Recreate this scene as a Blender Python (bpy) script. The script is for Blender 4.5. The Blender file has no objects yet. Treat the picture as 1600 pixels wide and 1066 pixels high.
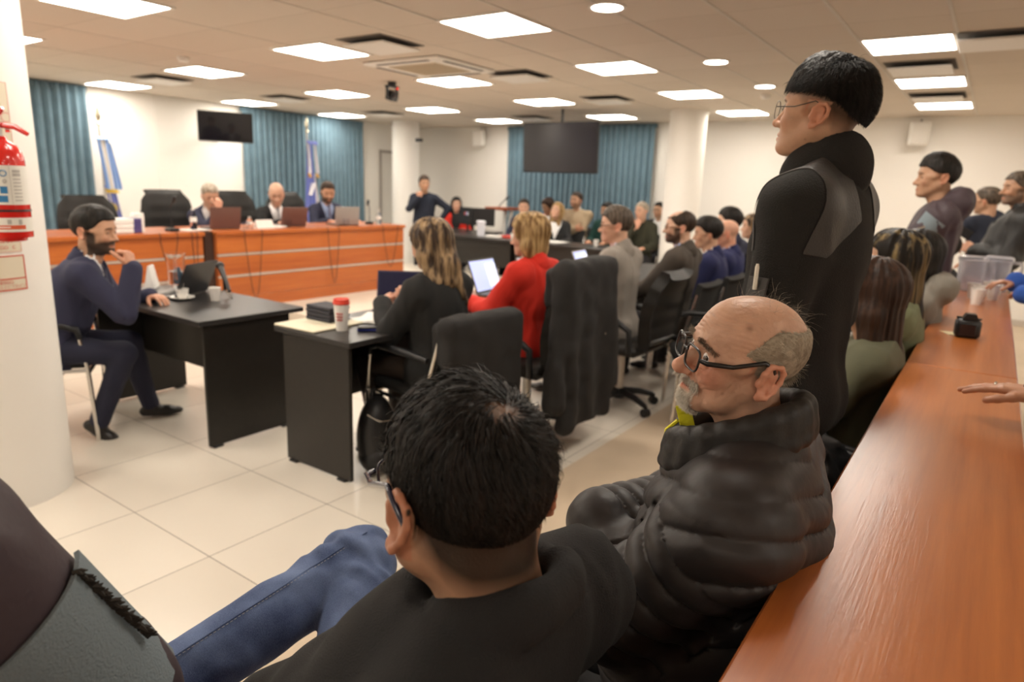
import bpy, bmesh, math, random
import numpy as np
from mathutils import Vector, Matrix

SC = bpy.context.scene; PI = math.pi
COL = SC.collection
random.seed(4)
RNG = np.random.default_rng(7)

# ---------------------------------------------------------------- camera, world, exposure
FPX = 1057.7                      # focal length in pixels of a 1600 px wide frame (24 mm lens)
CAM_H = 1.52
def cam_basis(yaw, pitch, roll):
    cy, sy = math.cos(yaw), math.sin(yaw)
    fwd = np.array([-sy, cy, 0]); right = np.array([cy, sy, 0]); up = np.array([0, 0, 1.])
    f2 = fwd*math.cos(pitch)-up*math.sin(pitch); u2 = up*math.cos(pitch)+fwd*math.sin(pitch)
    return right*math.cos(roll)+u2*math.sin(roll), u2*math.cos(roll)-right*math.sin(roll), f2
_r, _u, _f = cam_basis(.60639, .22547, .037636)
cd = bpy.data.cameras.new('camera'); cam = bpy.data.objects.new('camera', cd); COL.objects.link(cam)
cam.matrix_world = Matrix(((_r[0], _u[0], -_f[0], 0), (_r[1], _u[1], -_f[1], 0), (_r[2], _u[2], -_f[2], CAM_H), (0, 0, 0, 1)))
cd.sensor_width = 36; cd.lens = FPX*36/1600; cd.clip_start = .02
cd.dof.use_dof = True; cd.dof.focus_distance = 1.16; cd.dof.aperture_fstop = 3.6
SC.camera = cam
w = bpy.data.worlds.new('world'); SC.world = w; w.use_nodes = True
w.node_tree.nodes['Background'].inputs[0].default_value = (1, .93, .82, 1)
w.node_tree.nodes['Background'].inputs[1].default_value = .05
SC.view_settings.view_transform = 'Standard'; SC.view_settings.look = 'None'
SC.view_settings.exposure = 0.0; SC.view_settings.gamma = 1
LAMP = 22.0                        # emission strength of the ceiling panels
SC.cycles.use_denoising = True

# ---------------------------------------------------------------- object helpers
def tag(o, label=None, cat=None, group=None, kind=None):
    if label: o['label'] = label
    if cat: o['category'] = cat
    if group: o['group'] = group
    if kind: o['kind'] = kind
    return o
def empty(name, loc, rz=0, label=None, cat=None, group=None):
    o = bpy.data.objects.new(name, None); COL.objects.link(o)
    o.empty_display_size = .1; o.location = loc; o.rotation_euler = (0, 0, rz)
    return tag(o, label, cat, group)
def link_mesh(name, me, m, parent=None, sharp=35):
    if sharp is not None:
        me.shade_smooth()
        try: me.set_sharp_from_angle(angle=math.radians(sharp))
        except Exception: pass
    if m is not None: me.materials.append(m)
    o = bpy.data.objects.new(name, me); COL.objects.link(o)
    if parent is not None: o.parent = parent
    return o
def copy_tree(o, loc=None, rz=None, label=None, parent=None):
    c = o.copy(); COL.objects.link(c)
    if parent is not None: c.parent = parent
    if loc is not None: c.location = loc
    if rz is not None: c.rotation_euler = (0, 0, rz)
    if label: c['label'] = label
    for ch in list(o.children): copy_tree(ch, parent=c)
    return c
def rotm(rx=0, ry=0, rz=0):
    return np.array(Matrix.Rotation(rz, 3, 'Z') @ Matrix.Rotation(ry, 3, 'Y') @ Matrix.Rotation(rx, 3, 'X'))

class G:
    """collects shapes for ONE mesh"""
    def __init__(s): s.v = []; s.f = []; s.n = 0
    def add(s, v, f):
        v = np.asarray(v, float).reshape(-1, 3)
        s.v.append(v); s.f += [tuple(int(i)+s.n for i in q) for q in f]; s.n += len(v); return s
    def box(s, lo, hi, b=0.0, R=None, piv=None):
        lo = np.array(lo, float); hi = np.array(hi, float); c = (lo+hi)/2; h = (hi-lo)/2
        if b <= 0:
            v = np.array([[x, y, z] for x in (-1, 1) for y in (-1, 1) for z in (-1, 1)])*h
            f = [(0, 1, 3, 2), (4, 6, 7, 5), (0, 4, 5, 1), (2, 3, 7, 6), (0, 2, 6, 4), (1, 5, 7, 3)]
        else:
            b = min(b, h.min()*.95); v = []; ix = {}
            for x in (-1, 1):
                for y in (-1, 1):
                    for z in (-1, 1):
                        for a in range(3):
                            d = [b, b, b]; d[a] = 0
                            ix[(x, y, z, a)] = len(v); v.append([x*(h[0]-d[0]), y*(h[1]-d[1]), z*(h[2]-d[2])])
            f = []
            for a in range(3):
                o1, o2 = (a+1) % 3, (a+2) % 3
                for sgn in (-1, 1):
                    q = []
                    for (p, r) in ((-1, -1), (1, -1), (1, 1), (-1, 1)):
                        k = [0, 0, 0]; k[a] = sgn; k[o1] = p; k[o2] = r; q.append(ix[(*k, a)])
                    f.append(tuple(q if sgn > 0 else q[::-1]))
            for a in range(3):
                o1, o2 = (a+1) % 3, (a+2) % 3
                for p in (-1, 1):
                    for r in (-1, 1):
                        k0 = [0, 0, 0]; k0[a] = -1; k0[o1] = p; k0[o2] = r; k1 = list(k0); k1[a] = 1
                        q = [ix[(*k0, o1)], ix[(*k1, o1)], ix[(*k1, o2)], ix[(*k0, o2)]]
                        f.append(tuple(q if p*r < 0 else q[::-1]))
            for x in (-1, 1):
                for y in (-1, 1):
                    for z in (-1, 1):
                        q = [ix[(x, y, z, a)] for a in range(3)]
                        f.append(tuple(q if x*y*z > 0 else q[::-1]))
            v = np.array(v)
        v = v+c
        if R is not None:
            pv = c if piv is None else np.array(piv, float); v = (v-pv) @ np.array(R).T+pv
        return s.add(v, f)
    def tube(s, pts, r, n=8, cap=True, closed=False, flat=1.0):
        pts = [np.array(p, float) for p in pts]; m = len(pts)
        rr = r if hasattr(r, '__len__') else [r]*m
        V = []; up = None
        for i in range(m):
            a = pts[i-1] if (i > 0 or closed) else pts[0]; b = pts[(i+1) % m] if (i < m-1 or closed) else pts[-1]
            t = b-a; t /= (np.linalg.norm(t)+1e-12)
            if up is None:
                up = np.array([0, 0, 1.]) if abs(t[2]) < .9 else np.array([1., 0, 0])
            e1 = up-t*(up@t); e1 /= np.linalg.norm(e1)+1e-12; e2 = np.cross(t, e1); up = e1
            for k in range(n):
                a2 = 2*math.pi*k/n
                V.append(pts[i]+rr[i]*(math.cos(a2)*e1*flat+math.sin(a2)*e2))
        F = []
        for i in range(m if closed else m-1):
            j = (i+1) % m
            for k in range(n):
                k2 = (k+1) % n; F.append((i*n+k, j*n+k, j*n+k2, i*n+k2)[::-1])
        if cap and not closed:
            F.append(tuple(range(n))); F.append(tuple((m-1)*n+k for k in range(n))[::-1])
        return s.add(V, F)
    def cyl(s, a, b, r0, r1=None, n=16): return s.tube([a, b], [r0, r0 if r1 is None else r1], n)
    def lathe(s, prof, c=(0, 0, 0), n=24, R=None, caps=True):
        V = []; c = np.array(c, float)
        for (r, z) in prof:
            for k in range(n):
                a = 2*math.pi*k/n; p = np.array([r*math.cos(a), r*math.sin(a), z])
                V.append((np.array(R)@p if R is not None else p)+c)
        F = [(i*n+k, i*n+(k+1) % n, (i+1)*n+(k+1) % n, (i+1)*n+k) for i in range(len(prof)-1) for k in range(n)]
        if caps:
            F.append(tuple(range(n))[::-1]); F.append(tuple((len(prof)-1)*n+k for k in range(n)))
        return s.add(V, F)
    def prism(s, poly, a, b, axis=2, R=None, off=(0, 0, 0)):
        """polygon (u,v) extruded along axis between a and b; u,v are the other two axes in order"""
        n = len(poly); V = []
        for t in (a, b):
            for (u, v) in poly:
                p = [0, 0, 0]; p[axis] = t; o = [i for i in range(3) if i != axis]; p[o[0]] = u; p[o[1]] = v; V.append(p)
        V = np.array(V, float)
        if R is not None: V = V @ np.array(R).T
        V = V+np.array(off, float)
        F = [tuple(range(n))[::-1], tuple(n+i for i in range(n))]+[(i, (i+1) % n, n+(i+1) % n, n+i) for i in range(n)]
        s.add(V, F); s.fix = True; return s
    def ball(s, c, r, n=16, m=10, R=None):
        r = np.array([r, r, r] if np.isscalar(r) else r, float)
        V = [[0, 0, 1.]]; F = []
        for i in range(1, m):
            t = math.pi*i/m
            for k in range(n):
                a = 2*math.pi*k/n; V.append([math.sin(t)*math.cos(a), math.sin(t)*math.sin(a), math.cos(t)])
        V.append([0, 0, -1.]); V = np.array(V)*r
        if R is not None: V = V @ np.array(R).T
        for k in range(n): F.append((0, 1+k, 1+(k+1) % n))
        for i in range(m-2):
            for k in range(n): F.append((1+i*n+k, 1+(i+1)*n+k, 1+(i+1)*n+(k+1) % n, 1+i*n+(k+1) % n))
        L = len(V)-1
        for k in range(n): F.append((L, 1+(m-2)*n+(k+1) % n, 1+(m-2)*n+k))
        return s.add(V+np.array(c, float), F)
    def sheet(s, fn, nu, nv, thick=0.0):
        """fn(u,v)->xyz grid surface, optional thickness along its normals"""
        P = np.array([[fn(i/nu, j/nv) for j in range(nv+1)] for i in range(nu+1)], float)
        idx = lambda i, j: i*(nv+1)+j
        F = [(idx(i, j), idx(i+1, j), idx(i+1, j+1), idx(i, j+1)) for i in range(nu) for j in range(nv)]
        if thick:
            du = np.gradient(P, axis=0); dv = np.gradient(P, axis=1); N = np.cross(du, dv); N /= np.linalg.norm(N, axis=2, keepdims=True)+1e-9
            Q = P-N*thick; n0 = P.reshape(-1, 3).shape[0]
            F2 = [tuple(n0+k for k in q[::-1]) for q in F]
            E = []
            for i in range(nu): E += [(idx(i, 0), n0+idx(i, 0), n0+idx(i+1, 0), idx(i+1, 0)), (idx(i+1, nv), n0+idx(i+1, nv), n0+idx(i, nv), idx(i, nv))]
            for j in range(nv): E += [(idx(0, j+1), n0+idx(0, j+1), n0+idx(0, j), idx(0, j)), (idx(nu, j), n0+idx(nu, j), n0+idx(nu, j+1), idx(nu, j+1))]
            return s.add(np.vstack([P.reshape(-1, 3), Q.reshape(-1, 3)]), F+F2+E)
        return s.add(P.reshape(-1, 3), F)
    def build(s, name, m, parent=None, sharp=35):
        me = bpy.data.meshes.new(name); me.from_pydata(np.vstack(s.v).tolist(), [], s.f); me.update()
        if getattr(s, 'fix', False):
            bm = bmesh.new(); bm.from_mesh(me); bmesh.ops.recalc_face_normals(bm, faces=bm.faces); bm.to_mesh(me); bm.free()
        return link_mesh(name, me, m, parent, sharp)

# ---------------------------------------------------------------- materials (all procedural)
_M = {}
def mat(name, col, rough=.5, metal=0, bump=0, bscale=40, var=0, vscale=8, emit=None, trans=0, ior=1.45, spec=.5, coat=0, sheen=0, stretch=(1, 1, 1), sss=0, attr=False, alpha=1):
    if name in _M: return _M[name]
    m = bpy.data.materials.new(name); m.use_nodes = True; nt = m.node_tree; B = nt.nodes['Principled BSDF']
    col = (*col, 1) if len(col) == 3 else col
    B.inputs['Base Color'].default_value = col; B.inputs['Roughness'].default_value = rough; B.inputs['Metallic'].default_value = metal
    B.inputs['IOR'].default_value = ior; B.inputs['Specular IOR Level'].default_value = spec
    B.inputs['Transmission Weight'].default_value = trans; B.inputs['Coat Weight'].default_value = coat
    B.inputs['Sheen Weight'].default_value = sheen; B.inputs['Alpha'].default_value = alpha
    if sss: B.inputs['Subsurface Weight'].default_value = sss; B.inputs['Subsurface Radius'].default_value = (.012, .005, .003); B.inputs['Subsurface Scale'].default_value = 1
    tc = nt.nodes.new('ShaderNodeTexCoord'); mp = nt.nodes.new('ShaderNodeMapping'); mp.inputs['Scale'].default_value = stretch
    nt.links.new(tc.outputs['Object'], mp.inputs['Vector'])
    if var or attr:
        n = nt.nodes.new('ShaderNodeTexNoise'); n.inputs['Scale'].default_value = vscale; n.inputs['Detail'].default_value = 5
        nt.links.new(mp.outputs[0], n.inputs['Vector'])
        mr = nt.nodes.new('ShaderNodeMapRange'); mr.inputs['From Min'].default_value = .3; mr.inputs['From Max'].default_value = .7
        mr.inputs['To Min'].default_value = 1-var; mr.inputs['To Max'].default_value = 1+var
        nt.links.new(n.outputs['Fac'], mr.inputs['Value'])
        mx = nt.nodes.new('ShaderNodeVectorMath'); mx.operation = 'SCALE'
        if attr:
            at = nt.nodes.new('ShaderNodeAttribute'); at.attribute_name = 'tint'; nt.links.new(at.outputs['Color'], mx.inputs[0])
        else: mx.inputs[0].default_value = col[:3]
        nt.links.new(mr.outputs[0], mx.inputs['Scale']); nt.links.new(mx.outputs[0], B.inputs['Base Color'])
    if bump:
        n2 = nt.nodes.new('ShaderNodeTexNoise'); n2.inputs['Scale'].default_value = bscale; n2.inputs['Detail'].default_value = 4
        nt.links.new(mp.outputs[0], n2.inputs['Vector'])
        bp = nt.nodes.new('ShaderNodeBump'); bp.inputs['Strength'].default_value = min(1, bump); bp.inputs['Distance'].default_value = .004*max(1, bump)
        nt.links.new(n2.outputs['Fac'], bp.inputs['Height']); nt.links.new(bp.outputs[0], B.inputs['Normal'])
    if emit:
        B.inputs['Emission Color'].default_value = (*emit[:3], 1); B.inputs['Emission Strength'].default_value = emit[3]
    _M[name] = m; return m
def wood(name, c0, c1, axis='Y', rough=.3, scale=1.0, coat=.3):
    """laminate wood: long streaks along axis"""
    m = bpy.data.materials.new(name); m.use_nodes = True; nt = m.node_tree; B = nt.nodes['Principled BSDF']; L = nt.links.new
    tc = nt.nodes.new('ShaderNodeTexCoord'); mp = nt.nodes.new('ShaderNodeMapping')
    sc = {'Y': (30, 1.2, 30), 'X': (1.2, 30, 30), 'Z': (30, 30, 1.2)}[axis]; mp.inputs['Scale'].default_value = tuple(q*scale for q in sc)
    L(tc.outputs['Object'], mp.inputs['Vector'])
    n = nt.nodes.new('ShaderNodeTexNoise'); n.inputs['Scale'].default_value = 1.0; n.inputs['Detail'].default_value = 8; n.inputs['Roughness'].default_value = .65
    L(mp.outputs[0], n.inputs['Vector'])
    mp2 = nt.nodes.new('ShaderNodeMapping'); mp2.inputs['Scale'].default_value = tuple(q*.12 for q in sc); L(tc.outputs['Object'], mp2.inputs['Vector'])
    n3 = nt.nodes.new('ShaderNodeTexNoise'); n3.inputs['Scale'].default_value = 1.0; n3.inputs['Detail'].default_value = 3; L(mp2.outputs[0], n3.inputs['Vector'])
    ad = nt.nodes.new('ShaderNodeMath'); ad.operation = 'ADD'; L(n.outputs['Fac'], ad.inputs[0]); L(n3.outputs['Fac'], ad.inputs[1])
    cr = nt.nodes.new('ShaderNodeValToRGB'); cr.color_ramp.elements[0].position = .38; cr.color_ramp.elements[1].position = .64
    cr.color_ramp.elements[0].color = (*c0, 1); cr.color_ramp.elements[1].color = (*c1, 1)
    hf = nt.nodes.new('ShaderNodeMath'); hf.operation = 'MULTIPLY'; hf.inputs[1].default_value = .5; L(ad.outputs[0], hf.inputs[0]); L(hf.outputs[0], cr.inputs[0])
    L(cr.outputs[0], B.inputs['Base Color']); B.inputs['Roughness'].default_value = rough; B.inputs['Coat Weight'].default_value = coat; B.inputs['Coat Roughness'].default_value = .25
    mp3 = nt.nodes.new('ShaderNodeMapping'); mp3.inputs['Scale'].default_value = tuple(q*6 for q in sc); L(tc.outputs['Object'], mp3.inputs['Vector'])
    n4 = nt.nodes.new('ShaderNodeTexNoise'); n4.inputs['Scale'].default_value = 1.5; n4.inputs['Detail'].default_value = 4; L(mp3.outputs[0], n4.inputs['Vector'])
    bp = nt.nodes.new('ShaderNodeBump'); bp.inputs['Strength'].default_value = .25; bp.inputs['Distance'].default_value = .001
    L(n4.outputs['Fac'], bp.inputs['Height']); L(bp.outputs[0], B.inputs['Normal']); L(bp.outputs[0], B.inputs['Coat Normal'])
    _M[name] = m; return m

M_wall = mat('wall_paint', (.84, .815, .77), .75, bump=.08, bscale=60)
M_white = mat('white_plastic', (.82, .80, .76), .4)
M_black = mat('black_plastic', (.015, .015, .016), .38)
M_leather = mat('black_leather', (.014, .013, .012), .45, bump=.3, bscale=90, spec=.35)
M_fabric = mat('black_chair_fabric', (.018, .018, .018), .85, bump=.5, bscale=300)
M_chrome = mat('chrome', (.75, .73, .7), .2, 1)
M_steel = mat('brushed_steel', (.6, .58, .55), .35, 1)
M_desk = mat('black_desk_laminate', (.016, .014, .012), .38, bump=.15, bscale=260, var=.12, vscale=30)
M_desktop = mat('black_desk_top', (.028, .026, .026), .3, bump=.12, bscale=300)
M_paper = mat('paper', (.86, .84, .8), .7)
M_cup = mat('white_cup', (.85, .83, .79), .45, sss=.0)
M_glass = mat('clear_glass', (1, 1, 1), .03, trans=1, ior=1.2)
M_clear = mat('clear_plastic', (.93, .95, .97), .08, trans=1, ior=1.12)
M_water = mat('water', (.95, .98, 1), .02, trans=1, ior=1.15)
M_red = mat('red_paint', (.62, .015, .01), .22, coat=.6)
M_redwood = wood('counter_wood', (.31, .078, .016), (.52, .165, .038), 'Y', .28, coat=.45)
M_bench = wood('bench_wood', (.38, .085, .014), (.55, .16, .03), 'Y', .35)
M_benchX = wood('bench_wood_x', (.30, .07, .015), (.42, .12, .03), 'X', .35)
# ================================================================ THE ROOM
XL, XR, YB, YN, HC = -10.1, 5.5, 10.75, -4.0, 2.6
TILE = .6028
def floor_material():
    m = bpy.data.materials.new('floor_tiles'); m.use_nodes = True; nt = m.node_tree; B = nt.nodes['Principled BSDF']; L = nt.links.new
    g = nt.nodes.new('ShaderNodeNewGeometry'); mp = nt.nodes.new('ShaderNodeMapping'); mp.inputs['Location'].default_value = (5.98868*TILE, -2.25264*TILE, 0)
    L(g.outputs['Position'], mp.inputs['Vector'])
    b = nt.nodes.new('ShaderNodeTexBrick'); b.offset = 0; b.squash = 1
    b.inputs['Scale'].default_value = 1; b.inputs['Brick Width'].default_value = TILE; b.inputs['Row Height'].default_value = TILE
    b.inputs['Mortar Size'].default_value = .0022; b.inputs['Mortar Smooth'].default_value = .3; b.inputs['Bias'].default_value = 0
    b.inputs['Color1'].default_value = (.74, .68, .59, 1); b.inputs['Color2'].default_value = (.66, .60, .51, 1); b.inputs['Mortar'].default_value = (.16, .13, .10, 1)
    L(mp.outputs[0], b.inputs['Vector']); 
    n = nt.nodes.new('ShaderNodeTexNoise'); n.inputs['Scale'].default_value = 1.7; n.inputs['Detail'].default_value = 6; L(g.outputs['Position'], n.inputs['Vector'])
    mr = nt.nodes.new('ShaderNodeMapRange'); mr.inputs['To Min'].default_value = .94; mr.inputs['To Max'].default_value = 1.05; L(n.outputs['Fac'], mr.inputs['Value'])
    vm = nt.nodes.new('ShaderNodeVectorMath'); vm.operation = 'SCALE'; L(b.outputs['Color'], vm.inputs[0]); L(mr.outputs[0], vm.inputs['Scale'])
    L(vm.outputs[0], B.inputs['Base Color']); B.inputs['Roughness'].default_value = .28
    bp = nt.nodes.new('ShaderNodeBump'); bp.invert = True; bp.inputs['Strength'].default_value = .4; bp.inputs['Distance'].default_value = .002
    L(b.outputs['Fac'], bp.inputs['Height']); L(bp.outputs[0], B.inputs['Normal'])
    return m
def ceiling_material():
    m = bpy.data.materials.new('ceiling_board'); m.use_nodes = True; nt = m.node_tree; B = nt.nodes['Principled BSDF']; L = nt.links.new
    g = nt.nodes.new('ShaderNodeNewGeometry'); mp = nt.nodes.new('ShaderNodeMapping'); mp.inputs['Location'].default_value = (.4, -3.8, 0)
    L(g.outputs['Position'], mp.inputs['Vector'])
    b = nt.nodes.new('ShaderNodeTexBrick'); b.offset = 0; b.inputs['Scale'].default_value = 1; b.inputs['Brick Width'].default_value = 1.17; b.inputs['Row Height'].default_value = .6
    b.inputs['Mortar Size'].default_value = .003; b.inputs['Mortar Smooth'].default_value = .2
    b.inputs['Color1'].default_value = (.66, .59, .51, 1); b.inputs['Color2'].default_value = (.63, .56, .48, 1); b.inputs['Mortar'].default_value = (.46, .40, .33, 1)
    L(mp.outputs[0], b.inputs['Vector']); L(b.outputs['Color'], B.inputs['Base Color']); B.inputs['Roughness'].default_value = .9
    return m
def struct(name, g, m, parent=None, sharp=35):
    o = g.build(name, m, parent, sharp)
    if parent is None: o['kind'] = 'structure'
    return o
XT = -1.74
struct('floor', G().box((XL, YN, -.1), (XT, YB, 0)), floor_material())
struct('floor', G().box((XT, YN, -.1), (XR, YB, 0)), mat('public_floor', (.60, .48, .35), .4, var=.06, vscale=3))
struct('ceiling', G().box((XL, YN, HC), (XR, YB, HC+.1)), ceiling_material())
struct('wall_left', G().box((XL-.12, YN, -.1), (XL, YB+.12, HC+.1)), M_wall)
struct('wall_back', G().box((XL, YB, -.1), (XR, YB+.12, HC+.1)), M_wall)
struct('wall_right', G().box((XR, YN, -.1), (XR+.12, YB+.12, HC+.1)), M_wall)
struct('wall_front', G().box((XL, YN-.12, -.1), (XR, YN, HC+.1)), M_wall)
M_bb = mat('baseboard_paint', (.55, .5, .44), .6)
struct('baseboard_left', G().box((XL, YN, 0), (XL+.015, YB, .08), .004), M_bb)
struct('baseboard_back', G().box((XL, YB-.015, 0), (XR, YB, .08), .004), M_bb)
# ceiling T-bars running down the room
M_tbar = mat('ceiling_bar', (.62, .58, .52), .6)
k = 1
for x in [-.4-.585*i for i in range(0, 6)]+[.185, .77, 1.94, 3.1]:
    struct('trim_%d' % k, G().box((x-.011, YN, HC-.006), (x+.011, YB, HC+.002), .002), M_tbar); k += 1
for x in (-3.91, -5.07, -6.24, -7.4, -8.57):
    struct('trim_%d' % k, G().box((x-.004, YN, HC-.003), (x+.004, YB, HC+.002)), M_tbar); k += 1
# round columns
def column(name, x, y, r):
    g = G().lathe([(r, 0), (r, HC)], (x, y, 0), 64, caps=False)
    return struct(name, g, M_wall)
CL = (-3.72, 1.07, .31)
column('wall_column_1', *CL)
column('wall_column_2', -9.2, 9.55, .25)
column('wall_column_3', -3.63, 9.25, .25)
struct('trim_%d' % k, G().lathe([(.262, HC-.05), (.262, HC)], (-3.63, 9.25, 0), 48, caps=False), M_wall); k += 1

# ---- ceiling light panels
M_panel = mat('lit_diffuser', (1, .95, .88), .5, emit=(1, .915, .80, LAMP))
M_frame = mat('light_frame', (.80, .77, .72), .45)
def panel(x0, y0, x1, y1, label):
    cx, cy = (x0+x1)/2, (y0+y1)/2; hx, hy = (x1-x0)/2, (y1-y0)/2
    t = empty('ceiling_light', (cx, cy, HC-.012), 0, label, 'ceiling light', 'square ceiling light panels')
    g = G(); fw = .022
    g.box((-hx, -hy, 0), (hx, -hy+fw, .012)); g.box((-hx, hy-fw, 0), (hx, hy, .012)); g.box((-hx, -hy+fw, 0), (-hx+fw, hy-fw, .012)); g.box((hx-fw, -hy+fw, 0), (hx, hy-fw, .012))
    g.build('frame', M_frame, t)
    # two long tubes' diffusers bulging slightly below the frame
    def dif(u, v):
        return ((u*2-1)*(hx-fw), (v*2-1)*(hy-fw), .004-.004*math.sin(math.pi*u)*math.sin(math.pi*v))
    G().sheet(lambda u, v: dif(v, u), 6, 6, .004).build('diffuser', M_panel, t)
    return t
ROWS = {-.98: [-2.0, 1.86, 3.68, 5.50, 7.35, 9.2], -3.33: [-2.2, -.35, 1.5, 3.74, 5.58, 7.42, 9.35], -5.36: [-1.5, .3, 2.1, 3.88, 5.68, 7.5, 9.4],
        -7.58: [-1.5, .3, 2.18, 4.12, 5.95, 7.8, 9.5], -9.85: [.6, 2.5, 4.3, 6.2, 8.0], 1.94: [-2, 1, 4, 7, 9.3], 4.2: [0, 4, 8]}
WID = {-.98: .575, -3.33: .6, -5.36: .66, -7.58: .68, -9.85: .68, 1.94: .58, 4.2: .58}
LAB = {(-.98, 5.50): 'large square light panel right of centre, above the heads near the standing man',
       (-.98, 7.35): 'square light panel at right, second in the row that runs to the back wall', (-.98, 9.2): 'square light panel at right, closest of its row to the back wall',
       (-3.33, 3.74): 'biggest light panel at the top middle of the ceiling', (-3.33, 5.58): 'light panel between the air conditioner and the standing man, left of the round lamps',
       (-3.33, 7.42): 'light panel in front of the thick round column', (-3.33, 9.35): 'light panel at the back wall partly behind the standing man\'s face',
       (-5.36, 2.1): 'large light panel at the top left corner of the ceiling', (-5.36, 3.88): 'light panel left of the ceiling air conditioner',
       (-5.36, 5.68): 'light panel just behind the ceiling air conditioner', (-5.36, 7.5): 'light panel over the big hanging television', (-5.36, 9.4): 'light panel next to the top of the blue curtain behind the big television',
       (-7.58, 2.18): 'light panel cut by the near left column', (-7.58, 4.12): 'light panel between the smoke detector and the left curtain side', (-7.58, 5.95): 'light panel left of the ceiling camera',
       (-7.58, 7.8): 'light panel right of the ceiling camera above the far column', (-7.58, 9.5): 'small far light panel in front of the wall loudspeaker',
       (-9.85, 4.3): 'light panel above the left blue curtain and flag', (-9.85, 6.2): 'light panel above the small wall television'}
for x in ROWS:
    for y in ROWS[x]:
        panel(x, y, x+WID[x], y+.59, LAB.get((x, y), 'square light panel of the ceiling outside the picture'))
# ---- round recessed lamps
for i, (x, y, lab) in enumerate([(-2.13, 3.95, 'round recessed lamp at the top edge, nearest of three'), (-2.13, 5.92, 'round recessed lamp in the middle of three'), (-2.13, 7.4, 'round recessed lamp next to the smoke detector, farthest of three')]):
    t = empty('downlight', (x, y, HC-.008), 0, lab, 'ceiling lamp', 'round ceiling lamps')
    G().lathe([(.115, .008), (.118, 0), (.095, -.002), (.093, .006)], n=32, caps=False).build('rim', M_frame, t)
    G().lathe([(.0001, .001), (.094, .001)], n=32, caps=False).build('diffuser', M_panel, t)
# ---- white drop-down air deflectors beside the lights
def deflector(x, y, lab, w=.5, l=.5):
    t = empty('air_vent', (x, y, HC), 0, lab, 'air vent', 'open air vents of the ceiling')
    G().box((-w/2, -l/2, -.006), (w/2, l/2, -.001), .002).build('dark_opening', mat('vent_dark', (.12, .11, .1), .9), t)
    G().box((-w/2+.03, -l/2+.05, -.05), (w/2-.02, l/2-.03, -.035), .004).build('deflector_plate', M_white, t)
for a in [(-4.25, 4.12, 'white air vent panel beside the light left of the air conditioner'), (-8.25, 4.5, 'white air vent panel in front of the light near the smoke detector'), (-4.1, 5.85, 'air vent panel right of the light behind the air conditioner'),
          (-4.1, 7.75, 'grey air vent panel over the right end of the big television'), (-8.3, 6.25, 'air vent panel left of the light by the ceiling camera'), (-2.2, 9.6, 'small air vent panel above the thick column'),
          (-.18, 5.78, 'air vent panel at the top right edge of the picture'), (-.7, 6.72, 'air vent panel between the two nearer lights at right', ), (-.7, 8.62, 'thin air vent panel between the two farther lights at right'), (-6.3, 9.4, 'air vent panel above the hanging television'), (-8.4, 8.2, 'air vent panel beside the far round column')]:
    deflector(*a)
# ---- ceiling cassette air conditioner
t = empty('air_conditioner', (-4.62, 5.12, HC), 0, 'square ceiling air conditioner with a beige grille', 'air conditioner')
G().box((-.47, -.42, -.03), (.47, .42, -.001), .012).build('housing', M_white, t)
M_ven = mat('vent_slot', (.05, .05, .05), .8)
for (a, b, c_, d) in ((-.32, -.39, .32, -.35), (-.32, .35, .32, .39), (-.44, -.28, -.40, .28), (.40, -.28, .44, .28)):
    G().box((a, b, -.033), (c_, d, -.028), .001).build('air_slot', M_ven, t)
gg = G().box((-.29, -.26, -.036), (.29, .26, -.026), .004)
for i in range(14): gg.box((-.27+i*.04, -.24, -.039), (-.255+i*.04, .24, -.035))
gg.build('grille', mat('beige_grille', (.52, .44, .32), .6), t)
# ---- smoke detectors
for (x, y, lab) in ((-6.57, 3.8, 'round smoke detector at left of the ceiling'), (-2.28, 8.0, 'white round detector beside the farthest round lamp')):
    tag(G().lathe([(.055, 0), (.055, -.02), (.04, -.045), (.0001, -.05)], (x, y, HC), 24, caps=False).build('smoke_detector', M_white), lab, 'smoke detector')
# ---- ceiling PTZ camera
t = empty('security_camera', (-5.75, 5.75, HC), 0, 'small black camera hanging under the ceiling', 'camera')
G().cyl((0, 0, 0), (0, 0, -.05), .05, .045).build('mount', M_black, t)
g = G().box((-.015, -.09, -.17), (.015, -.06, -.04), .004).box((-.015, .06, -.17), (.015, .09, -.04), .004).box((-.03, -.09, -.06), (.03, .09, -.04), .004); g.build('bracket', M_black, t)
h = G().box((-.055, -.055, -.2), (.055, .055, -.09), .012, R=rotm(0, .3, 0)).build('camera_head', M_black, t)
G().cyl((.04, -.02, -.17), (.075, -.03, -.19), .035, .03).build('lens', mat('lens_glass', (.01, .01, .015), .05, coat=1), h)
G().ball((.05, .035, -.07), .01).build('red_lamp', mat('red_led', (.6, .02, .02), .3, emit=(1, .05, .03, 2)), h)
# ---- small camera on the far column
t = empty('security_camera', (-8.95, 9.45, 2.2), 0, 'little dark camera on an arm of the far column', 'camera')
G().tube([(0, 0, 0), (.06, -.02, -.01), (.2, -.05, .03)], .012).build('arm', M_white, t)
G().box((.16, -.09, .03), (.3, -.02, .09), .012).build('camera_head', M_black, t)

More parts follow.
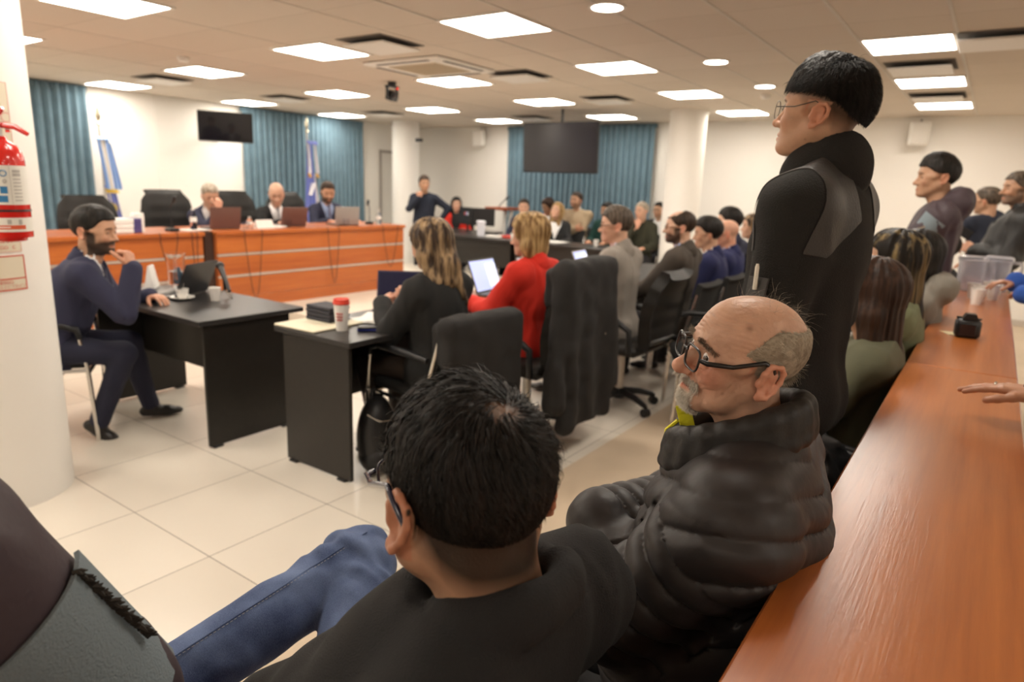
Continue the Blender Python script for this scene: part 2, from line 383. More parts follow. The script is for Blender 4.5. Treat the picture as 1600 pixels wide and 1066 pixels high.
# ---- curtains
M_curt = mat('teal_curtain', (.12, .20, .255), .8, bump=.25, bscale=350, var=.12, vscale=6, sheen=.2)
def curtain(x0, y0, x1, y1, z0, z1, seed, lab):
    rnd = np.random.default_rng(seed); L = math.hypot(x1-x0, y1-y0); d = np.array([x1-x0, y1-y0])/L; nrm = np.array([-d[1], d[0]])
    nf = int(L/.105); ph = rnd.uniform(0, 6.28, 4)
    t = empty('curtain', (x0, y0, 0), 0, lab, 'curtain')
    nu = nf*10
    def fn(u, v, amp=.035):
        s = u*L; z = z0+(z1-z0)*v
        a = 2*math.pi*nf*u+.9*math.sin(3.1*u*L+ph[0])+.5*math.sin(9*u*L+ph[1])*(1-v)
        o = amp*(math.sin(a)+.25*math.sin(2*a+ph[2]))*(1.05-.45*v)+.012*math.sin(2.3*s+ph[3]+2*v)
        q = d*s+nrm*o+d*.012*math.sin(a*1.0+1.3)*(1-v)
        return (q[0], q[1], z)
    G().sheet(fn, nu, 10, .004).build('cloth', M_curt, t, 80)
    # gathered header band
    G().sheet(lambda u, v: (d[0]*u*L+nrm[0]*.018*math.sin(4*math.pi*nf*u), d[1]*u*L+nrm[1]*.018*math.sin(4*math.pi*nf*u), z1-.07+.07*v), nu, 2, .05).build('header', M_curt, t, 80)
    return t
curtain(XL+.09, 3.2, XL+.09, 4.42, .35, 2.585, 1, 'tall blue curtain between the near column and the light blue and white flag')
curtain(XL+.09, 6.72, XL+.09, 9.25, .35, 2.585, 2, 'wide blue curtain behind the men at the wooden bench')
curtain(-7.65, YB-.09, -4.72, YB-.09, .35, 2.585, 3, 'wide blue curtain behind the big hanging television')
# ---- doors
def door(name, lo, hi, axis, face):
    M_dr = mat('door_paint', (.66, .64, .60), .5); M_df = mat('door_frame_metal', (.33, .30, .27), .45)
    (a0, a1, z1) = lo, hi, 2.06
    g = G()
    def bx(u0, u1, z0, z1_, d0, d1, G_):
        if axis == 'Y': G_.box((face+d0, u0, z0), (face+d1, u1, z1_), .003)
        else: G_.box((u0, face-d1, z0), (u1, face-d0, z1_), .003)
    bx(a0-.05, a0, 0, z1+.05, .001, .03, g); bx(a1, a1+.05, 0, z1+.05, .001, .03, g); bx(a0, a1, z1, z1+.05, .001, .03, g)
    p = G(); bx(a0, a1, .01, z1, .001, .018, p); o = p.build(name, M_dr); o['kind'] = 'structure'
    g.build('door_frame', M_df, o)
    h = G()
    if axis == 'Y': h.tube([(face+.02, a1-.07, 1.02), (face+.06, a1-.07, 1.02), (face+.06, a1-.17, 1.02)], .009)
    else: h.tube([(a0+.07, face-.02, 1.02), (a0+.07, face-.06, 1.02), (a0+.17, face-.06, 1.02)], .009)
    h.build('door_handle', M_steel, o)
door('door_1', 9.78, 10.6, 'Y', XL)
door('door_2', -2.62, -1.72, 'X', YB)
# wall joints / conduit
struct('trim_%d' % k, G().box((XL, 5.35, 0), (XL+.008, 5.40, HC), .002), M_wall); k += 1
struct('trim_%d' % k, G().box((XL, 9.28, 0), (XL+.02, 9.33, HC), .002), M_wall); k += 1
# ================================================================ LARGE FURNITURE
# ---- judges' platform and wooden bench
struct('floor_platform', G().box((XL, -2, 0), (-6.0, 4.22, .2), .006).box((XL, 4.22, 0), (-4.95, 8.2, .2), .006), mat('platform_tiles', (.70, .63, .53), .4, var=.04))
M_alu = mat('aluminium_strip', (.62, .56, .50), .35, .6)
def bench(y0, y1, lab):
    t = empty('judges_bench', (-6.15, (y0+y1)/2, .2), 0, lab, 'bench desk', 'wooden judges\' bench units')
    h = (y1-y0)/2
    G().box((-.74, -h, .745), (.03, h, .785), .006).build('bench_top', M_bench, t)
    for z0, z1 in ((.56, .742), (.345, .535), (.12, .32)):
        G().box((-.02, -h+.01, z0), (0, h-.01, z1), .003).build('front_panel', M_bench, t)
    for z in (.548, .333): G().box((-.015, -h+.012, z-.011), (.005, h-.012, z+.011), .002).build('metal_strip', M_alu, t)
    G().box((-.012, -h+.01, 0), (.008, h-.01, .118), .003).build('plinth', M_bench, t)
    for s in (-1, 1): G().box((-.70, s*(h-.012)-.012, 0), (-.021, s*(h-.012)+.012, .744), .003).build('end_panel', M_benchX, t)
    return t
bench(3.76, 6.36, 'long wooden judges\' bench unit with pale strips, in front of the three seated men')
bench(1.2, 3.64, 'wooden judges\' bench unit behind the man in the navy suit, left of the dark gap')
tag(G().box((-6.21, 3.655, .2), (-6.17, 3.745, .98), .003).build('bench_post', mat('dark_post', (.035, .012, .006), .4)), 'dark upright post in the gap between the two wooden bench units', 'post')
# ---- black desks
def desk(x0, y0, x1, y1, ends, lab, cat='desk', top=M_desktop, side=M_desk, mod=None, z=.75, grp=None):
    cx, cy = (x0+x1)/2, (y0+y1)/2; t = empty('office_desk', (cx, cy, 0), 0, lab, cat, grp)
    hx, hy = (x1-x0)/2, (y1-y0)/2
    G().box((-hx, -hy, z-.028), (hx, hy, z), .003).build('desk_top', top, t)
    e = .022
    if ends == 'X':
        for s, ins in ((-1, .06), (1, .06)):
            a = s*(hx-ins)
            G().box((a-e/2, -hy+.05, .012), (a+e/2, hy-.07, z-.029), .002).build('end_panel', side, t)
            for yy in (-hy+.1, hy-.12): G().box((a-.02, yy-.03, 0), (a+.02, yy+.03, .012), .003).build('foot', M_black, t)
        my = mod if mod is not None else 0
        G().box((-hx+.072, my-.009, .33), (hx-.072, my+.009, z-.03), .002).build('modesty_panel', side, t)
    else:
        for s in (-1, 1):
            a = s*(hy-.03)
            G().box((-hx+.05, a-e/2, .012), (hx-.03, a+e/2, z-.029), .002).build('end_panel', side, t)
            for xx in (-hx+.1, hx-.1): G().box((xx-.03, a-.02, 0), (xx+.03, a+.02, .012), .003).build('foot', M_black, t)
        mx = mod if mod is not None else 0
        G().box((mx-.009, -hy+.042, .33), (mx+.009, hy-.042, z-.03), .002).build('modesty_panel', side, t)
    return t
desk(-4.72, 1.94, -3.38, 2.62, 'X', 'black desk with the coffee cup and glass jug where the man in navy sits')
desk(-3.04, 2.16, -2.45, 3.62, 'Y', 'black desk nearest the camera with the red-lidded cup and playing-card dark stack', mod=-.1)
M_rw = mat('red_wood_laminate', (.32, .07, .02), .3, var=.2, vscale=3, stretch=(1, .1, 1), coat=.3)
desk(-3.10, 3.66, -2.45, 5.2, 'Y', 'red-brown table in front of the woman in red', 'table', M_rw, M_rw)
desk(-3.05, 5.24, -2.42, 6.9, 'Y', 'dark table in front of the row of men at right')
desk(-7.1, 8.05, -5.66, 8.65, 'X', 'black far desk with the water jug, left of the seam', mod=-.22)
desk(-5.64, 8.0, -4.15, 8.62, 'X', 'black far desk with a paper sheet, in front of the blonde woman', mod=-.22)
desk(-8.1, 8.7, -6.75, 9.35, 'X', 'clerk\'s desk at the back with two monitors', mod=-.2)
# ---- long wooden counter along the right
def counter(y0, y1, lab):
    t = empty('counter', (-.02, (y0+y1)/2, 0), 0, lab, 'counter', 'wooden counter sections'); h = (y1-y0)/2
    G().box((-.165, -h, .915), (.165, h, .95), .004).build('counter_top', M_redwood, t)
    G().box((-.10, -h+.01, .0), (-.07, h-.01, .914), .003).build('front_panel', M_redwood, t)
    G().box((-.069, -h+.01, .45), (.12, h-.01, .475), .003).build('shelf', M_redwood, t)
    for s in (-1, 1): G().box((-.069, s*(h-.03)-.012, 0), (.13, s*(h-.03)+.012, .914), .003).build('end_panel', M_redwood, t)
counter(-2.2, 2.775, 'near section of the wooden counter, from the lower right corner to the seam')
counter(2.779, 6.05, 'far section of the wooden counter carrying the camera, cups and water jugs')
# ---- chairs (local: the sitter faces +X, origin on the floor under the seat)
def office_chair(x, y, rz, lab, high=0, z=0, grp=None, arms=True, back_h=None, wide=.5):
    t = empty('office_chair', (x, y, z), rz, lab, 'chair', grp)
    G().box((-.24, -wide/2, .43), (.26, wide/2, .51), .035).build('seat', M_leather, t, 60)
    bh = back_h or (1.22 if high else 1.02)
    def bk(u, v):
        zz = .50+(bh-.50)*v; w2 = wide/2*(.86+.18*math.sin(math.pi*min(1, v*1.05))-.22*max(0, v-.82)/.18)
        return (-.27-.10*v+.03*math.sin(3*v)+.035*(2*u-1)**2, (2*u-1)*w2, zz)
    def bk2(u, v):
        a = bk(u, v); e_ = (1-(2*u-1)**6)*(1-abs(2*v-1)**8); return (a[0]+.035*e_+.004*math.sin(v*28)*e_, a[1], a[2])
    g = G(); g.sheet(bk2, 14, 22, .075); b = g.build('backrest', M_leather, t, 60)
    if arms:
        for s in (-1, 1):
            G().tube([(-.2, s*(wide/2+.03), .46), (-.2, s*(wide/2+.045), .62), (-.1, s*(wide/2+.045), .68), (.12, s*(wide/2+.045), .68), (.17, s*(wide/2+.04), .62), (.13, s*(wide/2+.02), .46)], [.018, .02, .024, .024, .02, .018], 8).build('armrest', M_black, t, 60)
    G().cyl((0, 0, .12), (0, 0, .44), .03, .028).build('gas_post', M_steel, t)
    g = G().lathe([(.045, .07), (.05, .1), (.035, .14)])
    g.build('hub', M_black, t)
    for k_ in range(5):
        a = 2*math.pi*k_/5+.3; c, s = math.cos(a), math.sin(a)
        l = G().tube([(c*.03, s*.03, .115), (c*.16, s*.16, .105), (c*.27, s*.27, .075)], [.028, .024, .018], 8, flat=1).build('base_leg', M_black, t, 60)
        G().cyl((c*.28-s*.022, s*.28+c*.022, .03), (c*.28+s*.022, s*.28-c*.022, .03), .03, .03).tube([(c*.28, s*.28, .035), (c*.28, s*.28, .08)], .012).build('caster', M_black, l)
    return t
def visitor_chair(x, y, rz, lab, grp=None, z=0):
    t = empty('visitor_chair', (x, y, z), rz, lab, 'chair', grp)
    G().box((-.22, -.23, .42), (.24, .23, .48), .025).build('seat', M_fabric, t, 60)
    def bk2(u, v):
        return (-.26-.07*v+.03*(2*u-1)**2+.02*(1-(2*u-1)**6)*(1-abs(2*v-1)**8), (2*u-1)*(.23-.03*max(0, v-.8)), .56+.32*v)
    G().sheet(bk2, 10, 12, .045).build('backrest', M_fabric, t, 60)
    for s in (-1, 1):
        G().tube([(-.24, s*.27, .0), (-.235, s*.265, .44), (-.27, s*.24, .62), (-.31, s*.22, .8)], .0125, 8).build('back_leg', M_chrome, t, 60)
        G().tube([(.24, s*.27, .0), (.22, s*.27, .44), (.19, s*.27, .64)], .0125, 8).build('front_leg', M_chrome, t, 60)
        G().tube([(.20, s*.27, .60), (.185, s*.27, .655), (.12, s*.27, .68), (-.12, s*.27, .675), (-.25, s*.255, .66)], [.014, .018, .021, .021, .016], 8).build('armrest', M_black, t, 60)
        G().tube([(-.235, s*.265, .42), (.22, s*.27, .42)], .011, 8).build('side_rail', M_chrome, t, 60)
    G().tube([(.22, -.27, .40), (.22, .27, .40)], .011, 8).build('cross_rail', M_chrome, t, 60)
    return t

visitor_chair(-4.38, 1.60, 1.02, 'chrome-legged visitor chair under the man in the navy suit')
office_chair(-2.22, 3.38, PI, 'black office chair under a long black coat, behind the woman in red', 0)
visitor_chair(-2.40, 2.70, PI-.12, 'visitor chair with chrome legs under the woman in the black blazer')
office_chair(-2.02, 4.28, PI-.05, 'black leather office chair of the man in the light grey suit')
visitor_chair(-1.98, 4.95, PI, 'visitor chair of the man in the brown jacket')
visitor_chair(-1.46, 4.45, PI+.5, 'empty visitor chair behind the man in the brown jacket, nearer of two')
visitor_chair(-1.42, 5.1, PI+.5, 'empty visitor chair beside the beige coat, farther of two')
visitor_chair(-1.98, 5.55, PI, 'chair under the dark-haired man in navy, in the row at the right tables')
visitor_chair(-1.95, 6.1, PI, 'chair under the bald man in the blue suit')
office_chair(-1.62, 6.05, PI, 'office chair under a beige coat draped over its back')
for i, (y, hi, lab) in enumerate([(3.3, 0, 'empty black leather judge\'s chair left of the microphone'), (4.15, 1, 'high-backed black chair of the grey-haired man at the bench'), (5.0, 1, 'high-backed black chair of the bald man at the bench'), (5.78, 1, 'high-backed black chair of the bearded man at the bench')]):
    office_chair(-7.52, y, -.15, lab, 1, .2, 'judges\' chairs', back_h=1.06 if i == 0 else 1.13, wide=.56)
office_chair(-8.0, 9.62, -1.2, 'black office chair of the woman in the red cardigan at the back')
for x, lab in ((-6.08, 'chair of the dark-suited man at the far desk'), (-5.45, 'seat of the blonde woman at the far desk')):
    visitor_chair(x, 9.1, -PI/2, 'black '+lab)
for x, lab in ((-6.1, 'dark-haired girl in red'), (-5.5, 'man in the beige sweater'), (-4.95, 'person in dark green'), (-4.2, 'man with his chin on a hand'), (-4.25, 'man in the black vest')):
    visitor_chair(x, 9.85 if x < -4.5 else (9.45 if x > -4.22 else 10.12), -PI/2, 'black chair near the back curtain under the '+lab)
# row of chairs in front of the counter
for y, lab in ((.0, 'officer at the lower left corner'), (.56, 'man in the black sweater and jeans'), (1.16, 'old man in the black puffer jacket'), (2.76, 'dark-haired person behind the standing man'), (3.32, 'woman with long streaked hair'), (3.88, 'person in the grey hoodie')):
    visitor_chair(-.50 if y > .1 else -.86, y, PI, 'black visitor chair under the '+lab)

# ---- televisions
M_scr = mat('tv_screen', (.006, .006, .012), .12, coat=.5)
def tv(name, loc, rz, w, h, lab, tilt=0):
    t = empty(name, loc, rz, lab, 'television')
    R = rotm(0, tilt, 0)
    G().box((-.045, -w/2, -h/2), (.0, w/2, h/2), .008, R=R, piv=(0, 0, 0)).build('casing', M_black, t)
    G().box((-.002, -w/2+.012, -h/2+.018), (.004, w/2-.012, h/2-.012), .001, R=R, piv=(0, 0, 0)).build('screen', M_scr, t)
    return t
t = tv('wall_television', (-9.25, 5.92, 2.19), -.48, .74, .42, 'small wall television on a black arm near the left blue curtain', .06)
G().box((-.87, -.13, -.13), (-.84, .0, .15), .005).tube([(-.84, -.06, 0), (-.5, -.16, 0), (-.06, -.02, 0)], .02).box((-.09, -.1, -.1), (-.045, .1, .1), .005).build('wall_arm', M_black, t)
t = tv('ceiling_television', (-5.24, 8.55, 2.07), -PI/2, 1.24, .70, 'big television hanging from the ceiling in front of a blue curtain', .05)
G().cyl((-.05, 0, .1), (-.05, 0, HC-2.07), .02).box((-.09, -.2, -.2), (-.04, .2, .2), .01).build('ceiling_pole', M_black, t)
# ---- wall loudspeakers
def speaker(x, lab):
    t = empty('loudspeaker', (x, YB-.12, 2.38), 0, lab, 'loudspeaker', 'white wall loudspeakers')
    G().box((-.115, -.14, -.15), (.115, .02, .15), .02, R=rotm(.12, 0, .25)).build('cabinet', M_white, t)
    G().box((-.09, -.146, -.125), (.09, -.138, .125), .004, R=rotm(.12, 0, .25), piv=(0, -.06, 0)).build('grille', mat('speaker_grille', (.70, .67, .62), .7, bump=.6, bscale=400), t)
    G().tube([(0, .12, .1), (0, .02, .17), (0, 0, .13)], .012).build('bracket', M_black, t)
speaker(-8.28, 'white loudspeaker on the wall between the far column and the big television')
speaker(-1.0, 'white loudspeaker on the right part of the back wall')
# ---- lectern
t = empty('lectern', (-7.05, 9.75, 0), 0, 'small lectern with a red-brown top and microphone by the left edge of the back curtain', 'lectern')
G().box((-.26, -.2, 1.10), (.2, .2, 1.15), .006).build('lectern_top', M_rw, t)
G().box((-.05, -.015, .05), (.02, .015, 1.1), .004, R=rotm(0, .12, 0)).box((.08, -.015, .05), (.14, .015, 1.1), .004, R=rotm(0, .12, 0)).build('lectern_legs', M_white, t)
G().box((-.2, -.2, 0), (.22, .2, .05), .008).build('lectern_base', M_white, t)
G().tube([(-.1, 0, 1.15), (-.06, 0, 1.2), (.06, 0, 1.3)], .009).tube([(.05, 0, 1.29), (.1, 0, 1.33)], .02).build('microphone', M_black, t)

# ---- flags
def flag(x, y, z0, ztop, lab, cols, seed, kind):
    t = empty('flag', (x, y, z0), 0, lab, 'flag')
    G().cyl((0, 0, 0), (0, 0, ztop-z0-.28), .014).lathe([(.15, 0), (.15, .02), (.03, .05), (.02, .1)], n=24).build('flagpole', M_steel, t)
    G().lathe([(.012, 0), (.03, .03), (.012, .06), (.035, .12), (.001, .27)], (0, 0, ztop-z0-.28), 12).build('spear_tip', mat('gold_silver', (.72, .66, .5), .25, 1), t)
    H_ = ztop-z0-.42
    def strip(y0a, y1a, y0b, y1b, za, zb, col, name, off=0.0, nf=3, mm=None):
        def fn(u, v):
            yy0 = y0a+(y0b-y0a)*v; yy1 = y1a+(y1b-y1a)*v
            return (off+.05+.022*math.sin(nf*2*math.pi*u+seed+v*1.5)*(.4+.6*v)+.05*v, yy0+(yy1-yy0)*u, za+(zb-za)*v)
        return G().sheet(fn, 18, 14, .003).build(name, mm or mat('flag_'+name+str(seed)+str(len(_M)), col, .7, sheen=.2), t, 80)
    LB = (.30, .46, .78); WH = (.80, .77, .74); VI = (.16, .20, .55); GO = (.65, .42, .05)
    if kind == 0:
        # ribbon with three stripes and a gold fringe, then the hanging cloth
        m1, m2, m3 = mat('flag_sky', LB, .6), mat('flag_white', WH, .6), mat('flag_blue', VI, .6)
        strip(-.13, .12, -.11, .12, H_, H_-.03, LB, 'ribbon_bow', .05, 2, m1)
        a, b = H_-.02, H_-.66
        strip(-.10, -.055, -.055, -.01, a, b, LB, 'ribbon_stripe', .06, 1, m1); strip(-.055, .0, -.01, .045, a, b, WH, 'ribbon_stripe', .06, 1, m2); strip(.0, .05, .045, .10, a, b, LB, 'ribbon_stripe', .06, 1, m1)
        strip(-.06, .10, -.06, .10, b, b-.05, GO, 'gold_fringe', .065, 1, mat('flag_gold', GO, .5))
        strip(.06, .09, .11, .16, a-.05, b, LB, 'ribbon_tail', .03, 1, m1)
        c = strip(-.04, .06, -.15, .20, b+.02, .22, VI, 'flag_cloth', -.01, 3, m2)
        strip(-.03, .10, .17, .215, b+.05, .22, VI, 'cloth_blue_edge', .0, 2, m3)
        strip(-.155, -.145, -.17, -.10, .7, .22, VI, 'cloth_blue_corner', .004, 1, m3)
        g = G().lathe([(.0001, .012), (.052, .008), (.055, 0)], n=24, R=rotm(0, PI/2, 0), c=(.10, .03, .83))
        for q in range(16):
            a_ = q*PI/8; g.tube([(.10, .03+.055*math.cos(a_), .83+.055*math.sin(a_)), (.10, .03+.09*math.cos(a_), .83+.09*math.sin(a_))], [.009, .002], 5)
        g.build('golden_sun', mat('flag_sun', (.55, .42, .10), .5), t)
    else:
        m1, m2, m3 = mat('flag2_violet', (.17, .21, .60), .6), mat('flag2_white', (.70, .68, .74), .6), mat('flag2_green', (.02, .25, .16), .6)
        a, b = H_-.02, H_-.5
        strip(-.12, .10, -.10, .10, H_+.02, H_-.04, LB, 'ribbon_bow', .06, 3, m1)
        strip(-.10, -.05, -.10, -.06, a, b, WH, 'ribbon_stripe', .06, 1, m2); strip(.03, .08, .05, .10, a, b, WH, 'ribbon_stripe', .06, 1, m2)
        for q in (-.08, .075): strip(q-.025, q+.025, q-.028, q+.028, b, b-.07, GO, 'gold_fringe', .065, 1, mat('flag2_gold', (.55, .30, .05), .5))
        strip(-.05, .05, -.20, .10, a, .18, VI, 'flag_cloth', .0, 3, m1)
        strip(.05, .09, .12, .24, b-.02, .18, WH, 'cloth_white_edge', .012, 2, m2)
        strip(-.02, .09, -.10, -.03, b-.16, b-.36, WH, 'cloth_white_band', .03, 1, m2)
        G().lathe([(.07, 0), (.07, .012), (.095, .012), (.095, 0)], n=28, R=rotm(0, PI/2, 0), c=(.135, .0, .80), caps=False).build('green_wreath', m3, t)
        G().lathe([(.068, 0), (.066, .01), (.0001, .012)], n=28, R=rotm(0, PI/2, 0), c=(.135, .0, .80), caps=False).build('white_emblem', mat('flag_white2', (.8, .77, .74), .6), t)
    return t
flag(-9.75, 4.42, .2, 2.36, 'light blue and white flag with a golden sun on a pole by the left curtain', None, 1, 0)
flag(-9.6, 7.62, .2, 2.52, 'violet-blue and white flag with a green wreath, in front of the wide curtain', None, 2, 1)
# ================================================================ SMALL THINGS
def cup(x, y, z, lab, r=.034, h=.085, grp='white plastic cups', name='plastic_cup', m=None):
    g = G().lathe([(r*.72, 0), (r*.74, .002), (r*.98, h-.004), (r*1.05, h-.004), (r*1.05, h), (r*.93, h), (r*.68, .004), (.0001, .004)], (0, 0, 0), 24, caps=False)
    g.lathe([(.0001, 0), (r*.72, 0)], n=24, caps=False)
    o = g.build(name, m or M_cup); o.location = (x, y, z); return tag(o, lab, 'cup', grp)
def text(body, size, parent, loc, rot, m, name='lettering', align='CENTER'):
    c = bpy.data.curves.new(name, 'FONT'); c.body = body; c.size = size; c.align_x = align; c.extrude = .0004
    o = bpy.data.objects.new(name, c); COL.objects.link(o); dg = bpy.context.evaluated_depsgraph_get()
    me = bpy.data.meshes.new_from_object(o.evaluated_get(dg)); bpy.data.objects.remove(o); me.name = name
    o = link_mesh(name, me, m, parent, None); o.location = loc; o.rotation_euler = rot; return o
M_ink = mat('red_print', (.55, .06, .05), .6); M_blueink = mat('blue_print', (.05, .22, .5), .6); M_greyink = mat('grey_print', (.25, .24, .24), .6)
def laptop(x, y, z, rz, lab, ang=1.9, w=.33, d=.23, col=(.03, .03, .035), screen=None, base=(.12, .12, .12), metal=.3, grp=None, back=None):
    """local: user sits at -X looking to +X; hinge at +X side"""
    t = empty('laptop', (x, y, z), rz, lab, 'laptop', grp)
    mb = mat('laptop_base_%.2f_%.2f' % (base[0], metal), base, .4, metal); mc = mat('laptop_lid_%.2f%.2f%.2f' % col, col, .4, metal)
    G().box((-d/2, -w/2, 0), (d/2, w/2, .016), .004).build('keyboard_base', mb, t)
    kb = G()
    for i in range(5):
        for j in range(12): kb.box((-.02+i*.02, -w/2+.03+j*(w-.06)/12, .0155), (-.003+i*.02, -w/2+.03+(j+.85)*(w-.06)/12, .018))
    kb.build('keys', M_black, t)
    R = rotm(0, 0, 0); a = ang-PI/2
    Rl = rotm(0, a, 0)
    lid = G().box((d/2, -w/2, .012), (d/2+.008, w/2, .012+d), .003, R=Rl, piv=(d/2, 0, .012)).build('lid', mc, t)
    sm = mat('laptop_screen_off', (.012, .014, .045), .2) if screen is None else mat('laptop_screen_%.1f' % screen[3], screen[:3], .3, emit=screen)
    G().box((d/2-.0015, -w/2+.01, .028), (d/2-.0005, w/2-.01, d), 0, R=Rl, piv=(d/2, 0, .012)).build('screen', sm, lid)
    if screen is not None:
        G().box((d/2-.0025, -w/2+.02, .05), (d/2-.0016, -w/2+.15, d-.03), 0, R=Rl, piv=(d/2, 0, .012)).build('open_window', mat('screen_window', (.9, .9, .95), .4, emit=(.6, .7, .9, .75)), lid)
    return t
def bottle(x, y, z, lab, h=.2, r=.032):
    t = empty('water_bottle', (x, y, z), 0, lab, 'bottle', None)
    G().lathe([(r*.9, 0), (r, .008), (r, h*.3), (r*.93, h*.33), (r, h*.36), (r, h*.62), (r*.4, h*.85), (r*.38, h*.93), (.0001, h*.935)], n=20, caps=False).lathe([(.0001, .0), (r*.9, 0)], n=20, caps=False).build('bottle_body', M_clear, t)
    G().cyl((0, 0, h*.92), (0, 0, h), r*.46, n=16).build('cap', M_white, t)
    G().lathe([(r*1.01, h*.36), (r*1.01, h*.58)], n=20, caps=False).build('wrapper', M_paper, t)
    return t
def desk_mic(x, y, z, lab, h=.28, lean=.06, rz=0, grp='bench microphones'):
    t = empty('desk_microphone', (x, y, z), rz, lab, 'microphone', grp)
    G().box((-.06, -.045, 0), (.06, .045, .03), .01).build('base', M_black, t)
    G().tube([(0, 0, .03), (0, 0, h*.8), (lean*.5, 0, h*.92), (lean, 0, h)], .006).build('gooseneck', M_black, t)
    G().tube([(lean-.005, 0, h-.01), (lean+.02, 0, h+.03)], [.016, .017], 12).ball((lean+.022, 0, h+.034), .018).build('microphone_head', M_black, t)
    return t
BZ = .9855
desk_mic(-6.30, 3.42, BZ, 'black gooseneck microphone on the bench left of the grey-haired man')
desk_mic(-6.42, 6.02, BZ, 'black gooseneck microphone at the right end of the bench', .25, -.09, 2.2)
for (x, y, h, lab) in ((-6.36, 3.67, .2, 'clear water bottle on a white tray in front of the grey-haired man'), (-6.34, 4.27, .12, 'small clear bottle between the first laptop and the folded name card'), (-6.36, 6.12, .17, 'clear water bottle at the right end of the bench')):
    bottle(x, y, BZ+(.008 if y < 4 else 0), lab, h)
tag(G().box((-6.47, 3.55, BZ), (-6.26, 3.80, BZ+.008), .003).build('tray', M_white), 'white tray under the bottle on the bench', 'tray')
BR = (.17, .085, .07)
laptop(-6.48, 4.02, BZ, -.1, 'brown laptop seen from behind in front of the grey-haired man', 1.75, .32, .21, BR, (.4, .5, .7, .5), grp=None)
laptop(-6.52, 4.88, BZ, -.1, 'brown laptop seen from behind in front of the bald man', 1.85, .32, .21, BR, (.4, .5, .7, .5))
laptop(-6.42, 5.58, BZ, -.2, 'silver laptop seen from behind in front of the bearded man', 1.7, .32, .21, (.42, .38, .36), (.4, .5, .7, .5), metal=.6)
t = empty('name_card', (-6.36, 4.45, BZ), 0, 'white folded name card on the bench', 'name card')
G().prism([(-.04, 0), (.045, 0), (.01, .085), (.005, .085)], -.1, .1, axis=1).build('folded_card', M_paper, t)
tag(G().box((-6.5, 4.56, BZ), (-6.32, 4.72, BZ+.012), .002, R=rotm(0, 0, .4)).build('paper_pad', M_paper), 'white papers beside the name card on the bench', 'papers')
def glass_cup(x, y, z, lab, r=.034, h=.08):
    g = G().lathe([(.0001, 0), (r*.85, 0), (r, h), (r*.92, h), (r*.78, .008), (.0001, .008)], n=20, caps=False)
    o = g.build('drinking_glass', M_clear); o.location = (x, y, z); tag(o, lab, 'glass')
glass_cup(-6.36, 4.76, BZ, 'drinking glass in front of the bald man'); glass_cup(-6.32, 4.21, BZ, 'drinking glass beside the small bottle'); glass_cup(-6.26, 5.5, BZ, 'drinking glass in front of the silver laptop')
for i in range(3):
    t = empty('thick_book', (-6.36, 2.98, BZ+i*.042), .05*i, ['thick white book with a purple spine, lowest of the pile on the bench', 'white book in the middle of the pile on the bench', 'white book with a purple spine end, topmost of the pile on the bench'][i], 'book', 'books piled on the bench')
    G().box((-.1, -.14, .001), (.1, .14, .04), .003).build('page_block', M_paper, t)
    G().box((-.103, .07, 0), (.103, .143, .041), .003).build('spine_band', mat('purple_band', (.08, .06, .2), .5), t)
def jug(x, y, z, rz, lab, h=.23, r=.06, wat=.55, m=None, name='water_jug', label_=False, square=False):
    t = empty(name, (x, y, z), rz, lab, 'jug'); m = m or M_glass
    if square:
        g = G(); W = r; n = 32
        def sq(k, s):
            a = 2*PI*k/n; c, s_ = math.cos(a), math.sin(a); e = (abs(c)**6+abs(s_)**6)**(-1/6.); return np.array([c*e*s, s_*e*s*.8])
        V = []; prof = [(.92, 0), (1, h*.95), (1.05, h*.96), (1.05, h), (.95, h), (.88, .006)]
        for (q, zz) in prof:
            for k in range(n): p = sq(k, W*q); V.append([p[0], p[1], zz])
        g.add(V, [(i*n+k, i*n+(k+1) % n, (i+1)*n+(k+1) % n, (i+1)*n+k) for i in range(len(prof)-1) for k in range(n)]+[tuple(range(n))[::-1], tuple(5*n+k for k in range(n))])
        g.build('jug_body', m, t, 50)
        V = []; prof = [(1.1, h), (1.1, h+.02), (.9, h+.03)]
        for (q, zz) in prof:
            for k in range(n): p = sq(k, W*q); V.append([p[0], p[1], zz])
        G().add(V, [(i*n+k, i*n+(k+1) % n, (i+1)*n+(k+1) % n, (i+1)*n+k) for i in range(2) for k in range(n)]+[tuple(range(n))[::-1], tuple(2*n+k for k in range(n))]).build('lid', m, t, 50)
        G().tube([(W, 0, h*.95), (W+.05, 0, h*.97), (W+.055, 0, h*.8), (W+.05, 0, h*.2), (W*.97, 0, h*.12)], .011, 8).build('handle', m, t, 60)
        return t
    g = G().lathe([(.0001, 0), (r*.82, 0), (r*.85, .01), (r*.86, h*.6), (r, h*.92), (r*1.08, h), (r*1.04, h), (r*.95, h*.92), (r*.8, h*.6), (r*.78, .012), (.0001, .012)], n=32, caps=False)
    g.build('jug_body', m, t)
    G().lathe([(.0001, .013), (r*.775, .013), (r*.79, h*wat), (.0001, h*wat)], n=28, caps=False).build('water', M_water, t)
    G().tube([(-r*.95, 0, h*.9), (-r*1.5, 0, h*.92), (-r*1.75, 0, h*.75), (-r*1.5, 0, h*.4), (-r*.84, 0, h*.25)], [.008, .009, .009, .008, .007], 8).build('handle', m, t, 60)
    if label_: G().sheet(lambda u, v: (r*.875*math.cos(-.5+u*.8), r*.875*math.sin(-.5+u*.8), h*.1+v*h*.48), 8, 2, .001).build('sticker', mat('blue_sticker', (.25, .42, .55), .5), t)
    return t
t = empty('paper_roll_holder', (-6.36, 3.14, BZ), 0, 'tall white container beside the books on the bench', 'container')
G().lathe([(.05, 0), (.055, .13), (.05, .17), (.001, .175)], n=20).build('container_body', M_paper, t)
